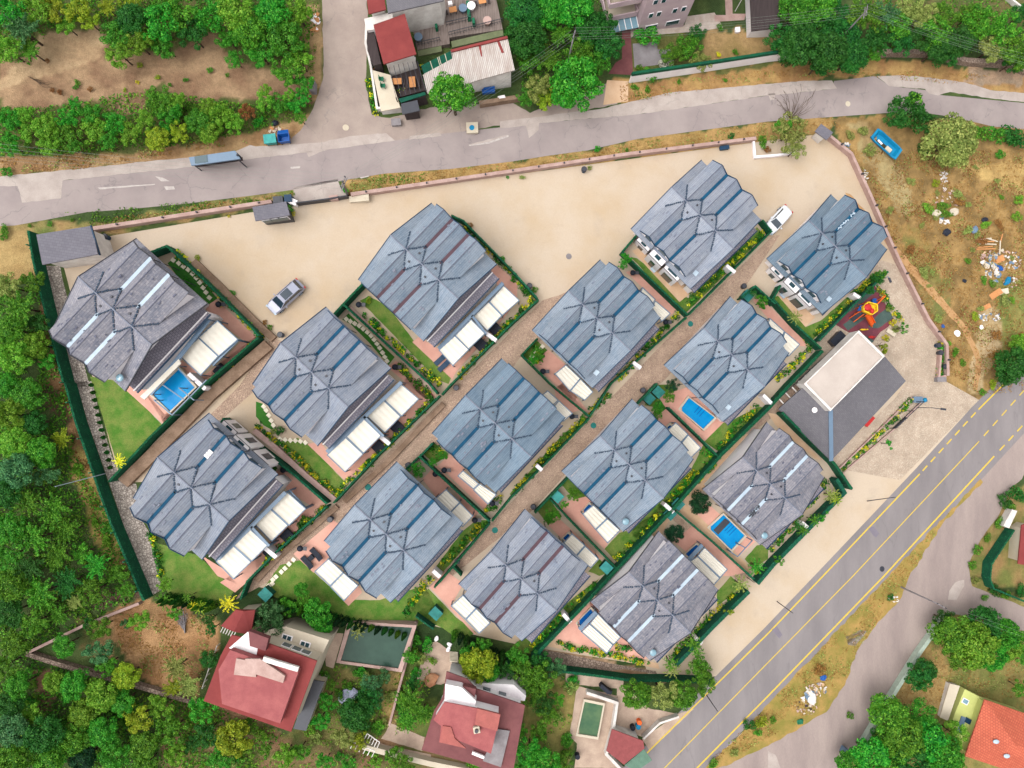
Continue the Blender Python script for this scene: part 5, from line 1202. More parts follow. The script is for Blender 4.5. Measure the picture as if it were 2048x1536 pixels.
for (x, y), k in ((S1((1003, 628))[0], 0), (S1((1016, 683))[0], 1)):
    p = PZ(x, y, zc2 + .5); rr = empty('chair', (p.x, p.y, zc2), ('upper' if k == 0 else 'lower') + ' green plastic chair on the cream terrace', 'chair')
    mb = MB(); mb.box((p.x, p.y, zc2 + .45), (.5, .5, .06)); mb.build('seat', M['grnp'], rr); mb = MB(); mb.box((p.x - .25, p.y, zc2 + .7), (.06, .5, .5)); mb.build('backrest', M['grnp'], rr)
    for sx in (-.2, .2):
        for sy in (-.2, .2): mb = MB(); mb.box((p.x + sx, p.y + sy, zc2 + .22), (.05, .05, .42)); mb.build('leg', M['grnp'], rr)
mb = MB(); aw = S1((1320, 525), (1555, 408), (1572, 468), (1345, 592)); z = P(*cen(aw)).z + 3.0; q = [PZ(x, y, z) for x, y in aw]
r = empty('green_awning', (q[0].x, q[0].y, z - 3), 'sloping dark green awning with pale stripes beside the corrugated roof', 'awning'); mb.prism([q[0], q[1], q[2] - Vector((0, 0, .5)), q[3] - Vector((0, 0, .5))], .06); mb.build('fabric', M['hedged'], r)
mb = MB()
for t in (.3, .55, .6, .8): mb.prism([q[0].lerp(q[1], t) + Vector((0, 0, .03)), q[0].lerp(q[1], t + .02) + Vector((0, 0, .03)), q[3].lerp(q[2], t + .02) + Vector((0, 0, -.46)), q[3].lerp(q[2], t) + Vector((0, 0, -.46))], .02)
mb.build('stripe', M['cream'], r)
for p in (q[0], q[1]): mb = MB(); mb.bar((p.x, p.y, G(p.x)), (p.x, p.y, z), .07); mb.build('post', M['darkm'], r)
mb = MB(); a = [PZ(x, y, zd + .9) for x, y in S1((1160, 480), (1275, 455), (1275, 500), (1215, 535), (1180, 535))]; mb.prism(a, .25); tag(mb.build('laundry_heap', M['white']), 'heap of white cloth on the vine deck below the red roof', 'cloth')
pt = S1((890, 240), (940, 240), (1000, 510), (935, 525), (890, 400)); r = rootat('lean_to', pt, 'dark lean-to strip left of the red sheet roof', 'lean-to'); bld(r, pt, 2.2, M['darkwood'], M['darkwood'], 'flat', over=.1)
pt = S1((1160, 830), (1290, 800), (1310, 885), (1170, 915)); r = rootat('dark_lean_to', pt, 'dark awning at the lower corner of the vine deck', 'lean-to'); bld(r, pt, 2.2, M['darkwood'], M['darkm'], 'flat', over=.2)
pt = S1((1140, 790), (1350, 735), (1360, 755), (1160, 820)); r = rootat('green_lean_to', pt, 'narrow dark green awning edging the vine deck', 'awning'); bld(r, pt, 2.3, M['darkwood'], M['hedged'], 'flat', over=.05)
# courtyard bits right of the corrugated shed
furn('sofa', *S1((1965, 780))[0], (.9, .5, .6), 'white', .2, P(1003, 195).z, 'white garden seat in the small yard below the corrugated roof', 'sofa')
mb = MB(); p = P(*S1((1860, 730))[0], .5); mb.box((p.x, p.y, p.z), (1.6, .5, .5), .15); mb.box((p.x + .1, p.y + .2, p.z + .35), (1.4, .2, .4), .15); tag(mb.build('bench', M['blup']), 'dark blue bench below the corrugated roof', 'bench')
# pink apartment block
base = T(1024, 0, (1000, 252), (1365, 215)); A, B_ = P(*base[0]), P(*base[1]); z = min(A.z, B_.z); A.z = B_.z = z
u = (B_ - A).normalized(); nrm = Vector((-u.y, u.x, 0)); W_ = (B_ - A).length
apt = empty('apartment_block', ((A + B_) / 2), 'tall pale pink apartment block with balconies at the top edge', 'building')
mb = MB(); mb.prism([A + Vector((0, 0, 15)), B_ + Vector((0, 0, 15)), B_ + nrm * 14 + Vector((0, 0, 15)), A + nrm * 14 + Vector((0, 0, 15))], 17); mb.build('wall', M['pinkr'], apt)
mb = MB(); mb.prism([A - u * .4 - nrm * .4 + Vector((0, 0, 15.3)), B_ + u * .4 - nrm * .4 + Vector((0, 0, 15.3)), B_ + u * .4 + nrm * 14.4 + Vector((0, 0, 15.3)), A - u * .4 + nrm * 14.4 + Vector((0, 0, 15.3))], .3); mb.build('roof', M['redroof'], apt)
for fl in range(5):
    zz = z + 1.7 + 2.9 * fl
    if fl == 0: tt = ((.28, 1.5), (.72, 1.7))
    else: tt = ((.18, .5), (.34, .5), (.66, .5), (.84, .5))
    for t, w in tt: win(apt, A, B_, t, zz, w, .9 if fl == 0 else .8, out=-nrm)
wl = [(A - u * 4.2, A - u * .1), (B_ + u * .1, B_ + u * 5.5)]
for k, (a, b) in enumerate(wl):
    dep = 2.6
    for fl in range(5):
        z0 = z + 2.9 * fl + .1
        off = nrm * (1.2 if k == 0 else 4.2); fdepth = 3.0
        a2, b2 = a + off, b + off
        mb = MB(); mb.prism([Vector((p.x, p.y, z0)) for p in (a2, b2, b2 + nrm * fdepth, a2 + nrm * fdepth)], .2); fl_ = mb.build('balcony_floor', M['cream'], apt)
        mb = MB()
        for p, q in ((a2, b2), (a2, a2 + nrm * fdepth), (b2, b2 + nrm * fdepth)): mb.bar(Vector((p.x, p.y, z0 + .45)), Vector((q.x, q.y, z0 + .45)), .14, .95)
        mb.build('balcony_parapet', M['pinkr'], fl_)
    mb = MB(); c1, d1 = a + off + nrm * 3.0, b + off + nrm * 3.0; mb.prism([Vector((p.x, p.y, z + 15)) for p in (c1, d1, d1 + nrm * 8, c1 + nrm * 8)], 17); mb.build('wing', M['pinkr'], apt)
mb = MB(); a, b = wl[0]; g0 = [Vector((p.x, p.y, z + 2.6)) for p in (a + nrm * -.2, b + nrm * -.2, b + nrm * 1.4, a + nrm * 1.4)]; mb.prism(g0, .08); gr = mb.build('glass_canopy', M['bglass'], apt)
mb = MB()
for t in (0, .2, .4, .6, .8, 1): mb.bar(g0[0].lerp(g0[1], t) + Vector((0, 0, .05)), g0[3].lerp(g0[2], t) + Vector((0, 0, .05)), .08)
mb.build('glazing_bar', M['white'], gr)
pt = T(1024, 0, (1895, 0), (2150, -40), (2160, 240), (1925, 270)); r = rootat('dark_roofed_shed', [(1500, -30), (1562, -30), (1565, 58), (1506, 66)], 'dark roofed shed with white frame at the top edge beside the trees', 'shed')
bld(r, [(1498, -60), (1558, -60), (1560, 55), (1503, 62)], 3.0, M['white'], M['darkwood'], 'flat')
# red-roofed house bottom left
pt = [(457, 1297), (538, 1286), (634, 1322), (582, 1464), (407, 1402)]
pt = [(463, 1270), (537, 1287), (634, 1322), (582, 1464), (407, 1402), (441, 1312)]
r = rootat('red_roofed_villa', pt, 'large house with bright red skirt roof and faded red top, bottom left', 'house')
z = r.location.z; H = 5.6; q = [PZ(x, y, z + H) for x, y in pt]; c_ = sum(q, Vector()) / 6
mb = MB(); mb.prism(q, .2); ro = mb.build('roof', M['redroof'], r)
wq = [PZ(x, y, z + H) for x, y in ((478, 1284), (537, 1290), (630, 1324), (580, 1456), (415, 1398), (448, 1315))]
mb = MB(); mb.prism([p - Vector((0, 0, .15)) for p in wq], H + 2); wa = mb.build('wall', M['cream'], r)
inn = [PZ(x, y, z + H + 1.1) for x, y in ((460, 1300), (512, 1318), (597, 1343), (560, 1447), (444, 1408), (437, 1340))]
mb = MB(); mb.prism(inn, .9); mb.build('upper_roof', M['pinkroof'], r)
mb = MB(); mb.prism([PZ(x, y, z + H + 1.5) for x, y in ((490, 1318), (520, 1318), (570, 1352), (566, 1366), (500, 1345))], .25); mb.prism([PZ(x, y, z + H + 1.35) for x, y in T(0, 1152, (1890, 660), (2048, 690), (2048, 810), (1870, 790))], .2); mb.build('roof_patch', M['pinkwall'], ro)
mb = MB(); mb.prism([PZ(x, y, z + H + .05) for x, y in ((458, 1296), (495, 1264), (520, 1270), (512, 1315))], .08); mb.build('white_terrace', M['white'], r)
mb = MB(); mb.prism([PZ(x, y, z + H + .8) for x, y in T(512, 1152, (-60, 440), (100, 500), (75, 600), (-50, 560))], .8); mb.build('stair_hood', M['brownroof'], r)
mb = MB(); a, b = PZ(*T(512, 1152, (60, 660))[0], z + H + 1.3), PZ(*T(512, 1152, (340, 745))[0], z + H + 1.3); mb.bar(a, b, .5, .35); mb.build('roof_ducts', M['whitew'], ro)
for t in (.30, .52, .72): win(r, wq[1], wq[2], t, z + 4.2, .9, .9, out=Vector((.4, 1, 0)))
for t in (.25, .5, .75): win(r, wq[1], wq[2], t, z + 1.5, .9, 1.0, out=Vector((.4, 1, 0)))
pt2 = T(512, 1152, (35, 425), (230, 398), (590, 510), (575, 600), (500, 680), (105, 540))
mb = MB(); mb.prism([PZ(x, y, z + 2.7) for x, y in T(512, 1152, (60, 440), (240, 405), (585, 512), (510, 670), (110, 540))], 4.4); ex = mb.build('front_wing', M['cream'], r)
ew = [PZ(x, y, z + 2.7) for x, y in T(512, 1152, (240, 405), (585, 512))]
for k, (x, y) in enumerate(((248, 495), (392, 548), (345, 600))):
    p = PZ(*T(512, 1152, (x, y))[0], z + 2.75); mb = MB(); mb.box(p, (1.2, .7, .1), -.3); f = mb.build('skylight', M['white'], ex)
    for s_ in (-.26, .26): mb = MB(); mb.box(p + Vector((s_ * math.cos(-.3), s_ * math.sin(-.3), .03)), (.42, .5, .1), -.3); mb.build('pane', M['glass'], f)
pt = T(512, 1152, (440, 830), (548, 848), (400, 1240), (298, 1222)); rr = rootat('dark_annex', pt, 'flat dark grey annex roof right of the big red roof', 'annex'); bld(rr, pt, 2.6, M['cream'], M['darkm'], 'flat')
pt = T(0, 1152, (1885, 268), (2040, 272), (2005, 470), (1765, 400)); rr = rootat('red_shed', pt, 'bright red gabled shed under the yellow-green palm', 'shed'); bld(rr, pt, 3.0, M['cream'], M['redroof'], 'gable', .5, ridge=0)
# maroon-roofed house
pt = [(893, 1343), (934, 1358), (954, 1378), (1025, 1402), (1050, 1411), (1026, 1545), (990, 1545), (930, 1524), (843, 1500), (868, 1423), (885, 1395)]
r = rootat('maroon_roofed_house', pt, 'big house with maroon terrace roof and raised faded red block, bottom centre', 'house'); z = r.location.z; H = 5.4
q = [PZ(x, y, z + H) for x, y in pt]; mb = MB(); mb.prism(q, .2); ro = mb.build('roof', M['brownroof'], r)
c_ = sum(q, Vector()) / len(q); wq = [p + (c_ - p).normalized() * .5 for p in q]; mb = MB(); mb.prism([p - Vector((0, 0, .15)) for p in wq], H + 2); mb.build('wall', M['white'], r)
up = [PZ(x, y, z + H + 2.2) for x, y in T(512, 1152, (1508, 1008), (1770, 1060), (1955, 1108), (1880, 1422), (1555, 1290), (1465, 1330), (1480, 1200), (1418, 1150))]
mb = MB(); mb.prism(up, .2); mb.build('upper_roof', M['pinkroof'], r)
mb = MB(); uc = sum(up, Vector()) / len(up); mb.prism([p.lerp(uc, .05) - Vector((0, 0, .15)) for p in up], 2.2); mb.build('upper_wall', M['white'], r)
mb = MB(); mb.prism([PZ(x, y, z + H + 2.6) for x, y in T(512, 1152, (1770, 1060), (1955, 1108), (1930, 1240), (1750, 1190))], .3); mb.prism([PZ(x, y, z + H + 2.35) for x, y in T(512, 1152, (1495, 1200), (1560, 1210), (1590, 1300), (1680, 1380), (1465, 1330))], .2); mb.build('roof_patch', M['redroof'] if 0 else mat('salmon_roof', (202, 114, 106), .75, k=.52), ro)
mb = MB(); mb.prism([PZ(x, y, z + H + 1.4) for x, y in T(512, 1152, (1515, 865), (1640, 890), (1760, 1000), (1750, 1058), (1508, 1010))], 1.4); mb.build('white_block', M['white'], r)
mb = MB(); mb.prism([PZ(x, y, z + H + .9) for x, y in T(512, 1152, (1655, 880), (1760, 905), (1745, 1000), (1640, 970))], .8); mb.build('stair_hood', M['brownroof'], r)
mb = MB(); p = PZ(*T(512, 1152, (1765, 1228))[0], z + H + 2.6); mb.box(p, (.7, .7, .4), .2); ch = mb.build('chimney', M['cream'], ro); mb = MB(); mb.tube(p + Vector((0, 0, .1)), p + Vector((0, 0, .5)), .2, n=12); mb.build('flue', M['darkm'], ch)
mb = MB(); mb.prism([PZ(x, y, z + H + .3) for x, y in T(512, 1152, (1925, 1225), (2030, 1240), (1960, 1530), (1815, 1480))], .1); mb.build('trellis', M['grey'], r)
mb = MB(); mb.bar(PZ(*T(512, 1152, (1730, 1412))[0], z + H + .4), PZ(*T(512, 1152, (1825, 1450))[0], z + H + .4), .3, .3); mb.build('roof_box', M['white'], ro)
for t in (.3, .8): win(r, wq[2], wq[3], t, z + 3.6, .9, .9, out=Vector((.3, 1, 0)))
for t in (.3, .8): win(r, wq[2], wq[3], t, z + 1.2, .9, .9, out=Vector((.3, 1, 0)))
mb = MB(); mb.prism([PZ(x, y, z + 2.9) for x, y in T(512, 1152, (1690, 850), (2060, 870), (2160, 960), (2150, 1000), (1760, 960))], 4); mb.build('front_wing', M['white'], r)
# lime-walled house bottom right
pt = T(1536, 1152, (1735, 988), (2200, 1150), (2200, 1650), (1578, 1442)); r = rootat('lime_walled_house', pt, 'house with terracotta hipped roof and lime green walls, bottom right corner', 'house')
z = r.location.z + 0; ro, w, q, zt = bld(r, pt, 4.6, M['lime'], M['terra'], 'hip', 2.0, over=.5)
mb = MB(); mb.prism([PZ(x, y, z + 2.8) for x, y in T(1536, 1152, (1575, 905), (1735, 988), (1660, 1200), (1560, 1400), (1510, 1280), (1478, 1150), (1500, 1085))], 5); fw = mb.build('front_wing', M['lime'], r)
for x, y in ((1578, 1003), (1688, 1067)):
    p = PZ(*T(1536, 1152, (x, y))[0], z + 2.85); mb = MB(); mb.box(p, (.9, .75, .1), -.5); f = mb.build('skylight', M['white'], fw); mb = MB(); mb.box(p + Vector((0, 0, .03)), (.7, .55, .1), -.5); mb.build('pane', M['bglass'], f)
mb = MB(); p = PZ(*T(1536, 1152, (1620, 1170))[0], z + 2.9); mb.box(p, (1.6, .7, .14), -.5); mb.build('dark_canopy', M['navy'], fw); mb = MB(); p = PZ(*T(1536, 1152, (1545, 1190))[0], z + 2.86); mb.box(p, (.7, 2.3, .1), -.35); mb.build('grey_slab', M['frame'], fw)
mb = MB()
for x, y in ((1910, 1440), (1985, 1405), (1825, 1325)): p = PZ(*T(1536, 1152, (x, y))[0], zt + 1.3); mb.blob(p, (.45, .3, .15), 8, 5)
mb.build('patched_tiles', M['pale'], ro)
pt = T(1536, 1152, (1455, 860), (1535, 880), (1440, 1160), (1375, 1130)); rr = rootat('white_stair', pt, 'pale stair landing beside the lime-walled house', 'stair'); bld(rr, pt, 1.0, M['whitew'], M['cream'], 'flat', over=.05)
# small red-roofed shed + green canopy by the main road
pt = T(1024, 1152, (800, 1225), (1050, 1320), (1060, 1380), (895, 1510), (755, 1400)); rr = rootat('red_roofed_shed', pt, 'red sheet roof beside the main road below the small green pool', 'shed'); bld(rr, pt, 2.8, M['whitew'], mat('dull_red_roof', (172, 90, 90), .8, k=.52), 'flat')
pt = T(1024, 1152, (1055, 1385), (1120, 1475), (1000, 1560), (900, 1515)); rr = rootat('green_canopy', pt, 'mossy green canopy at the foot of the main road', 'canopy'); bld(rr, pt, 2.6, M['whitew'], mat('mossy_canopy', (110, 144, 124), .8), 'flat')
# pools of old gardens
pool(T(512, 1152, (735, 360), (1285, 395), (1165, 770), (640, 695)), 'large rectangular dark green pool with worn pinkish rim', 'greenw', 'pinkwall', .5, .42)
pool(T(1024, 1152, (575, 985), (745, 1020), (690, 1310), (510, 1280)), 'small murky green pool on a pale terrace', 'greenw2', 'cream', .3, .25)
# right-hand garden structures
mb = MB(); pt = T(1536, 768, (1955, 1005), (1995, 1015), (1930, 1155), (1885, 1135)); mb.prism([P(x, y, 1.3) for x, y in pt], 2); mb.bar(P(*pt[0], 1.4), P(*pt[3], 1.4), .15); tag(mb.build('gate_pillar', M['whitew']), 'white gateway structure at the top of the brown garden', 'gate')
pt = T(1536, 768, (2030, 1130), (2100, 1100), (2130, 1460), (2000, 1440)); rr = rootat('red_roofed_shed', pt, 'dark red roof cut off by the right edge', 'shed'); bld(rr, pt, 2.8, M['cream'], M['redroof'], 'flat')
# ================================================================ VEHICLES
def car(px, py, px2, py2, label, pm, sedan=False):
    a, b = P(px, py, .9), P(px2, py2, .9); c = (a + b) / 2; L = min(5.2, (b - a).length); ang = math.atan2((b - a).y, (b - a).x)
    r = empty('parked_car', (c.x, c.y, G(c.x)), label, 'car', None, ang)
    pitch = math.atan(-KS * math.cos(ang)); r.rotation_mode = 'XYZ'; r.rotation_euler = (0, 0, ang)
    Wd = .93
    st = [(-.5, .62, .60), (-.485, .80, .82), (-.42, .92, .98), (-.2, .97, 1.02), (.1, .97, 1.0), (.3, .95, .95), (.42, .88, .84), (.48, .74, .72), (.5, .55, .55)]
    mb = MB(); rings = []
    for t, w, h in st:
        w *= Wd; x = t * L; k = len(mb.v)
        ring = [(x, -w * .92, .28), (x, -w, .5), (x, -w * .98, h * .82), (x, -w * .82, h), (x, w * .82, h), (x, w * .98, h * .82), (x, w, .5), (x, w * .92, .28)]
        mb.v += ring; rings.append(k)
    for a_, b_ in zip(rings, rings[1:]):
        for i in range(8): j = (i + 1) % 8; mb.f.append((a_ + i, a_ + j, b_ + j, b_ + i)); mb.m.append(0)
    mb.f.append(tuple(rings[0] + i for i in range(8))[::-1]); mb.f.append(tuple(rings[-1] + i for i in range(8))); mb.m += [0, 0]
    for v_ in mb.v: pass
    body = mb.build('body', pm, r, world=False, smooth=False)
    rf, rr_ = (-.44, .20) if not sedan else (-.34, .17)
    h = 1.62 if not sedan else 1.42
    cb = MB(); k = 0
    lo = [(rf * L, -.80 * Wd, .95), (rr_ * L + .45, -.80 * Wd, .93), (rr_ * L + .45, .80 * Wd, .93), (rf * L, .80 * Wd, .95)]
    hi = [(rf * L + .38, -.64 * Wd, h), (rr_ * L - .25, -.66 * Wd, h), (rr_ * L - .25, .66 * Wd, h), (rf * L + .38, .64 * Wd, h)]
    cb.v += lo + hi; cb.f += [(4, 5, 6, 7), (0, 1, 5, 4), (1, 2, 6, 5), (2, 3, 7, 6), (3, 0, 4, 7)]; cb.m += [0] * 5
    cab = cb.build('window_glass', M['cglass'], r, world=False)
    mb = MB(); mb.prism([(x, y * 1.03, h + .035) for x, y, _ in hi], .05); mb.build('roof_panel', pm, r, world=False)
    mb = MB()
    for (l, hh) in zip(lo, hi): mb.bar(l, hh, .07)
    for s_ in (-1, 1): mb.bar((0, s_ * .73 * Wd, .95 + .0), (0, s_ * .65 * Wd, h), .08)
    mb.build('pillar', pm, r, world=False)
    if not sedan:
        mb = MB(); mb.box((-.05 * L, 0, h + .045), (1.15, .95, .03)); mb.build('sunroof', M['cglass'], r, world=False)
        for s_ in (-1, 1): mb = MB(); mb.bar((rf * L + .5, s_ * .6, h + .08), (rr_ * L - .4, s_ * .6, h + .08), .05); mb.build('roof_rail', M['darkm'], r, world=False)
    for x in (-.31 * L, .31 * L):
        for s_ in (-1, 1):
            mb = MB(); mb.tube((x, s_ * .72, .33), (x, s_ * .92, .33), .33, n=16); w = mb.build('wheel', M['black'], r, world=False)
            mb = MB(); mb.tube((x, s_ * .90, .33), (x, s_ * .94, .33), .2, n=12); mb.build('rim', M['pale'], w, world=False)
    for s_ in (-1, 1):
        mb = MB(); mb.box((.465 * L, s_ * .62, .70), (.22, .34, .14), -s_ * .4); mb.build('headlight', M['pale'], r, world=False)
        mb = MB(); mb.box((-.488 * L, s_ * .66, .78), (.12, .26, .16)); mb.build('tail_light', M['redp'], r, world=False)
        mb = MB(); mb.box((.16 * L, s_ * 1.0, 1.0), (.14, .22, .14)); mb.build('wing_mirror', pm, r, world=False)
    r.rotation_euler = Matrix.Rotation(0, 3, 'Z').to_euler()
    nrm = Vector((KS, 0, 1)).normalized(); xd = Vector((math.cos(ang), math.sin(ang), -KS * math.cos(ang))).normalized(); yd = nrm.cross(xd).normalized()
    r.rotation_euler = Matrix((xd, yd, nrm)).transposed().to_euler()
    return r
car(599, 565, 537, 621, 'silver estate car with dark sunroof parked in the open yard', M['silver'])
car(1577, 416, 1535, 462, 'white saloon car parked between the two upper right villas', M['carwhite'], True)
# ================================================================ VEGETATION
def leaf_quads(pts, nrm, size, rnd, asp=.62, spread=.55):
    """one pointed leaf cluster face per point, facing roughly along nrm"""
    V, Fc = [], []
    for p, n in zip(pts, nrm):
        n = Vector((n[0] + rnd.gauss(0, spread), n[1] + rnd.gauss(0, spread), n[2] + rnd.gauss(0, spread) + .15)).normalized()
        t = Vector((rnd.gauss(0, 1), rnd.gauss(0, 1), rnd.gauss(0, 1))); t = (t - n * t.dot(n)).normalized(); b = n.cross(t)
        s = size * rnd.uniform(.6, 1.35); k = len(V); p = Vector(p)
        V += [tuple(p - t * s), tuple(p + b * s * asp), tuple(p + t * s * 1.1), tuple(p - b * s * asp)]; Fc.append((k, k + 1, k + 2, k + 3))
    return V, Fc
def crown_mesh(kind, seed):
    r = random.Random(seed); pts, ns = [], []; size = .085
    def clump(c, rad, n, flat=.8):
        for _ in range(n):
            d = Vector((r.gauss(0, 1), r.gauss(0, 1), r.gauss(.35, 1))).normalized(); q = rad * r.uniform(.72, 1.05)
            pts.append((c[0] + d.x * q, c[1] + d.y * q, c[2] + d.z * q * flat)); ns.append(d)
    if kind == 'round':
        for i in range(34):
            a = r.uniform(0, 6.28); ph = math.acos(r.uniform(-.25, 1)); q = r.uniform(.55, .80)
            clump((q * math.cos(a) * math.sin(ph), q * math.sin(a) * math.sin(ph), .62 * q * math.cos(ph)), r.uniform(.17, .31), 170)
        clump((0, 0, 0), .55, 420); size = .047
    elif kind == 'loose':      # uneven outline, longer shoots
        for i in range(24):
            a = r.uniform(0, 6.28); q = r.uniform(.25, .92) ; clump((q * math.cos(a), q * math.sin(a), r.uniform(-.1, .45) * (1.2 - q)), r.uniform(.13, .27), 130, .9)
        clump((0, 0, 0), .42, 320); size = .048
    elif kind == 'bough':      # radiating boughs (pine, almond)
        for i in range(34):
            a = i * 2.4 + r.uniform(-.3, .3); el = r.uniform(-.1, .9); L = r.uniform(.6, 1.05)
            for k in range(84):
                t = (k / 84) ** .8; w = .10 * (1.15 - t)
                pts.append((L * t * math.cos(a) * math.cos(el) + r.gauss(0, w), L * t * math.sin(a) * math.cos(el) + r.gauss(0, w), .7 * L * t * math.sin(el) + r.gauss(0, w * .6)))
                ns.append((math.cos(a) * .5, math.sin(a) * .5, .8))
        size = .045
    elif kind == 'cone':       # clipped conifer, unit radius, height 2 (z -1..1)
        for _ in range(520):
            t = r.random() ** .8; a = r.uniform(0, 6.28); w = (1 - t) ** .6 * r.uniform(.75, 1.05) + .04
            pts.append((w * math.cos(a), w * math.sin(a), -1 + 2 * t)); ns.append((math.cos(a), math.sin(a), .35))
        size = .2
    elif kind == 'fan':        # few big drooping fronds (palm, walnut sapling)
        for i in range(11):
            a = i * 6.28 / 11 + r.uniform(-.2, .2); L = r.uniform(.7, 1.05)
            for k in range(26):
                t = k / 26; pts.append((L * t * math.cos(a) + r.gauss(0, .045), L * t * math.sin(a) + r.gauss(0, .045), .28 * math.sin(t * 2.6) - .12 * t)); ns.append((0, 0, 1))
        size = .10
    elif kind == 'sprig':      # thin sapling with a few leaf tufts
        for i in range(6):
            a = r.uniform(0, 6.28); q = r.uniform(.25, .85); clump((q * math.cos(a), q * math.sin(a), r.uniform(0, .4)), .24, 34)
        size = .12
    elif kind == 'bush':
        for i in range(9):
            a = r.uniform(0, 6.28); q = r.uniform(.2, .68); clump((q * math.cos(a), q * math.sin(a), r.uniform(0, .3)), r.uniform(.3, .42), 52)
        size = .1
    V, Fc = leaf_quads(pts, ns, size, r, .62 if kind != 'fan' else .4)
    me = bpy.data.meshes.new('crown'); me.from_pydata(V, [], Fc); me.update(); return me
def trunk_mesh(kind, seed):
    """unit-height tapered trunk with limbs reaching into the crown (crown radius 1 at height 1)"""
    r = random.Random(seed); mb = MB(); mb.tube((0, 0, -.15), (0.01, 0, .55), .075, .05, 8); mb.tube((0.01, 0, .55), (0, 0.02, 1.0), .05, .02, 7)
    for i in range(6):
        a = i * 1.05 + r.uniform(-.3, .3); h = r.uniform(.4, .8); L = r.uniform(.45, .8); mb.tube((0, 0, h), (L * math.cos(a), L * math.sin(a), h + r.uniform(.15, .4)), .03, .008, 6)
    return mb.mesh('trunk', M['bark'])
CM = {}
def cmesh(kind, tint, seed):
    k = (kind, tint, seed)
    if k not in CM:
        b = CM.get((kind, seed)) or crown_mesh(kind, hash((len(kind), seed)) % 1000 + seed * 13 + len(kind) * 7); CM[(kind, seed)] = b
        me = b.copy(); me.materials.clear(); me.materials.append(LT[tint]); CM[k] = me
    return CM[k]
TM = [trunk_mesh('t', i) for i in range(3)]
TN = {'deep': 'deep green', 'mid': 'mid green', 'bright': 'bright green', 'lime': 'light green', 'yellow': 'yellow-green', 'gold': 'golden-leaved', 'olive': 'pale olive', 'blue': 'blue-green', 'brown': 'dry brown', 'dark': 'very dark green', 'pale': 'white-flowering', 'straw': 'straw-coloured'}
KN = {'round': 'round-crowned', 'loose': 'uneven', 'bough': 'spreading', 'cone': 'clipped conical', 'fan': 'star-shaped', 'sprig': 'thin', 'bush': 'rounded'}
def tree(px, py, rp, tint='mid', kind='round', h=None, label=None, group='trees round the estate', name='tree', cat='tree'):
    if tint == 'bright' and kind in ('round', 'loose') and (px < 640 or px > 1500) and R.random() < .5: tint = 'lime'
    if px < 640 and py < 310: tint = {'deep': R.choice(('deep', 'mid', 'bright')), 'mid': R.choice(('mid', 'lime', 'bright'))}.get(tint, tint)
    elif px < 300 and tint == 'deep' and R.random() < .4: tint = 'mid'
    m0 = mpp(px, py); rm = rp * m0; h = h or max(2.2, rm * 1.5 + 1.0); cz = max(h - rm * .6, h * .6)
    p = P(px, py, cz); f = (HC - G(p.x) - cz) / (HC - G(p.x)); rm *= f
    sz = 'big' if rp > 48 else 'small' if rp < 22 else 'mid-sized'
    root = empty(name, (p.x, p.y, G(p.x)), label or '%s %s %s %s %s' % (sz, TN[tint], KN[kind], cat, near(px, py)), cat, group)
    s = R.randint(0, 2 if kind in ('round', 'loose', 'bough') else 1)
    c = bpy.data.objects.new('crown', cmesh(kind, tint, s)); COL.objects.link(c); c.parent = root
    c.location = (0, 0, cz); c.rotation_euler = (0, 0, R.uniform(0, 6.28)); c.scale = (rm * R.uniform(.95, 1.08), rm * R.uniform(.95, 1.08), rm * R.uniform(.85, 1.05))
    t = bpy.data.objects.new('trunk', TM[R.randint(0, 2)]); COL.objects.link(t); t.parent = root; tz = max(cz, .5)
    t.scale = (rm * .9, rm * .9, tz); t.rotation_euler = (0, 0, R.uniform(0, 6.28))
    return root
def bush(px, py, rp, tint='mid', kind='bush', h=None, label=None, group='bushes and shrubs', name='shrub', cat='shrub'):
    m0 = mpp(px, py); rm = rp * m0; p = P(px, py, rm * .5); o = bpy.data.objects.new(name, cmesh(kind, tint, R.randint(0, 1))); COL.objects.link(o)
    o.location = (p.x, p.y, G(p.x) + rm * .45); o.scale = (rm * 1.0, rm * R.uniform(.85, 1.15), rm * (h or .9)); o.rotation_euler = (0, 0, R.uniform(0, 6.28))
    sz = 'large' if rp > 20 else 'tiny' if rp < 7 else 'small'
    tag(o, label or '%s %s %s %s' % (sz, TN[tint], cat, near(px, py)), cat, group); return o
def many(fn, items, **k):
    for it in items: fn(*it, **k)
rd, ls, bo = 'round', 'loose', 'bough'
for root, fz, fn in FUZZ:
    v, f = leaf_quads(fz, fn, .075, R, .6, .45); L0 = root.location; me = bpy.data.meshes.new('leaf_cladding'); me.from_pydata([(x - L0.x, y - L0.y, z - L0.z) for x, y, z in v], [], f); me.materials.append(LT['fence']); me.update()
    o = bpy.data.objects.new('leaf_cladding', me); COL.objects.link(o); o.parent = root
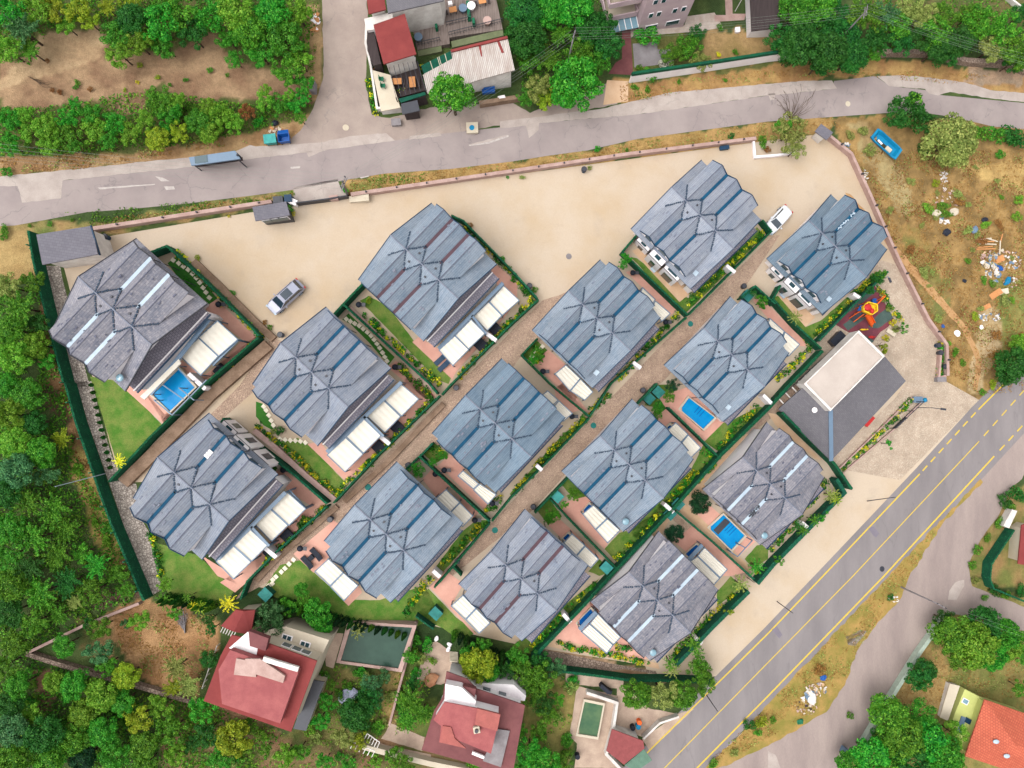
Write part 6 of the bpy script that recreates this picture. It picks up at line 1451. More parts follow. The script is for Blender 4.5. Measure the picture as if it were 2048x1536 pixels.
# --- left woods
many(tree, [(20, 575, 34, 'olive', ls), (62, 560, 30, 'mid', ls), (40, 615, 44, 'mid', bo), (80, 650, 26, 'deep', ls), (22, 660, 38, 'deep', rd), (72, 690, 34, 'bright', rd), (30, 715, 42, 'bright', rd), (95, 720, 24, 'bright', ls), (12, 770, 34, 'bright', rd),
 (58, 788, 40, 'bright', rd), (20, 830, 40, 'bright', rd), (70, 845, 30, 'deep', rd), (28, 885, 38, 'bright', rd), (84, 905, 40, 'deep', rd), (124, 878, 26, 'yellow', 'bough'), (40, 940, 46, 'blue', rd), (98, 950, 30, 'blue', ls), (15, 985, 38, 'deep', rd), (60, 1005, 36, 'mid', bo),
 (108, 1022, 44, 'mid', bo), (20, 1055, 40, 'bright', rd), (70, 1075, 44, 'mid', bo), (134, 1060, 34, 'mid', bo), (15, 1110, 34, 'bright', ls), (60, 1135, 40, 'deep', bo), (115, 1112, 38, 'mid', bo), (165, 1105, 26, 'mid', ls), (195, 1130, 36, 'bright', bo), (240, 1150, 24, 'mid', ls),
 (22, 1170, 40, 'mid', rd), (80, 1185, 40, 'mid', bo), (135, 1165, 36, 'deep', bo), (188, 1180, 34, 'mid', ls), (250, 1178, 20, 'mid', ls), (20, 1225, 36, 'deep', rd), (66, 1245, 34, 'deep', ls), (118, 1230, 26, 'mid', 'bough'), (38, 1238, 16, 'yellow', 'fan'), (30, 1290, 34, 'deep', rd), (10, 1330, 30, 'deep', ls),
 (200, 1255, 28, 'mid', ls), (130, 1290, 28, 'bright', rd), (195, 1300, 32, 'blue', ls), (180, 1250, 18, 'deep', ls), (212, 1330, 26, 'deep', ls), (95, 1210, 24, 'deep', bo), (150, 1205, 20, 'olive', bo),
 (40, 1370, 34, 'bright', rd), (108, 1365, 28, 'bright', rd), (150, 1370, 36, 'bright', rd), (252, 1352, 34, 'yellow', rd), (205, 1385, 40, 'bright', rd), (165, 1425, 34, 'bright', rd), (245, 1405, 32, 'bright', rd), (20, 1410, 32, 'deep', rd), (66, 1425, 26, 'bright', ls),
 (25, 1460, 44, 'blue', rd), (88, 1465, 46, 'deep', rd), (150, 1478, 38, 'mid', rd), (205, 1462, 36, 'bright', rd), (278, 1435, 36, 'yellow', ls), (320, 1408, 30, 'bright', ls), (352, 1335, 32, 'olive', bo), (378, 1372, 30, 'olive', bo), (348, 1375, 26, 'yellow', bo), (405, 1420, 34, 'bright', ls),
 (30, 1515, 44, 'deep', rd), (100, 1520, 40, 'deep', rd), (165, 1520, 34, 'dark', rd), (230, 1508, 36, 'bright', rd), (290, 1490, 34, 'mid', rd), (345, 1460, 36, 'mid', ls), (352, 1510, 26, 'bright', ls), (415, 1465, 30, 'deep', ls), (468, 1478, 42, 'yellow', rd), (440, 1520, 30, 'bright', ls), (380, 1490, 20, 'deep', ls), (290, 1530, 30, 'mid', ls), (500, 1450, 20, 'mid', ls),
 (418, 1318, 22, 'deep', rd), (276, 1240, 26, 'bright', 'loose'), (252, 1245, 14, 'blue', ls)], group='trees of the woods at the left and bottom left')
# --- top left thicket
many(tree, [(20, 20, 40, 'bright', ls), (70, 15, 36, 'bright', ls), (45, 60, 46, 'blue', bo), (15, 100, 34, 'bright', ls), (60, 100, 30, 'deep', bo), (105, 25, 32, 'yellow', ls), (150, 20, 34, 'yellow', ls), (130, 50, 24, 'bright', ls), (175, 40, 24, 'yellow', ls), (215, 15, 24, 'yellow', bo), (228, 70, 32, 'bright', ls),
 (240, 108, 30, 'bright', ls), (262, 40, 38, 'deep', rd), (275, 85, 32, 'bright', ls), (315, 50, 44, 'deep', ls), (330, 92, 28, 'mid', ls), (360, 28, 42, 'mid', ls), (385, 70, 34, 'deep', ls), (420, 30, 40, 'mid', ls), (470, 20, 44, 'mid', rd), (455, 75, 28, 'mid', ls), (500, 65, 42, 'mid', rd), (520, 105, 34, 'mid', ls), (545, 30, 42, 'mid', rd), (570, 80, 44, 'deep', rd), (595, 25, 32, 'bright', ls), (600, 120, 32, 'bright', ls), (575, 140, 34, 'mid', ls), (605, 165, 24, 'deep', ls), (470, 118, 20, 'mid', ls), (260, 5, 26, 'yellow', ls), (320, 5, 30, 'mid', ls)], group='trees of the top left thicket')
many(tree, [(18, 245, 30, 'bright', ls), (55, 262, 32, 'mid', ls), (20, 290, 26, 'bright', ls), (95, 255, 32, 'bright', rd), (95, 290, 24, 'mid', ls), (135, 235, 26, 'bright', ls), (140, 270, 30, 'deep', ls), (175, 225, 28, 'bright', ls), (185, 262, 32, 'bright', ls), (225, 248, 28, 'bright', ls), (255, 270, 26, 'bright', ls), (285, 245, 26, 'mid', ls), (315, 278, 28, 'yellow', rd), (320, 200, 34, 'deep', ls), (345, 235, 32, 'bright', ls), (360, 265, 24, 'yellow', ls), (355, 205, 24, 'bright', ls), (400, 245, 34, 'bright', rd), (440, 235, 32, 'bright', rd), (420, 265, 26, 'bright', rd), (470, 250, 22, 'bright', ls), (415, 212, 20, 'bright', ls), (150, 295, 18, 'mid', ls), (215, 285, 20, 'deep', ls), (50, 225, 18, 'mid', ls), (150, 205, 16, 'mid', ls)], h=2.8, group='low trees along the upper road at the left')
many(tree, [(493, 225, 20, 'brown', ls), (525, 205, 22, 'bright', ls), (555, 212, 26, 'bright', ls), (590, 205, 24, 'bright', ls), (600, 235, 14, 'deep', ls), (530, 180, 14, 'bright', ls), (575, 190, 14, 'mid', ls), (608, 195, 16, 'bright', ls)], h=2.4, group='low trees along the upper road at the left')
many(bush, [(155, 165, 9, 'mid'), (152, 175, 7, 'bright'), (120, 185, 8, 'brown'), (105, 180, 7, 'brown'), (280, 130, 8, 'yellow'), (275, 165, 5, 'gold'), (372, 160, 7, 'bright'), (315, 155, 8, 'yellow'), (340, 170, 6, 'mid'), (95, 122, 6, 'brown'), (180, 178, 7, 'brown'), (420, 140, 8, 'mid'), (455, 150, 6, 'mid'), (250, 180, 6, 'yellow'), (15, 345, 14, 'bright'), (10, 460, 14, 'mid'), (8, 475, 10, 'mid')])
# --- top centre & right
many(tree, [(1045, 25, 40, 'deep', rd), (1050, 80, 44, 'deep', rd), (1095, 25, 34, 'bright', rd), (1120, 70, 26, 'mid', bo), (1150, 20, 42, 'bright', rd), (1180, 60, 36, 'deep', rd), (1215, 90, 34, 'deep', rd), (1210, 50, 26, 'deep', ls), (1160, 100, 30, 'mid', ls), (1195, 125, 26, 'bright', ls), (1100, 120, 28, 'mid', bo), (1060, 125, 24, 'mid', ls), (1080, 175, 30, 'olive', ls), (1050, 195, 18, 'bright', 'loose'), (1085, 205, 20, 'yellow', ls), (1110, 190, 22, 'yellow', ls)])
tree(1152, 168, 56, 'bright', rd, 6.5, 'big bright green round tree standing at the roadside beside the brick drive')
tree(904, 192, 50, 'mid', rd, 7.0, 'tall mid green tree in front of the corrugated roof at the roadside')
many(tree, [(1590, 25, 36, 'bright', rd), (1640, 20, 34, 'mid', rd), (1560, 75, 30, 'deep', ls), (1600, 90, 42, 'deep', rd), (1650, 105, 40, 'deep', rd), (1640, 55, 34, 'deep', ls), (1690, 70, 34, 'deep', rd), (1700, 115, 34, 'deep', rd), (1725, 30, 40, 'mid', bo), (1750, 80, 34, 'deep', bo), (1770, 30, 30, 'blue', bo), (1680, 25, 30, 'deep', ls), (1635, 130, 24, 'deep', ls), (1745, 108, 18, 'mid', ls), (1790, 55, 28, 'mid', ls), (1800, 85, 26, 'deep', ls), (1830, 80, 26, 'deep', ls), (1865, 70, 30, 'mid', ls), (1870, 100, 28, 'deep', rd), (1915, 85, 30, 'deep', rd), (1905, 108, 22, 'deep', ls), (1850, 30, 26, 'olive', ls), (1960, 45, 32, 'mid', ls), (1985, 95, 26, 'olive', ls), (2005, 60, 32, 'mid', ls), (2030, 100, 34, 'mid', ls), (2025, 125, 20, 'deep', ls), (1940, 30, 22, 'mid', ls), (2040, 30, 20, 'deep', ls), (1890, 25, 24, 'mid', ls), (1575, 115, 16, 'deep', ls), (1820, 15, 24, 'olive', ls)], group='trees along the top right edge')
many(tree, [(1378, 95, 26, 'mid', ls), (1345, 110, 22, 'mid', ls), (1395, 65, 18, 'deep', ls), (1400, 125, 22, 'olive', ls)], h=2.6)
bush(1296, 74, 24, 'bright', h=.6, label='clipped bright green hedge below the pink apartment block', name='hedge', cat='hedge'); bush(1334, 134, 17, 'pale', label='white-flowering bush by the grey garden paving'); many(bush, [(1300, 150, 16, 'mid'), (1280, 140, 10, 'mid'), (1437, 109, 6, 'gold'), (1471, 105, 7, 'mid'), (1440, 55, 8, 'mid'), (1270, 175, 8, 'mid'), (1295, 178, 8, 'mid'), (1358, 163, 6, 'mid'), (1450, 160, 5, 'mid')])
tree(1815, 225, 36, 'deep', ls, 3.6); tree(1790, 235, 22, 'deep', ls, 3.2); tree(1845, 245, 24, 'deep', ls, 3); tree(1825, 200, 16, 'mid', 'sprig', 4)
tree(1898, 285, 52, 'olive', rd, 5.0, 'big pale olive tree right of the blue pool shell'); tree(1575, 268, 34, 'olive', ls, 3.6, 'pale olive tree in the kerbed bed at the top of the yard'); tree(1590, 300, 20, 'olive', ls, 3.2); tree(1565, 250, 16, 'mid', ls, 3)
many(bush, [(1960, 268, 16, 'mid'), (1990, 272, 18, 'bright'), (2020, 270, 22, 'deep'), (2042, 278, 18, 'deep'), (1945, 270, 12, 'bright'), (1845, 300, 12, 'deep'), (2000, 310, 10, 'bright'), (1700, 270, 10, 'olive'), (1725, 262, 12, 'olive'), (1740, 300, 14, 'olive'), (1525, 285, 12, 'mid'), (1535, 300, 8, 'brown')])
for _ in range(60):
    x = R.uniform(1720, 2045); y = R.uniform(330, 780)
    if x < 1700 + (y - 300) * .47 + 10: continue
    bush(x, y, R.uniform(5, 12), R.choice(('olive', 'lime', 'mid', 'brown', 'olive', 'yellow')), h=.5, group='weeds of the rubbish field')
tree(2025, 730, 34, 'deep', rd, 5, 'dark green tree cut by the right edge above the main road'); tree(2040, 690, 20, 'bright', rd, 3); tree(2010, 752, 18, 'deep', rd, 3); many(bush, [(1985, 770, 9, 'yellow'), (1965, 785, 8, 'mid'), (1890, 720, 9, 'mid'), (1910, 705, 8, 'mid'), (1925, 725, 8, 'mid')])
# --- bottom right
many(tree, [(1905, 1265, 38, 'mid', rd), (1948, 1290, 44, 'bright', rd), (1960, 1250, 34, 'deep', rd), (2000, 1268, 34, 'bright', rd), (1915, 1310, 26, 'mid', ls), (1985, 1310, 30, 'bright', rd), (1890, 1240, 20, 'deep', ls), (2015, 1295, 26, 'bright', rd), (2035, 1280, 22, 'mid', ls), (1835, 1350, 26, 'deep', ls), (1850, 1340, 22, 'deep', rd), (1845, 1362, 18, 'bright', ls),
 (1775, 1430, 40, 'mid', rd), (1800, 1470, 44, 'mid', rd), (1840, 1435, 32, 'bright', ls), (1765, 1480, 28, 'deep', rd), (1850, 1480, 40, 'bright', rd), (1880, 1510, 40, 'bright', rd), (1820, 1520, 40, 'deep', rd), (1740, 1510, 36, 'bright', rd), (1700, 1525, 26, 'bright', rd), (1780, 1530, 34, 'mid', rd), (1910, 1470, 24, 'bright', ls), (2045, 1310, 16, 'mid', ls), (2040, 1375, 16, 'mid', ls), (1900, 1540, 26, 'mid', ls)], group='trees of the bottom right gardens')
many(bush, [(2010, 1000, 14, 'deep'), (2035, 990, 18, 'deep'), (2020, 1010, 10, 'mid'), (1998, 1045, 10, 'mid'), (1975, 1075, 8, 'mid'), (1955, 1100, 10, 'mid'), (1945, 1130, 9, 'mid'), (1990, 1180, 12, 'deep'), (2010, 1190, 10, 'mid'), (2042, 1180, 12, 'deep'), (1950, 1160, 8, 'olive'), (1970, 1195, 8, 'mid'), (1700, 1430, 8, 'mid'), (1498, 1448, 12, 'deep'), (1520, 1445, 14, 'yellow'), (1515, 1465, 9, 'mid'), (1425, 1528, 12, 'mid'), (1468, 1505, 10, 'olive'), (1545, 1440, 8, 'mid'), (1640, 1340, 12, 'brown'), (1780, 1195, 8, 'deep')])
# --- bottom centre
many(tree, [(540, 1240, 38, 'blue', ls), (575, 1215, 22, 'mid', ls), (635, 1225, 34, 'bright', rd), (610, 1205, 18, 'mid', ls), (645, 1250, 24, 'bright', rd), (510, 1235, 18, 'blue', ls), (740, 1370, 22, 'blue', ls), (765, 1355, 18, 'blue', ls), (712, 1425, 38, 'deep', rd), (735, 1405, 30, 'deep', ls), (755, 1390, 18, 'blue', ls), (655, 1400, 22, 'bright', ls), (640, 1440, 22, 'bright', ls), (665, 1370, 14, 'mid', ls), (685, 1470, 26, 'olive', ls), (720, 1480, 22, 'yellow', ls), (820, 1400, 34, 'mid', bo), (845, 1425, 28, 'mid', bo), (815, 1440, 26, 'mid', bo), (830, 1365, 18, 'deep', ls), (820, 1310, 16, 'mid', ls),
 (958, 1330, 40, 'yellow', rd), (945, 1300, 26, 'bright', ls), (975, 1340, 28, 'bright', rd), (965, 1290, 20, 'bright', ls), (1010, 1340, 20, 'deep', ls), (1050, 1340, 30, 'mid', ls), (1080, 1355, 34, 'mid', ls), (1065, 1385, 26, 'mid', ls), (1085, 1400, 26, 'deep', ls), (1095, 1430, 24, 'mid', ls), (1115, 1400, 16, 'mid', ls), (1035, 1310, 24, 'bright', ls), (1080, 1320, 22, 'deep', ls), (1112, 1335, 20, 'blue', ls), (1080, 1460, 20, 'mid', ls), (1060, 1500, 30, 'bright', ls), (1090, 1520, 34, 'bright', rd), (1125, 1525, 22, 'mid', ls), (1045, 1535, 18, 'bright', ls), (600, 1500, 20, 'mid', ls), (570, 1510, 26, 'bright', ls), (650, 1525, 20, 'bright', ls), (700, 1530, 20, 'bright', ls), (810, 1530, 22, 'mid', ls), (530, 1500, 14, 'mid', ls), (790, 1510, 20, 'mid', ls), (1040, 1460, 16, 'mid', ls)], group='trees of the gardens below the estate')
tree(1272, 1388, 32, 'mid', rd, 4.5, 'clipped round tree beside the terrace, left of three at the main road'); tree(1322, 1385, 32, 'olive', ls, 4.6, 'looser middle tree of the three by the main road'); tree(1365, 1388, 32, 'mid', rd, 4.5, 'clipped round tree nearest the main road edge'); tree(1408, 1368, 22, 'mid', ls, 4); tree(1395, 1340, 22, 'mid', 'loose', 3.5)
many(tree, [(328, 1168, 17, 'bright', 'loose'), (328, 1200, 22, 'mid', 'fan'), (350, 1225, 18, 'mid', 'loose'), (375, 1195, 14, 'mid', 'fan'), (402, 1215, 16, 'yellow', 'fan'), (385, 1212, 12, 'gold', 'fan'), (458, 1207, 24, 'gold', 'fan'), (418, 1240, 14, 'deep', 'loose'), (422, 1260, 14, 'deep', 'loose'), (603, 1180, 18, 'bright', 'round'), (240, 922, 17, 'gold', 'fan'), (716, 1262, 18, 'olive', 'fan'), (548, 1215, 18, 'blue', 'fan')], h=2.6, group='young ornamental trees inside the estate')
many(bush, [(450, 588, 9, 'bright'), (395, 518, 9, 'yellow'), (465, 585, 8, 'bright'), (374, 562, 9, 'bright'), (540, 655, 7, 'mid'), (530, 645, 6, 'brown'), (445, 610, 6, 'gold'), (940, 450, 7, 'brown'), (1005, 520, 9, 'bright'), (1070, 580, 8, 'mid'), (738, 600, 8, 'yellow'), (558, 860, 12, 'deep'), (548, 862, 9, 'olive'), (610, 1040, 12, 'mid'), (600, 1052, 9, 'deep'), (580, 420, 9, 'bright'), (587, 428, 6, 'gold'), (690, 380, 8, 'bright'), (700, 388, 6, 'brown'), (458, 433, 4, 'gold'), (1045, 355, 6, 'olive'), (1180, 336, 6, 'olive'), (1195, 298, 7, 'bright'), (1462, 272, 7, 'deep'), (1425, 284, 4, 'mid'), (1254, 300, 5, 'bright'), (145, 440, 6, 'mid'), (100, 448, 7, 'mid'), (60, 452, 6, 'mid'), (1015, 355, 4, 'bright'), (385, 420, 5, 'mid'), (360, 428, 5, 'mid'), (500, 402, 6, 'mid'), (730, 385, 7, 'mid'), (760, 378, 7, 'olive')])
many(tree, [(1252, 515, 12, 'bright', 'loose'), (1245, 530, 10, 'bright', 'loose'), (1076, 710, 14, 'bright', 'loose'), (1066, 722, 10, 'bright', 'loose'), (833, 942, 17, 'bright', 'loose'), (885, 910, 12, 'bright', 'loose'), (866, 925, 9, 'bright', 'loose'), (1318, 815, 13, 'bright', 'loose'), (1312, 828, 12, 'mid', 'loose'), (1338, 792, 12, 'mid', 'loose'), (1345, 770, 14, 'dark', 'loose'), (1148, 990, 14, 'mid', 'loose'), (1130, 1010, 9, 'mid', 'loose'), (1104, 1030, 16, 'mid', 'loose'), (1096, 1040, 10, 'bright', 'loose'), (1522, 605, 14, 'bright', 'loose'), (1506, 585, 7, 'deep', 'loose'), (1400, 1005, 24, 'dark', 'round'), (1350, 1067, 20, 'dark', 'round'), (1760, 548, 11, 'mid', 'loose'), (1755, 560, 12, 'deep', 'loose'), (1740, 580, 9, 'deep', 'loose')], h=2.6, group='young ornamental trees inside the estate')
many(tree, [(1662, 990, 17, 'olive', 'fan'), (1672, 998, 14, 'yellow', 'fan'), (1645, 1030, 12, 'bright', 'sprig'), (1628, 1040, 14, 'mid', 'fan'), (1605, 1060, 14, 'mid', 'fan'), (1555, 1120, 12, 'bright', 'sprig'), (1512, 1133, 18, 'bright', 'fan'), (1480, 1168, 18, 'olive', 'fan'), (1456, 1225, 11, 'yellow', 'sprig'), (1385, 1285, 20, 'mid', 'fan'), (1395, 1305, 16, 'mid', 'fan'), (1400, 1325, 14, 'mid', 'loose'), (1340, 1325, 16, 'mid', 'fan'), (1345, 1340, 18, 'olive', 'fan'), (1595, 1050, 12, 'deep', 'fan'), (1780, 888, 11, 'bright', 'sprig'), (1765, 690, 15, 'yellow', 'sprig'), (1805, 655, 12, 'bright', 'sprig'), (1590, 635, 14, 'olive', 'fan'), (1410, 1345, 14, 'mid', 'loose')], h=2.9, group='saplings in front of the roadside fences')
many(bush, [(1790, 660, 10, 'olive'), (1785, 645, 7, 'gold'), (1778, 618, 7, 'olive'), (1765, 600, 6, 'olive'), (1757, 580, 6, 'olive'), (1770, 675, 7, 'gold')])
# rows of clipped conifers along the lower hedge
n = 0
for line, cnt in (([(335, 1190), (440, 1208)], 9), ([(560, 1196), (700, 1240)], 12), ([(700, 1240), (820, 1262)], 9), ([(905, 1262), (985, 1300)], 7), ([(985, 1300), (1050, 1318)], 5)):
    for i in range(cnt):
        t = (i + .5) / cnt; x = line[0][0] + (line[1][0] - line[0][0]) * t; y = line[0][1] + (line[1][1] - line[0][1]) * t
        rm = .42; h = R.uniform(2.6, 3.4); p = P(x, y); o = empty('conifer', (p.x, p.y, G(p.x)), 'slim hedge-row conifer ' + near(x, y), 'conifer', 'slim conifers planted in a row along the bottom fence')
        c = bpy.data.objects.new('crown', cmesh('cone', 'dark' if R.random() < .35 else 'deep' if R.random() < .6 else 'mid', i % 2)); COL.objects.link(c); c.parent = o; c.location = (0, 0, h / 2 + .1); c.scale = (rm, rm, h / 2)
        t_ = bpy.data.objects.new('trunk', TM[0]); COL.objects.link(t_); t_.parent = o; t_.scale = (.25, .25, h * .5)
# small conifers along the rubble strip
for i in range(12):
    t = i / 11; x = 182 + 38 * t; y = 770 + 165 * t; bush(x, y, 5.5, 'deep', 'cone', 1.6, 'small conifer beside the rubble strip ' + near(x, y), 'small conifers along the rubble strip', 'conifer', 'conifer')
# bare branching tree and brushwood
def twigs(name, px, py, n, L, up, label, cat, m='bark', spread=3.0, a0=1.2):
    p = P(px, py); mb = MB()
    for i in range(n):
        a = a0 + R.uniform(-spread, spread) / 2; q = p + Vector((0, 0, R.uniform(0, .3))); l = L * R.uniform(.6, 1)
        for k in range(3):
            e = q + Vector((math.cos(a) * l / 3, math.sin(a) * l / 3, up * l / 3)); mb.bar(q, e, .05 - .012 * k); q2 = e + Vector((math.cos(a + .5) * l / 4, math.sin(a + .5) * l / 4, up * l / 5)); mb.bar(e, q2, .025); q = e; a += R.uniform(-.3, .3)
    tag(mb.build(name, M[m]), label, cat)
twigs('bare_tree', 1580, 238, 14, 3.6, .5, 'leafless brown tree leaning over the upper road above the kerbed bed', 'tree')
twigs('brushwood', 372, 1265, 22, 2.6, .1, 'pile of grey cut branches on the orange soil plot', 'brushwood', 'grey', .5, 1.75); twigs('fallen_branch', 60, 155, 5, 3.2, .05, 'dead branch lying across the bare soil clearing', 'branch', 'bark', .3, -.55)
# undergrowth, weeds, dry grass: masses nobody could count
def inpoly(x, y, q):
    ins = False; j = len(q) - 1
    for i in range(len(q)):
        if (q[i][1] > y) != (q[j][1] > y) and x < (q[j][0] - q[i][0]) * (y - q[i][1]) / (q[j][1] - q[i][1]) + q[i][0]: ins = not ins
        j = i
    return ins
def mass(name, polys, dens, size, hgt, tint, label, cat, clump=.5, thr=.0):
    r = random.Random(len(label)); V, N = [], []
    for q in polys:
        x0, x1 = min(p[0] for p in q), max(p[0] for p in q); y0, y1 = min(p[1] for p in q), max(p[1] for p in q)
        for _ in range(int((x1 - x0) * (y1 - y0) * dens)):
            x, y = r.uniform(x0, x1), r.uniform(y0, y1)
            if not inpoly(x, y, q): continue
            p = P(x, y); nv = noise.fractal(Vector((p.x * clump, p.y * clump, len(name))), 1, 2, 3)
            if nv < thr: continue
            V.append((p.x, p.y, p.z + r.uniform(.03, hgt) * min(1, .3 + nv))); N.append((0, 0, .7))
    v, f = leaf_quads(V, N, size, r, .5, .6); me = bpy.data.meshes.new(name); me.from_pydata(v, [], f); me.materials.append(LT[tint]); me.update()
    o = bpy.data.objects.new(name, me); COL.objects.link(o); tag(o, label, cat, None, 'stuff')
WOOD = [[(-20, 540), (95, 580), (150, 800), (150, 900), (230, 1060), (285, 1170), (250, 1215), (60, 1300), (-20, 1340)], [(-20, 1300), (60, 1310), (400, 1400), (560, 1470), (520, 1540), (-20, 1540)], [(-20, -20), (620, -20), (620, 130), (520, 120), (430, 60), (340, 100), (215, 110), (190, 30), (100, 60), (60, 130), (-20, 120)], [(-20, 215), (85, 215), (300, 180), (500, 210), (620, 210), (600, 240), (480, 270), (300, 300), (-20, 315)], [(1740, -20), (2060, -20), (2060, 110), (1740, 100)], [(1010, -20), (1220, -20), (1220, 100), (1180, 190), (1050, 210)]]
mass('undergrowth', WOOD, .10, .15, .8, 'mid', 'mid green undergrowth beneath the trees of the woods', 'undergrowth', .5, -.25)
mass('brambles', WOOD + [[(560, 1330), (680, 1330), (800, 1360), (760, 1480), (600, 1480)], [(800, 1240), (860, 1300), (860, 1440), (790, 1470)], [(1040, 1300), (1140, 1340), (1150, 1540), (1040, 1540)], [(380, 1400), (560, 1460), (1000, 1540), (300, 1540)]], .06, .14, .9, 'lime', 'light green brambles and weeds scattered through woods and gardens', 'weeds', .35, .05)
FIELD = [[(1700, 300), (1760, 300), (2060, 300), (2060, 780), (1960, 790), (1890, 740), (1885, 680), (1790, 500)]]
VER = [[(190, 440), (500, 395), (590, 385), (590, 395), (190, 462)], [(700, 362), (1020, 325), (1510, 248), (1660, 232), (1690, 262), (1510, 280), (1000, 348), (700, 392)], [(1240, 170), (1600, 135), (1990, 150), (1900, 170), (1700, 150), (1500, 165), (1240, 208)], [(1961, 958), (1886, 1040), (1838, 1120), (1756, 1240), (1715, 1300), (1690, 1360), (1600, 1440), (1420, 1540), (1400, 1540), (1536, 1408), (1676, 1260), (1778, 1152)], [(1890, 1250), (2040, 1290), (2060, 1420), (1900, 1400), (1780, 1420)], [(0, 318), (250, 306), (460, 268), (500, 285), (150, 340), (0, 348)], [(225, 1225), (430, 1230), (400, 1390), (250, 1330)]]
mass('dry_grass', FIELD + VER, .11, .10, .3, 'straw', 'straw-yellow dry grass on verges and the rubbish field', 'dry grass', .4, -.1)
mass('field_weeds', FIELD + VER, .07, .11, .35, 'olive', 'olive green weeds growing through the dry grass', 'weeds', .3, .1)
for q_ in ([(645, 1335), (800, 1345), (780, 1480), (600, 1480)], [(1040, 1320), (1150, 1345), (1140, 1530), (1050, 1530)], [(400, 1430), (600, 1480), (980, 1500), (980, 1536), (400, 1536)], [(810, 1250), (880, 1300), (860, 1460), (790, 1460)], [(0, 215), (600, 200), (590, 250), (300, 300), (0, 310)], [(60, 1340), (300, 1400), (300, 1536), (60, 1536)], [(60, 600), (140, 800), (150, 900), (230, 1060), (200, 1120), (120, 900)]):
    for _ in range(26):
        x = R.uniform(min(p[0] for p in q_), max(p[0] for p in q_)); y = R.uniform(min(p[1] for p in q_), max(p[1] for p in q_))
        if inpoly(x, y, q_): bush(x, y, R.uniform(8, 17), R.choice(('bright', 'lime', 'mid', 'bright', 'olive')), h=.9, group='self-sown bushes between the trees and gardens')
mass('orange_weeds', FIELD, .05, .11, .3, 'straw', 'tall straw tufts among the dumped rubbish', 'dry grass', .9, .1)
mass('brown_weeds', FIELD + [[(90, 600), (140, 770), (240, 1060), (200, 1080), (130, 840)]], .10, .11, .3, 'brown', 'reddish brown dead weeds in the rubbish field', 'weeds', .3, .08)
mass('verge_weeds', [[(130, 425), (500, 395), (590, 380), (590, 400), (190, 455)], [(1240, 165), (1330, 165), (1300, 195), (1240, 200)], [(760, 350), (860, 345), (850, 362), (700, 388), (700, 372)], [(620, 0), (640, 5), (625, 200), (610, 240)]], .10, .12, .4, 'mid', 'green weeds along the verges of the upper road', 'weeds', .4, .0)
# flower and shrub borders inside the plots
def border(pts, w, label, dens=1.0):
    r = random.Random(int(pts[0][0])); first = True
    root = None
    mixes = {'gold': ([], []), 'bright': ([], []), 'deep': ([], [])}
    for a, b in zip(pts, pts[1:]):
        A, B_ = P(*a), P(*b); L = (B_ - A).length; d = (B_ - A).normalized(); n_ = Vector((-d.y, d.x, 0))
        for k in range(int(L * 7 * dens)):
            q = A.lerp(B_, r.random()) + n_ * r.uniform(-w, w); t = r.choices(('gold', 'bright', 'deep'), (3, 5, 3))[0]; rad = r.uniform(.18, .38)
            for _ in range(15):
                dd = Vector((r.gauss(0, 1), r.gauss(0, 1), abs(r.gauss(0, 1)))).normalized(); mixes[t][0].append((q.x + dd.x * rad, q.y + dd.y * rad, G(q.x) + .05 + dd.z * rad * 1.9)); mixes[t][1].append(dd)
    c = P(*pts[0]); root = empty('flower_border', (c.x, c.y, G(c.x)), label, 'flower border', 'planted borders inside the fences')
    for t, (vv, nn) in mixes.items():
        v, f = leaf_quads(vv, nn, .13, r); me = bpy.data.meshes.new('plants'); me.from_pydata([(x - root.location.x, y - root.location.y, z - root.location.z) for x, y, z in v], [], f); me.materials.append(LT[t]); me.update()
        o = bpy.data.objects.new({'gold': 'yellow_plants', 'bright': 'green_plants', 'deep': 'dark_plants'}[t], me); COL.objects.link(o); o.parent = root; o['kind'] = 'stuff'
def bd(ox, oy, pts, w, lb=None, **k):
    q = T(ox, oy, *pts); border(q, w, lb or 'border of yellow and green plants ' + near(*cen(q)), **k)
bd(0, 384, [(1420, 480), (1750, 810), (2048, 1110), (2100, 1160)], .25); bd(0, 384, [(2060, 1180), (1800, 1450), (1700, 1560)], .15, dens=.5)
bd(512, 384, [(850, 960), (1000, 1110), (1250, 1340), (1480, 1540)], .3); bd(512, 384, [(1660, 280), (1900, 520), (2090, 690)], .25, dens=.7); bd(1024, 384, [(0, 690), (170, 860), (0, 1030), (-110, 1140)], .3)
bd(512, 384, [(2040, 1020), (1900, 1180), (1620, 1480)], .3); bd(512, 384, [(1130, 1370), (1400, 1640)], .35)
bd(512, 768, [(10, 340), (250, 520), (450, 720), (640, 870)], .35); bd(512, 768, [(640, 880), (900, 640), (1200, 340), (1430, 110)], .3)
bd(512, 768, [(560, 970), (330, 1180), (130, 1370), (60, 1460)], .3); bd(512, 768, [(1960, 890), (1880, 1000), (1830, 1010)], .4); bd(512, 768, [(1850, 1090), (1640, 1290), (1480, 1460)], .4)
bd(1024, 768, [(780, 70), (640, 200), (560, 290), (480, 370), (280, 570), (20, 860)], .35); bd(1024, 384, [(1340, 960), (1200, 1110), (1000, 1330), (850, 1500)], .35)
bd(1024, 384, [(2000, 330), (1900, 420), (1720, 600), (1400, 890)], .45); bd(1536, 384, [(860, 660), (700, 810), (500, 1030), (350, 1150)], .45); bd(1536, 384, [(300, 1160), (340, 1250), (180, 1400), (60, 1500)], .4)
bd(1024, 768, [(1960, 180), (1780, 360), (1640, 520)], .4); bd(1024, 768, [(1620, 600), (1400, 820), (1240, 960), (1020, 1230), (840, 1410)], .6)
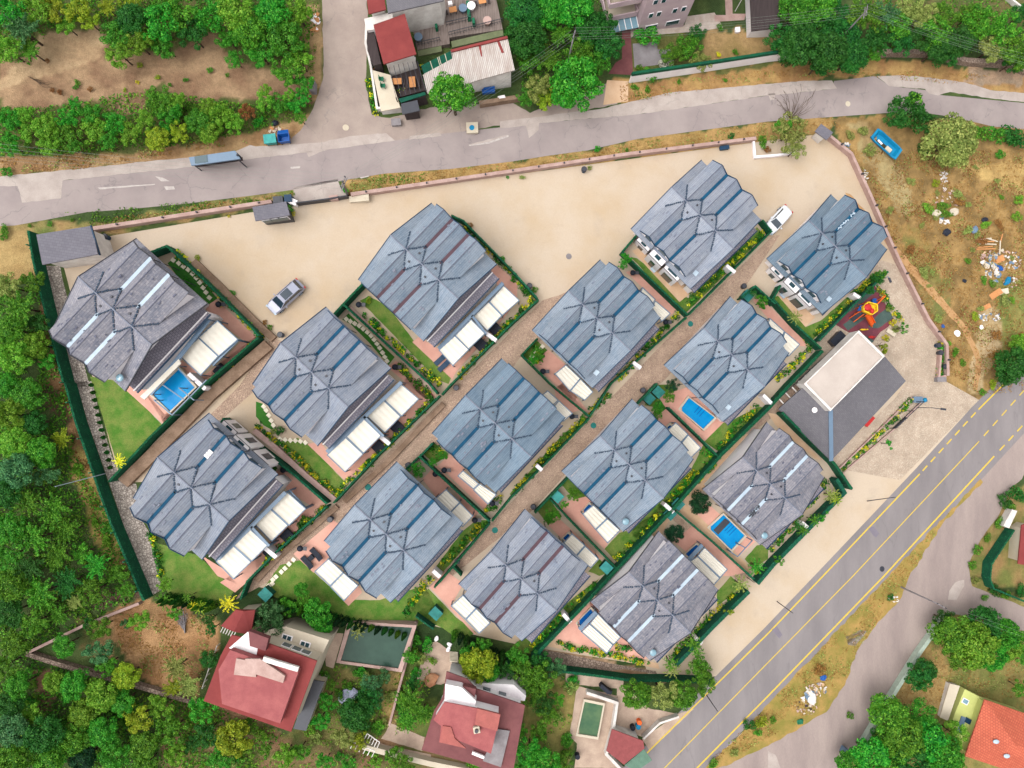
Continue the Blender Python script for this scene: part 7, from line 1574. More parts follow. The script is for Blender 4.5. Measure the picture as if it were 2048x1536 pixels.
bd(1024, 768, [(1520, 520), (1600, 570)], .5); bd(1024, 768, [(1460, 700), (1300, 900)], .5, dens=1.5); bd(1024, 1152, [(700, 60), (480, 250), (180, 570)], .6); bd(1024, 1152, [(360, 540), (700, 610), (1100, 690)], .3)
bd(1024, 1152, [(1860, 90), (1640, 260), (1480, 420), (1270, 640)], .35, dens=.8); bd(1536, 768, [(470, 760), (350, 920), (180, 1150), (0, 1320)], .4); bd(1536, 768, [(-120, 1440), (-50, 1540)], .5)
bd(1536, 768, [(1150, 120), (1020, 260), (880, 400), (700, 570), (590, 680)], .35); bd(1536, 384, [(880, 760), (960, 900), (1060, 1040)], .3); bd(1536, 384, [(1380, 1200), (1360, 1500)], .3)
bd(0, 768, [(1210, 1190), (1270, 1380), (1290, 1536)], .2); bd(512, 1152, [(1400, 0), (1300, 130), (1180, 330)], .4); bd(1024, 1152, [(830, 560), (960, 580)], .4)
bd(512, 0, [(900, 650), (930, 760), (980, 920)], .3, 'border of yellow bushes along the side road corner'); bd(512, 0, [(1320, 520), (1350, 700), (1130, 740)], .15, dens=.6)
bd(512, 768, [(1400, 500), (1480, 560)], .5); bd(1024, 384, [(170, 1250), (250, 1320), (190, 1370)], .3)
for ox, oy, seg in ((0, 384, [(1385, 545), (1430, 570), (1467, 597), (1505, 622), (1540, 655), (1570, 687), (1598, 725), (1625, 765), (1648, 803), (1675, 845)]),
    (512, 384, [(722, 1016), (755, 1035), (790, 1052), (825, 1070), (857, 1095), (890, 1122), (920, 1150), (945, 1182), (968, 1215), (990, 1248), (1012, 1285), (1030, 1320), (1048, 1352)]),
    (512, 768, [(62, 180), (82, 210), (103, 250), (122, 292), (140, 330), (150, 370)]), (512, 768, [(192, 440), (233, 446), (275, 450), (315, 452), (355, 458), (395, 468)]), (512, 768, [(45, 510), (95, 555), (125, 590), (150, 622), (178, 655)]),
    (512, 768, [(300, 1405), (265, 1440), (232, 1475), (203, 1503)]), (512, 1152, [(160, 5), (135, 30), (130, 60), (100, 80)]), (1024, 384, [(245, 1235), (220, 1258), (190, 1284), (160, 1315)])):
    for x, y in seg:
        q = T(ox, oy, (x, y))[0]; p = P(*q, .06); mb = MB(); mb.box((0, 0, 0), (.48, .44, .08)); o = mb.build('stepping_stone', M['stone'], world=False); o.location = p; o.rotation_euler = (0, 0, -.75 + R.uniform(-.1, .1))
        tag(o, 'square stepping stone ' + near(*q), 'paving stone', 'pale square stepping stones in the lawns')
# ================================================================ SMALL THINGS
def box_thing(name, q, size, rz, m, label, cat, group=None, z=0.0, lid=None):
    p = P(*q, z + size[2]); gz = G(p.x) + z; r = empty(name, (p.x, p.y, gz), label, cat, group, rz)
    mb = MB(); mb.box((0, 0, size[2] / 2), size); mb.build('body', M[m], r, world=False)
    mb = MB(); mb.box((0, 0, size[2] + .03), (size[0] + .06, size[1] + .06, .07)); mb.box((size[0] * .3, 0, size[2] + .08), (.08, size[1] * .5, .05)); mb.build('lid', M[lid or m], r, world=False); return r
q1 = lambda ox, oy, x, y: (ox + x / 4, oy + y / 4)
# wheeled bins
def bin_(q, m, open_, label):
    p = P(*q, 1.1); r = empty('waste_container', (p.x, p.y, G(p.x)), label, 'container', None, .12); mb = MB()
    a = [(-.68, -.5), (.68, -.5), (.68, .5), (-.68, .5)]; b = [(x * .82, y * .8) for x, y in a]; k = 0
    mb.v = [(x, y, 1.1) for x, y in a] + [(x, y, .25) for x, y in b] + [(x * .9, y * .88, 1.1) for x, y in a] + [(x * .8, y * .78, .4) for x, y in b]
    for i in range(4): j = (i + 1) % 4; mb.f += [(i, 4 + i, 4 + j, j), (i, j, 8 + j, 8 + i), (8 + i, 8 + j, 12 + j, 12 + i)]; mb.m += [0] * 3
    mb.f += [(4, 7, 6, 5), (12, 13, 14, 15)]; mb.m += [0, 0]; mb.build('body', M[m], r, world=False)
    mb = MB()
    if open_: mb.prism([(-.68, .5, 1.12), (.68, .5, 1.12), (.6, .95, .9), (-.6, .95, .9)], .05)
    else: mb.prism([(-.72, -.52, 1.13), (.72, -.52, 1.13), (.72, .54, 1.2), (-.72, .54, 1.2)], .07)
    mb.build('lid', M[m], r, world=False)
    for sx in (-.5, .5):
        for sy in (-.35, .35): mb = MB(); mb.tube((sx - .03, sy, .12), (sx + .03, sy, .12), .12, n=10); mb.build('wheel', M['black'], r, world=False)
bin_(q1(512, 0, 110, 1110), 'tealp', False, 'teal waste container with closed lid beside the upper road'); bin_(q1(512, 0, 218, 1098), 'blup', True, 'blue waste container standing open beside the upper road')
# sacks, cardboard and rubbish: individually built pieces
def debris(name, q, s, m, label, cat, flat=.25, group=None):
    p = P(*q); mb = MB(); mb.blob((0, 0, s * flat * .8), (s, s * R.uniform(.6, .9), s * flat), 9, 5, jit=.25); o = mb.build(name, M[m], world=False); o.location = p; o.rotation_euler = (0, 0, R.uniform(0, 3)); tag(o, label, cat, group)
debris('rubbish_sack', q1(512, 0, 155, 990), .45, 'black', 'black rubbish sack above the blue waste container', 'sack', .6)
mb_ = None
def litter(region, n, label, name='litter', cols=('whitew', 'cream', 'tan', 'frame', 'pinkwall'), smin=.12, smax=.5):
    """one loose heap of flat scraps; scraps keep their own shapes"""
    mbs = {}; r = random.Random(int(region[0] + region[1]))
    for _ in range(n):
        a = r.uniform(0, 6.28); d = math.sqrt(r.random()); x = region[0] + region[2] * d * math.cos(a); y = region[1] + region[3] * d * math.sin(a); p = P(x, y); c = r.choice(cols); mb = mbs.setdefault(c, MB())
        s = r.uniform(smin, smax); k = r.randint(4, 6); an = sorted(r.uniform(0, 6.28) for _ in range(k)); z = G(p.x) + r.uniform(.04, .18); tx, ty = r.uniform(-.25, .25), r.uniform(-.25, .25)
        mb.prism([(p.x + math.cos(t) * s * .6, p.y + math.sin(t) * s * .6, z + math.cos(t) * s * tx + math.sin(t) * s * ty) for t in an], .03)
    c = P(region[0], region[1]); root = empty(name, (c.x, c.y, G(c.x)), label, 'rubbish', 'heaps of dumped rubbish')
    for c_, mb in mbs.items(): o = mb.build('scraps', M[c_], root); o['kind'] = 'stuff'
litter((1975, 520, 16, 14), 26, 'pale torn sheets below the heap of planks in the rubbish field', smax=.8)
litter((2010, 520, 34, 22), 90, 'scatter of small white scraps at the right of the rubbish field'); litter((1985, 550, 18, 22), 34, 'white and blue plastic heap in the rubbish field', cols=('whitew', 'frame', 'cream'), smax=.9)
litter((2020, 565, 16, 10), 22, 'pink and white scraps near the right edge of the rubbish field'); litter((1980, 634, 26, 8), 30, 'long line of pale plastic scraps low in the rubbish field', cols=('whitew', 'frame'))
litter((1888, 440, 12, 10), 16, 'white plastic sheet pieces left of the rubbish heap', cols=('whitew', 'frame'), smax=.7); litter((1888, 362, 8, 20), 22, 'strip of white litter below the pale olive tree', cols=('whitew',)); litter((1693, 292, 9, 6), 14, 'white litter against the top end of the field wall', cols=('whitew', 'frame'))
litter((1730, 352, 8, 12), 14, 'white litter beside the pink field wall', cols=('whitew', 'cream')); litter((1900, 400, 30, 20), 24, 'thin scatter of pale litter in the upper rubbish field', cols=('cream', 'pinkwall'))
litter((1630, 1378, 22, 14), 60, 'white and red rubbish heap on the main road verge', cols=('whitew', 'pinkwall', 'frame', 'cream', 'tan')); litter((1618, 1394, 14, 8), 24, 'pale plastic sheets below the verge rubbish heap', cols=('whitew', 'frame'), smax=.9); litter((1610, 1415, 22, 14), 40, 'brownish scraps at the lower end of the verge heap', cols=('darkwood', 'cream', 'pinkwall'))
litter((1788, 1198, 12, 5), 10, 'white litter on the verge beside the long utility pole', cols=('whitew',)); litter((552, 262, 12, 10), 26, 'orange and pale rubbish behind the wheeled bins', cols=('orangew', 'pinkwall', 'cream')); litter((630, 45, 8, 18), 20, 'white rubbish bags along the side road verge', cols=('white', 'orangew'), smax=.8)
litter((755, 142, 10, 5), 16, 'orange crates heap on the corner of the cream terrace', cols=('orangew', 'darkwood')); litter((1290, 625, 4, 3), 3, 'tiny scraps by the lane') if 0 else None
for k, (x, y, l, a) in enumerate([(1968, 478, 2.2, .1), (1972, 483, 2.4, .0), (1975, 488, 2.6, -.05), (1970, 494, 2.2, .1), (1985, 480, 1.6, -.3), (2002, 480, 1.8, 1.3), (2000, 495, 2.0, 1.5), (1972, 498, 2.8, .03)]):
    p = P(x, y, .15 + .05 * k); mb = MB(); mb.box((0, 0, 0), (l, .16, .08)); o = mb.build('plank', M['orangew'] if k % 2 else M['cream'], world=False); o.location = p; o.rotation_euler = (0, 0, a); tag(o, 'pale loose plank in the plank pile of the rubbish field', 'plank', 'planks dumped in the rubbish field')
for (x, y, w, l, a, c) in [(1988, 590, 1.3, .9, .6, 'orangew'), (2003, 584, 1.0, .8, .2, 'cream'), (1967, 617, 1.1, .7, .5, 'orangew'), (1995, 520, 1.0, .9, .4, 'orangew')]:
    p = P(x, y, .1); mb = MB(); mb.prism([(-w / 2, -l / 2, .05), (w / 2, -l / 2, .0), (w / 2, l / 2, .12), (-w / 2, l / 2, .05)], .04); mb.prism([(w / 2, -l / 2, .0), (w * .9, -l / 2, .2), (w * .9, l / 2, .25), (w / 2, l / 2, .12)], .03); o = mb.build('cardboard_sheet', M[c], world=False); o.location = p; o.rotation_euler = (0, 0, a); tag(o, 'folded cardboard sheet ' + near(x, y), 'cardboard', 'cardboard sheets in the rubbish field')
for q, m, s, lb in [((2013, 563), 'cyan', .7, 'light blue plastic bag near the right edge of the rubbish field'), ((1999, 536), 'blup', .5, 'dark blue bag in the rubbish heap'), ((1892, 465), 'black', .6, 'black rubbish sack left of the rubbish heap'), ((1968, 440), 'black', .5, 'grey-black sack above the plank pile'), ((1928, 562), 'black', .35, 'small black bag in the middle of the rubbish field'), ((1885, 652), 'blup', .3, 'small blue bag by the lower field wall'), ((1913, 667), 'white', .5, 'white bag low in the rubbish field'), ((2015, 602), 'black', .4, 'black sack below the cardboard sheets'), ((1962, 655), 'white', .35, 'white bag on the bare path of the rubbish field'),
    ((1905, 425), 'cream', .8, 'pale heap of rubble in the upper rubbish field'), ((1870, 428), 'cream', .7, 'beige rubble heap left of the white plastic pieces'), ((1948, 460), 'frame', .6, 'grey heap above the planks'), ((1622, 1396), 'whitew', .8, 'large white plastic sack on the roadside heap'), ((1645, 1355), 'blup', .5, 'dark blue rag at the top of the roadside heap'), ((1600, 1442), 'grnp', .5, 'green bag at the lower end of the roadside heap')]:
    debris('rubbish_sack', q, s, m, lb, 'sack', .4)
mb = MB(); mb.blob((0, 0, .2), (1.1, .9, .3), 9, 6, jit=.35); mb.blob((.6, .5, .3), (.6, .5, .25), 8, 5, jit=.3); o = mb.build('tarpaulin', mat('crumpled_tarp', (196, 200, 226), .7), world=False); o.location = P(698, 1391); tag(o, 'crumpled pale violet tarpaulin on the grass below the dark green pool', 'tarpaulin')
# blue fibreglass pool shell
q = T(1536, 0, (885, 1020), (1080, 1195), (1020, 1280), (820, 1100)); zc = P(*cen(q)).z + .9; Q = [PZ(x, y, zc) for x, y in q]; c = sum(Q, Vector()) / 4
r = empty('pool_shell', (c.x, c.y, zc - .9), 'bright blue fibreglass pool shell with debris inside, lying in the field', 'pool shell')
def ringq(k, z, ch=.14):
    out = []
    for i in range(4):
        p = c + (Q[i] - c) * k; a = c + (Q[i - 1] - c) * k; b = c + (Q[(i + 1) % 4] - c) * k
        out += [p.lerp(a, ch * (1 if i % 2 else .5)), p.lerp(b, ch * (.5 if i % 2 else 1))]
    return [Vector((p.x, p.y, z)) for p in out]
mb = MB(); L_ = [ringq(1, zc - .25), ringq(1, zc), ringq(.86, zc), ringq(.72, zc - .6)]
for l in L_: mb.v += [tuple(p) for p in l]
for k in range(3):
    for i in range(8): j = (i + 1) % 8; mb.f.append((k * 8 + i, k * 8 + j, k * 8 + 8 + j, k * 8 + 8 + i)); mb.m.append(0)
mb.f.append(tuple(24 + i for i in range(8))); mb.m.append(0); mb.build('shell', M['cyan'], r)
mb = MB(); u1 = (Q[1] - Q[0]).normalized(); base = Vector((c.x, c.y, zc - .55)); n1 = Vector((-u1.y, u1.x, 0)); mb.prism([base - u1 * 1.6 + n1 * -.3, base + u1 * .6 + n1 * -.5, base + u1 * .9 + n1 * .1, base - u1 * .6 + n1 * .05], .12); mb.build('mud', M['soil'], r)
mb = MB(); mb.box((base + u1 * .75 - n1 * .25 + Vector((0, 0, .15))), (.9, .6, .25), math.atan2(u1.y, u1.x)); tag(mb.build('crate', M['cream']), 'pale box lying in the blue pool shell', 'box')
mb = MB(); mb.tube(base - u1 * 1.2 - n1 * .25 + Vector((0, 0, .2)), base - u1 * .4 - n1 * .3 + Vector((0, 0, .2)), .14, n=10); tag(mb.build('pipe', M['white']), 'white pipe piece in the blue pool shell', 'pipe')
# black double loungers by the awnings
def daybed(q, w=1.25, rz=-.75, label=None):
    p = P(*q, .4); r = empty('double_lounger', (p.x, p.y, G(p.x)), label or 'square black double lounger ' + near(*q), 'lounger', 'square black double loungers', rz)
    for s_ in (-1, 1): mb = MB(); mb.box((s_ * w * .25, 0, .38), (w * .47, w * 1.05, .14)); mb.box((s_ * w * .25, w * .40, .49), (w * .44, w * .22, .1)); mb.build('cushion', M['black'], r, world=False)
    mb = MB(); mb.box((0, 0, .24), (w, w * 1.1, .14)); mb.build('frame', M['darkm'], r, world=False)
    for sx in (-1, 1):
        for sy in (-1, 1): mb = MB(); mb.box((sx * w * .42, sy * w * .45, .09), (.07, .07, .2)); mb.build('leg', M['darkm'], r, world=False)
for q in (q1(0, 384, 1760, 1428), q1(512, 384, 1910, 1092), q1(512, 384, 1798, 1222), q1(512, 768, 1132, 352), q1(512, 768, 980, 505), q1(512, 768, 248, 1215), q1(512, 768, 110, 1345), q1(0, 768, 1592, 55)): daybed(q)
def lounger(q, rz, L, label, m='black'):
    p = P(*q, .4); r = empty('sun_lounger', (p.x, p.y, G(p.x)), label, 'lounger', 'single sun loungers on the terraces', rz)
    mb = MB(); mb.box((-.25 * L * .4, 0, .33), (L * .66, .62, .1)); mb.build('seat', M[m], r, world=False); mb = MB(); mb.prism([(L * .22, -.31, .38), (L * .5, -.31, .6), (L * .5, .31, .6), (L * .22, .31, .38)], .08); mb.build('backrest', M[m], r, world=False)
    for sx in (-.35, .3):
        for sy in (-.25, .25): mb = MB(); mb.box((sx * L, sy, .14), (.06, .06, .3)); mb.build('leg', M['darkm'], r, world=False)
lounger(q1(512, 768, 478, 1360), -.8, 1.9, 'upper of two black sun loungers left of the dark-pool villa'); lounger(q1(512, 768, 405, 1425), -.8, 1.9, 'lower of two black sun loungers left of the dark-pool villa')
lounger(q1(512, 384, 1470, 1345), .75, 1.8, 'dark blue sun lounger at the end of the long lawn, upper one', 'navy'); lounger(q1(512, 384, 1498, 1395), .75, 1.8, 'dark blue sun lounger at the end of the long lawn, lower one', 'navy')
box_thing('side_table', q1(512, 768, 440, 1390), (.55, .55, .4), -.8, 'black', 'small black side table between the two black sun loungers', 'table')
for q, s in ((q1(0, 384, 1745, 898), 0), (q1(512, 384, 820, 900), 0), (q1(512, 384, 1110, 1400), 0), (q1(512, 768, 215, 688), 0), (q1(512, 768, 350, 1318), 0), (q1(512, 768, 1505, 690), 0), (q1(512, 768, 1435, 720), 0), (q1(1024, 384, 968, 645), 0), (q1(1024, 384, 248, 1435), 0), (q1(512, 768, 1890, 955), 0), (q1(512, 768, 1750, 1090), 0), (q1(1024, 384, 1230, 1040), 0), (q1(1024, 768, 480, 260), 0)):
    p = P(*q, .8); r = empty('barbecue', (p.x, p.y, G(p.x)), 'black kettle barbecue or grill ' + near(*q), 'barbecue', 'dark grills on the terraces'); mb = MB(); mb.blob((0, 0, .75), (.36, .36, .28), 12, 6); mb.build('kettle', M['black'], r, world=False); mb = MB(); mb.box((.55, 0, .7), (.5, .45, .05)); mb.build('side_shelf', M['darkm'], r, world=False)
    for a in (0, 2.1, 4.2): mb = MB(); mb.bar((.15 * math.cos(a), .15 * math.sin(a), .6), (.32 * math.cos(a), .32 * math.sin(a), 0), .05); mb.build('leg', M['darkm'], r, world=False)
for q in (q1(1024, 768, 1095, 115), q1(1024, 768, 1172, 65), q1(1024, 768, 362, 900), q1(1024, 768, 1330, 962), q1(1024, 768, 1265, 1040), q1(1024, 768, 755, 1470), q1(512, 1152, 75, 148), q1(512, 1152, 1438, 300), q1(1024, 384, 1885, 830)):
    box_thing('pump_house', q, (1.25, 1.15, 1.2), -.75, 'hedged', 'square teal-lidded pump box ' + near(*q), 'pump box', 'teal-lidded pump boxes in the gardens', lid='teald' if q[0] < 1100 or q[0] > 1250 else 'tealp')
for q, c in ((q1(1024, 768, 1050, 50), 'darkm'), (q1(1024, 768, 170, 985), 'black'), (q1(512, 768, 1215, 650), 'darkm'), (q1(512, 768, 1600, 30), 'darkm'), (q1(512, 768, 590, 1085), 'navy'), (q1(512, 768, 1610, 1420), 'navy'), (q1(512, 384, 190, 1140), 'navy'), (q1(0, 384, 832, 355), 'navy'), (q1(1024, 0, 578, 1350), 'navy'), (q1(1024, 384, 140, 748), 'navy'), (q1(1024, 384, 1860, 750), 'darkm'), (q1(1536, 768, 62, 118), 'navy'), (q1(1536, 384, 1372, 1225), 'navy'), (q1(1536, 384, 1388, 1285), 'darkm'), (q1(1536, 384, 1425, 1395), 'darkm')):
    p = P(*q, .9); r = empty('litter_bin', (p.x, p.y, G(p.x)), ('dark blue' if c == 'navy' else 'black') + ' round litter bin ' + near(*q), 'bin', 'round litter bins along the lanes'); mb = MB(); mb.tube((0, 0, 0), (0, 0, .8), .28, .34, 14); mb.build('body', M[c], r, world=False); mb = MB(); mb.tube((0, 0, .8), (0, 0, .9), .37, .3, 14); mb.build('lid', M['darkm'], r, world=False)
box_thing('black_container', (1449, 295), (1.2, .45, .5), .15, 'navy', 'dark long box against the boundary wall at the top of the yard', 'box')
box_thing('container', q1(1536, 384, 560, 1172), (2.0, .95, 1.2), .78, 'darkm', 'long dark storage box behind the clubhouse', 'box', lid='black')
box_thing('concrete_block', q1(512, 384, 825, 52), (2.3, .7, .6), .1, 'cream', 'long pale concrete block beside the gate rail', 'block'); box_thing('service_box', q1(1536, 384, 1390, 1500), (1.2, .6, .9), .0, 'grey', 'grey service box at the lower end of the field wall', 'box')
box_thing('gate_motor', q1(512, 384, 620, 45), (1.0, .5, .7), .1, 'pinkwall', 'pinkish gate pillar at the right end of the gate rail', 'pillar'); box_thing('gate_cabinet', q1(512, 384, 290, 75), (1.1, .6, .8), -.4, 'white', 'white gate pillar beside the guard hut', 'pillar'); box_thing('water_tank', q1(512, 384, 255, 50), (.8, .8, 1.0), .1, 'navy', 'dark blue tank behind the guard hut', 'tank'); box_thing('wall_cabinet', q1(512, 384, 175, 60), (1.1, .7, .9), .1, 'darkm', 'dark cabinet behind the guard hut', 'cabinet')
box_thing('utility_plinth', q1(512, 0, 1730, 1022), (1.4, 1.3, .4), .05, 'cream', 'square pale plinth with round blue cover beside the upper road', 'plinth')
mb = MB(); p = P(*q1(512, 0, 1727, 1022), .45); mb.tube(p, p + Vector((0, 0, .06)), .32, n=16); tag(mb.build('blue_cover', M['cyan']), 'round blue cover on the pale roadside plinth', 'cover')
box_thing('roadside_cabinet', q1(512, 0, 452, 690), (.6, 1.2, .9), 0, 'grey', 'grey cabinet on the verge of the side road', 'cabinet'); box_thing('rubble_blocks', q1(512, 0, 1120, 975), (1.1, .8, .5), .1, 'grey', 'grey concrete blocks at the forecourt corner', 'block'); box_thing('white_box', q1(1024, 0, 1805, 237), (.6, .6, .4), .1, 'white', 'small white box in the dry garden beside the dark shed', 'box')
box_thing('drying_rack', q1(512, 0, 1910, 615), (1.7, .4, .8), .2, 'whitew', 'white railed rack below the corrugated roof', 'rack'); box_thing('road_cabinet', q1(1536, 1152, 625, 1410), (.7, .8, 1.0), -.5, 'frame', 'grey cabinet at the lower end of the long white wall', 'cabinet')
mb = MB()
for k in range(8): a, b = T(512, 1152, (1550 , 610 + 10 * k), (1615, 615 + 10 * k)); mb.bar(P(*a, .1 + .12 * k), P(*b, .1 + .12 * k), .2, .12)
tag(mb.build('steps', M['cream']), 'flight of pale steps beside the dug orange garden', 'steps')
for (x, y), lb in ((q1(512, 1152, 1645 - 95, 545), 'white sack at the top of the pale steps'), (q1(512, 1152, 1540, 585), 'second white sack by the pale steps'), (q1(512, 1152, 1445, 500), 'small white sheet in the dug orange garden')): debris('sack', (x, y), .35, 'white', lb, 'sack', .5)
debris('firewood_heap', q1(512, 1152, 1405, 820), .9, 'redsoil', 'heap of reddish earth on the dug pale terrace', 'heap', .4)
for (x, y), m, lb in ((q1(1024, 1152, 1012, 1210), 'cyan', 'blue barrel in the corner by the main road wall'), (q1(1024, 1152, 1020, 1175), 'orap', 'orange bucket behind the blue barrel'), (q1(1024, 1152, 968, 1220), 'black', 'black drum left of the blue barrel'), (q1(1024, 1152, 525, 1450), 'black', 'black barrel at the left edge of the green pool terrace')):
    mb = MB(); p = P(x, y, .8); mb.tube((p.x, p.y, G(p.x)), (p.x, p.y, G(p.x) + .8), .3, n=14); mb.tube((p.x, p.y, G(p.x) + .8), (p.x, p.y, G(p.x) + .84), .32, .3, n=14); tag(mb.build('barrel', M[m]), lb, 'barrel')
mb = MB(); mb.box(P(*q1(1024, 1152, 740, 895), .6), (1.4, .5, 1.0), -.7); mb.box(P(*q1(1024, 1152, 770, 915), .5), (.8, .5, .8), -.5); tag(mb.build('black_appliance', M['black']), 'black covered appliance against the angled white wall', 'appliance')
# vine pergola trellises at the bottom, ladder-like
for (ox, oy, a, b, lb) in ((512, 1152, (780, 1330), (950, 1400), 'white wooden trellis at the left end of the cream wall'), (512, 1152, (890, 1260), (990, 1330), 'small white trellis above the cream wall'), (0, 1152, (1790, 400), (1890, 440), 'white trellis posts beside the red shed')):
    mb = MB()
    for k in range(6): t = k / 5; x = a[0] + (b[0] - a[0]) * t; y = a[1] + (b[1] - a[1]) * t; mb.bar(P(*q1(ox, oy, x, y), 1.9), P(*q1(ox, oy, x - 25, y + 90 - 40), 2.0), .09)
    mb.bar(P(*q1(ox, oy, *a), 1.9), P(*q1(ox, oy, *b), 1.9), .09); tag(mb.build('trellis', M['whitew']), lb, 'trellis')
mb = MB(); A, B_ = P(*q1(0, 1152, 1735, 560), .9), P(*q1(0, 1152, 1615, 900), .9); mb.bar(A, B_, .08)
for k in range(8): p = A.lerp(B_, k / 7); mb.bar((p.x, p.y, G(p.x)), p, .08)
tag(mb.build('rail_fence', M['whitew']), 'thin white rail fence left of the big red-roofed house', 'fence')
mb = MB(); A, B_ = P(*q1(0, 1152, 1640, 760), 5), P(*q1(0, 1152, 1700, 760), 5)
# playground
pg = rootat('play_tower', T(1536, 384, (740, 900), (860, 900), (860, 990), (750, 990)), 'yellow and red play tower with an orange slide on the red playground floor', 'play tower'); z = pg.location.z
Q = [PZ(x, y, z + 2.3) for x, y in T(1536, 384, (785, 885), (855, 905), (858, 955), (815, 985), (748, 955), (752, 915))]; c = sum(Q, Vector()) / 6
mb = MB(); mb.prism(Q, .12); mb.build('deck', M['yelp'], pg)
mb = MB()
for i in range(6): mb.bar(Q[i] + Vector((0, 0, .4)), Q[(i + 1) % 6] + Vector((0, 0, .4)), .12, .5)
mb.build('barrier', M['yelp'], pg)
mb = MB(); k0 = 0
p = PZ(*q1(1536, 384, 798, 922), z + 2.9); mb.blob(p, (.55, .5, .25), 12, 6); p2 = PZ(*q1(1536, 384, 832, 950), z + 2.8); mb.blob(p2, (.28, .4, .2), 10, 5); mb.build('roof_cap', M['redp'], pg)
for q in Q[::1]: mb = MB(); mb.tube((q.x, q.y, z), (q.x, q.y, z + 2.8), .06); mb.build('post', M['orap'], pg)
mb = MB(); path = [(795, 975), (805, 1000), (820, 1030), (838, 1062)]; hs_ = [2.2, 1.7, 1.0, .35]; pp = [PZ(*q1(1536, 384, *a), z + h_) for a, h_ in zip(path, hs_)]
for a, b in zip(pp, pp[1:]):
    mb.bar(a, b, .7, .08); s_ = (b - a).cross(Vector((0, 0, 1))).normalized() * .36
    for k in (-1, 1): mb.bar(a + s_ * k + Vector((0, 0, .12)), b + s_ * k + Vector((0, 0, .12)), .08, .3)
mb.build('slide', M['orap'], pg)
mb = MB(); mb.prism([PZ(x, y, z + 2.0) for x, y in T(1536, 384, (740, 905), (775, 905), (745, 950), (715, 950))], .1); mb.build('side_panel', M['blup'], pg)
sw = empty('swing_frame', P(*q1(1536, 384, 900, 870)), 'orange swing frame with black seats at the field side of the playground', 'swing'); zs = sw.location.z
mb = MB(); A, B_ = PZ(*q1(1536, 384, 858, 915), zs + 2.3), PZ(*q1(1536, 384, 940, 830), zs + 2.3); mb.tube(A, B_, .08); mb.build('top_beam', M['orap'], sw)
for p in (A, B_):
    for s_ in (-1, 1): mb = MB(); mb.tube(p, (p.x + .7 * s_, p.y + .7 * s_, zs), .06); mb.build('leg', M['orap'], sw)
mb = MB()
for t in (.35, .65): p = A.lerp(B_, t); mb.bar(p, p - Vector((0, 0, 1.7)), .03); mb.box(p - Vector((0, 0, 1.75)), (.4, .25, .05), .7)
mb.build('seat', M['black'], sw)
sb = empty('seesaw_rails', P(*q1(1536, 384, 700, 990)), 'two orange rails with dark board, lower left of the play tower', 'play rail'); zb_ = sb.location.z
for a, b in (((735, 955), (650, 1010)), ((770, 975), (685, 1040))): mb = MB(); mb.tube(PZ(*q1(1536, 384, *a), zb_ + 1.5), PZ(*q1(1536, 384, *b), zb_ + .3), .06); mb.build('rail', M['orap'], sb)
mb = MB(); mb.bar(PZ(*q1(1536, 384, 752, 965), zb_ + 1.4), PZ(*q1(1536, 384, 668, 1025), zb_ + .25), .8, .06); mb.build('board', M['darkm'], sb)
mb = MB(); p = P(*q1(1536, 384, 855, 870), .6); mb.tube((p.x, p.y, G(p.x)), (p.x, p.y, G(p.x) + .6), .32, .36, 14); tag(mb.build('barrel', M['blup']), 'blue barrel at the top of the playground', 'barrel')
r = empty('spring_rider', P(*q1(1536, 384, 745, 1105)), 'yellow spring rider beside the clubhouse roof corner', 'spring rider'); mb = MB(); mb.blob((0, 0, .6), (.5, .14, .25), 10, 6); mb.blob((.4, 0, .85), (.16, .1, .2), 8, 5); mb.build('body', M['yelp'], r, world=False); mb = MB(); mb.tube((0, 0, 0), (0, 0, .45), .1); mb.build('spring', M['darkm'], r, world=False)
r = empty('spring_rider', P(*q1(1536, 384, 808, 1165)), 'red spring rider at the lower end of the playground', 'spring rider'); mb = MB(); mb.blob((0, 0, .6), (.42, .2, .22), 10, 6); mb.blob((.32, 0, .8), (.14, .1, .18), 8, 5); mb.build('body', M['redp'], r, world=False); mb = MB(); mb.tube((0, 0, 0), (0, 0, .45), .1); mb.build('spring', M['darkm'], r, world=False)
box_thing('planter', q1(1536, 384, 985, 1125), (1.3, .5, .5), -.6, 'cream', 'cream planter kerb at the lower right playground corner', 'planter')
# red bench and black sign frame by the planted strip
box_thing('bench', q1(1536, 768, 815, 300), (1.6, .4, .45), .85, 'redp', 'red bench in front of the clubhouse', 'bench')
sg = empty('sign_frame', P(*q1(1536, 768, 1110, 250)), 'long black sign frame with lamp arms along the planted strip', 'sign'); zg_ = sg.location.z
mb = MB(); A, B_ = PZ(*q1(1536, 768, 1250, 140), zg_ + 2.2), PZ(*q1(1536, 768, 1020, 355), zg_ + 2.2); mb.bar(A, B_, .08); mb.bar(A - Vector((0, 0, .7)), B_ - Vector((0, 0, .7)), .08)
for t in (0, .35, .7, 1): p = A.lerp(B_, t); mb.bar((p.x, p.y, zg_ - .5), p, .09)
mb.build('frame', M['darkm'], sg)
mb = MB()
for t in (.62, .68, .74, .79, .84, .9, .96): p = A.lerp(B_, t) - Vector((0, 0, .25)); mb.box(p, (.26, .14, .5), .85); mb.blob(p + Vector((0, 0, .25)), (.16, .12, .14), 8, 5)
mb.build('letters', M['darkm'], sg)
debris('round_pot', q1(1536, 768, 1250, 130), .35, 'cyan', 'blue round pot at the upper end of the planted strip', 'pot', .7)
box_thing('planter_end', q1(1536, 768, 1200, 125), (1.2, .8, .6), .0, 'frame', 'grey-blue block at the upper end of the planted strip', 'block')
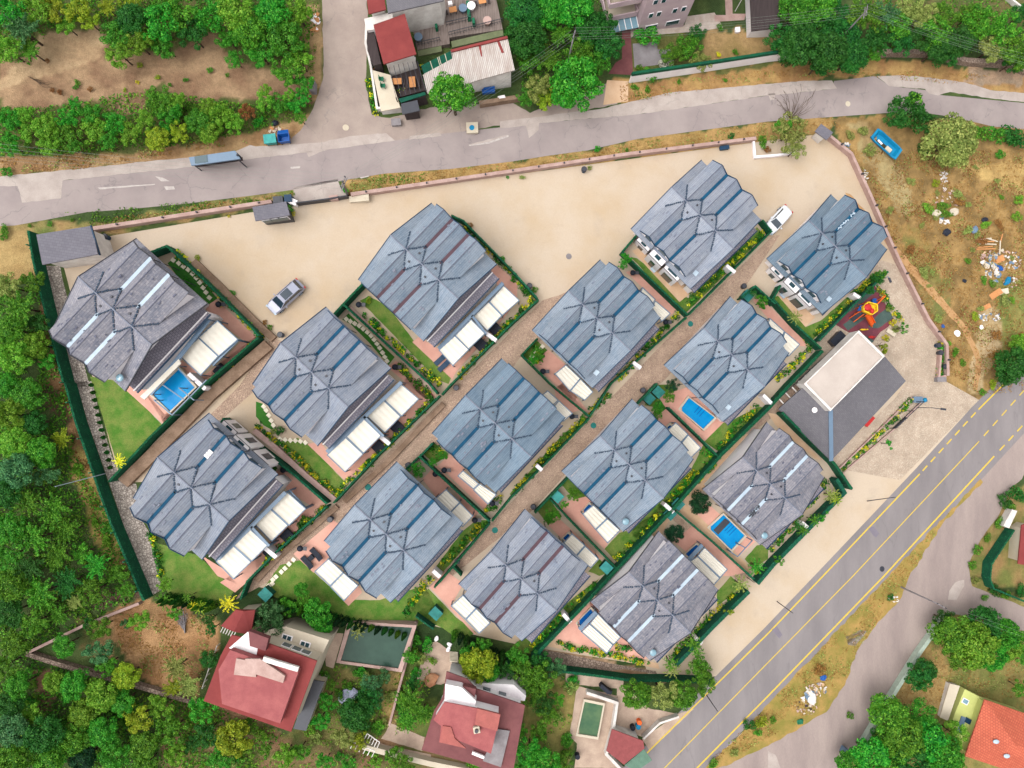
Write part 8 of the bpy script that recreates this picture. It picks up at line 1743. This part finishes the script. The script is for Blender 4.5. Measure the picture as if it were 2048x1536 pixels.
wall('planter_kerb', T(1536, 768, (1140, 110), (960, 285), (760, 480), (560, 675)), .45, .18, M['pinkwall'], 'inner kerb of the planted strip before the clubhouse', 'kerb'); wall('planter_kerb', T(1536, 768, (1210, 150), (1000, 360), (800, 530), (590, 710)), .4, .15, M['pinkwall'], 'outer kerb of the planted strip before the clubhouse', 'kerb')
wall('timber_barrier', T(1536, 768, (490, 620), (590, 740)), .8, .3, M['darkwood'], 'dark timber barrier at the lower end of the planted strip', 'barrier')
# manhole covers
for q, m, lb in ((q1(1024, 384, 1428, 1055), 'teald', 'teal manhole cover on the right lane by the plot corner'), (q1(1024, 768, 652, 332), 'teald', 'teal manhole cover on the right lane beside the villa with the dish'), (q1(512, 768, 1912, 1170), 'teald', 'teal manhole cover on the right lane near its lower end'), (q1(512, 768, 895, 825), 'teald', 'teal manhole cover on the left lane'), (q1(512, 0, 718, 1020), 'cream', 'pale round manhole cover on the side road mouth'), (q1(1536, 768, 913, 1480), 'darkm', 'dark manhole cover on the main road'), (q1(1536, 0, 640, 830), 'cream', 'pale round patch cover on the upper road'), (q1(1024, 384, 455, 515), 'grey', 'small grey drain cover in the yard')):
    p = P(*q, .035); mb = MB(); mb.tube((0, 0, -.03), (0, 0, 0), .38, n=20); mb.tube((0, 0, 0), (0, 0, .012), .3, .28, n=20); o = mb.build('manhole_cover', M[m], world=False); o.location = p; o.rotation_euler = (0, math.atan(KS), 0); tag(o, lb, 'manhole cover')
# lamp posts, poles
def pole(base, h, lean, label, r0=.1, arm=None, m='grey', name='utility_pole', cross=True, cat='pole', group=None):
    b = P(*base); r = empty(name, (b.x, b.y, G(b.x)), label, cat, group); t = Vector((lean[0], lean[1], h)); mb = MB(); mb.tube((0, 0, -.3), t, r0, r0 * .6, 8); mb.build('mast', M[m], r, world=False)
    if cross:
        for dz in (.3, .9): mb = MB(); mb.box(t - Vector((0, 0, dz)), (1.5, .1, .1), cross if cross is not True else 1.2); mb.build('cross_arm', M['grey'], r, world=False)
        mb = MB()
        for k in (-.6, 0, .6): a = cross if cross is not True else 1.2; q = t + Vector((k * math.cos(a), k * math.sin(a), -.18)); mb.tube(q, q + Vector((0, 0, .22)), .06); 
        mb.build('insulator', M['darkm'], r, world=False)
    if arm: mb = MB(); e = t + Vector((*arm, .1)); mb.bar(t, e, .09); mb.build('arm', M[m], r, world=False); mb = MB(); mb.box(e, (.7, .28, .12), math.atan2(arm[1], arm[0])); mb.build('lamp_head', M['darkm'], r, world=False)
    return r.location + t
w1 = pole(q1(1024, 0, 440, 540), 7.0, (.3, .6), 'concrete power pole rising among the trees beside the upper road', .14, cross=1.3)
w2 = pole(q1(1536, 0, 520, 375), 8.5, (.5, .4), 'concrete power pole standing in the top right trees', .14, cross=1.4)
w3 = pole(q1(512, 0, 730, 1560), 8.0, (1.4, -1.0), 'dark steel lattice pole leaning by the estate entrance at the upper road', .16, m='darkm', cross=1.2)
pole((210, 947), 8.4, (0, -.5), 'thin pale lamp pole leaning out over the long green fence', .06, m='pale', cross=False)
pole((1734, 1003), 6.2, (.5, 1.4), 'slim dark pole beside the main road line, upper of the roadside poles', .07, m='darkm', cross=False, group='slim dark poles along the main road'); pole((1554, 1203), 5.2, (0, 0), 'slim dark pole beside the main road line, middle of the roadside poles', .07, m='darkm', cross=False, group='slim dark poles along the main road')
pole((1413, 1390), 4.8, (0, 0), 'slim dark pole by the clipped trees, lowest of the roadside poles', .07, m='darkm', cross=False, group='slim dark poles along the main road')
w4 = pole((1880 - 78, 1174), 8.8, (.2, -.1), 'tall utility pole on the verge leaning over the service road', .13, cross=-.5)
pole(q1(1536, 768, 1180, 190), 3.6, (0, 0), 'black lamp post with arm at the planted strip', .06, (1.6, -.2), 'darkm', 'lamp_post', False, 'lamp post')
pole(q1(1536, 384, 860, 712), 3.2, (0, 0), 'grey lamp post with short arm at the top of the playground', .05, (.2, -.5), 'frame', 'lamp_post', False, 'lamp post')
for q, lb in ((q1(1536, 768, 540, 790), 'upper'), (q1(1536, 768, 230, 1150), 'middle'), (q1(1024, 1152, 1480, 540), 'lower'), (q1(1024, 1152, 1880, 10), 'second lowest')): pole(q, 2.8, (0, 0), 'short black garden lamp in front of the roadside fence, ' + lb + ' one', .06, None, 'darkm', 'garden_lamp', False, 'lamp', 'short black lamps before the roadside fence')
pole(q1(1024, 0, 1785, 90), 3.5, (0, 0), 'thin white pole with floodlight beside the checkered path', .05, (.3, .3), 'white', 'lamp_post', False, 'lamp post')
# overhead wires
def cable(a, b, sag, label, n=5, gap=.35, r=.006):
    a, b = Vector(a), Vector(b); d = (b - a); d.z = 0; s_ = Vector((-d.y, d.x, 0)).normalized(); mb = MB(); k = 14
    for i in range(n):
        off = s_ * (i - (n - 1) / 2) * gap + Vector((0, 0, -.12 * (i % 2)))
        pts = [a.lerp(b, t / k) + off - Vector((0, 0, sag * 4 * (t / k) * (1 - t / k))) for t in range(k + 1)]
        for p, q in zip(pts, pts[1:]): mb.bar(p, q, r * 2)
    tag(mb.build('overhead_cable', M['wire']), label, 'cable')
far1 = PZ(2140, 140, w2.z - 3); cable(w1, w2, 1.2, 'bundle of overhead wires between the two concrete power poles'); cable(w2, far1, .8, 'overhead wires leaving the top right pole towards the right edge')
cable(w1, w3, 1.3, 'overhead wires crossing from the wooded pole to the entrance pole', 4, .3); cable(w3, PZ(-120, 290, w3.z + 6), 1.0, 'overhead wires leaving the entrance pole towards the left edge', 5, .4)
cable(w4, PZ(2130, 1300, w4.z - 2), .5, 'overhead wires from the service road pole to the right edge', 2, .5)
# ---------------------------------------------------------------- labels: tell look-alikes apart by their order in the photo
def px_of(o):
    v = o.matrix_world.translation if o.parent else o.location
    if o.type == 'MESH' and v.length < 1e-6: v = sum((Vector(c) for c in o.bound_box), Vector()) / 8
    x, y, z = v.x, v.y, v.z - HC; cy = y * _c + z * _s; cz = -y * _s + z * _c
    return 1024 + FPX * x / -cz, 768 - FPX * cy / -cz
ORD = ['', 'second', 'third', 'fourth', 'fifth', 'sixth', 'seventh', 'eighth', 'ninth', 'tenth', 'eleventh', 'twelfth', 'thirteenth']
bylab = {}
for o in TOPS: bylab.setdefault(o['label'], []).append(o)
for lb, os_ in bylab.items():
    if len(os_) < 2: continue
    if len(os_) > 14: continue
    P_ = [(px_of(o), o) for o in os_]; sx = max(p[0][0] for p in P_) - min(p[0][0] for p in P_); sy = max(p[0][1] for p in P_) - min(p[0][1] for p in P_)
    horiz = sx >= sy; P_.sort(key=lambda t: t[0][0 if horiz else 1]); n = len(P_); A_, Z_ = ('leftmost', 'rightmost') if horiz else ('topmost', 'lowest')
    for i, (_, o) in enumerate(P_):
        o['label'] = lb + ', ' + (A_ if i == 0 else Z_ if i == n - 1 else ORD[i] + (' from left' if horiz else ' from top'))
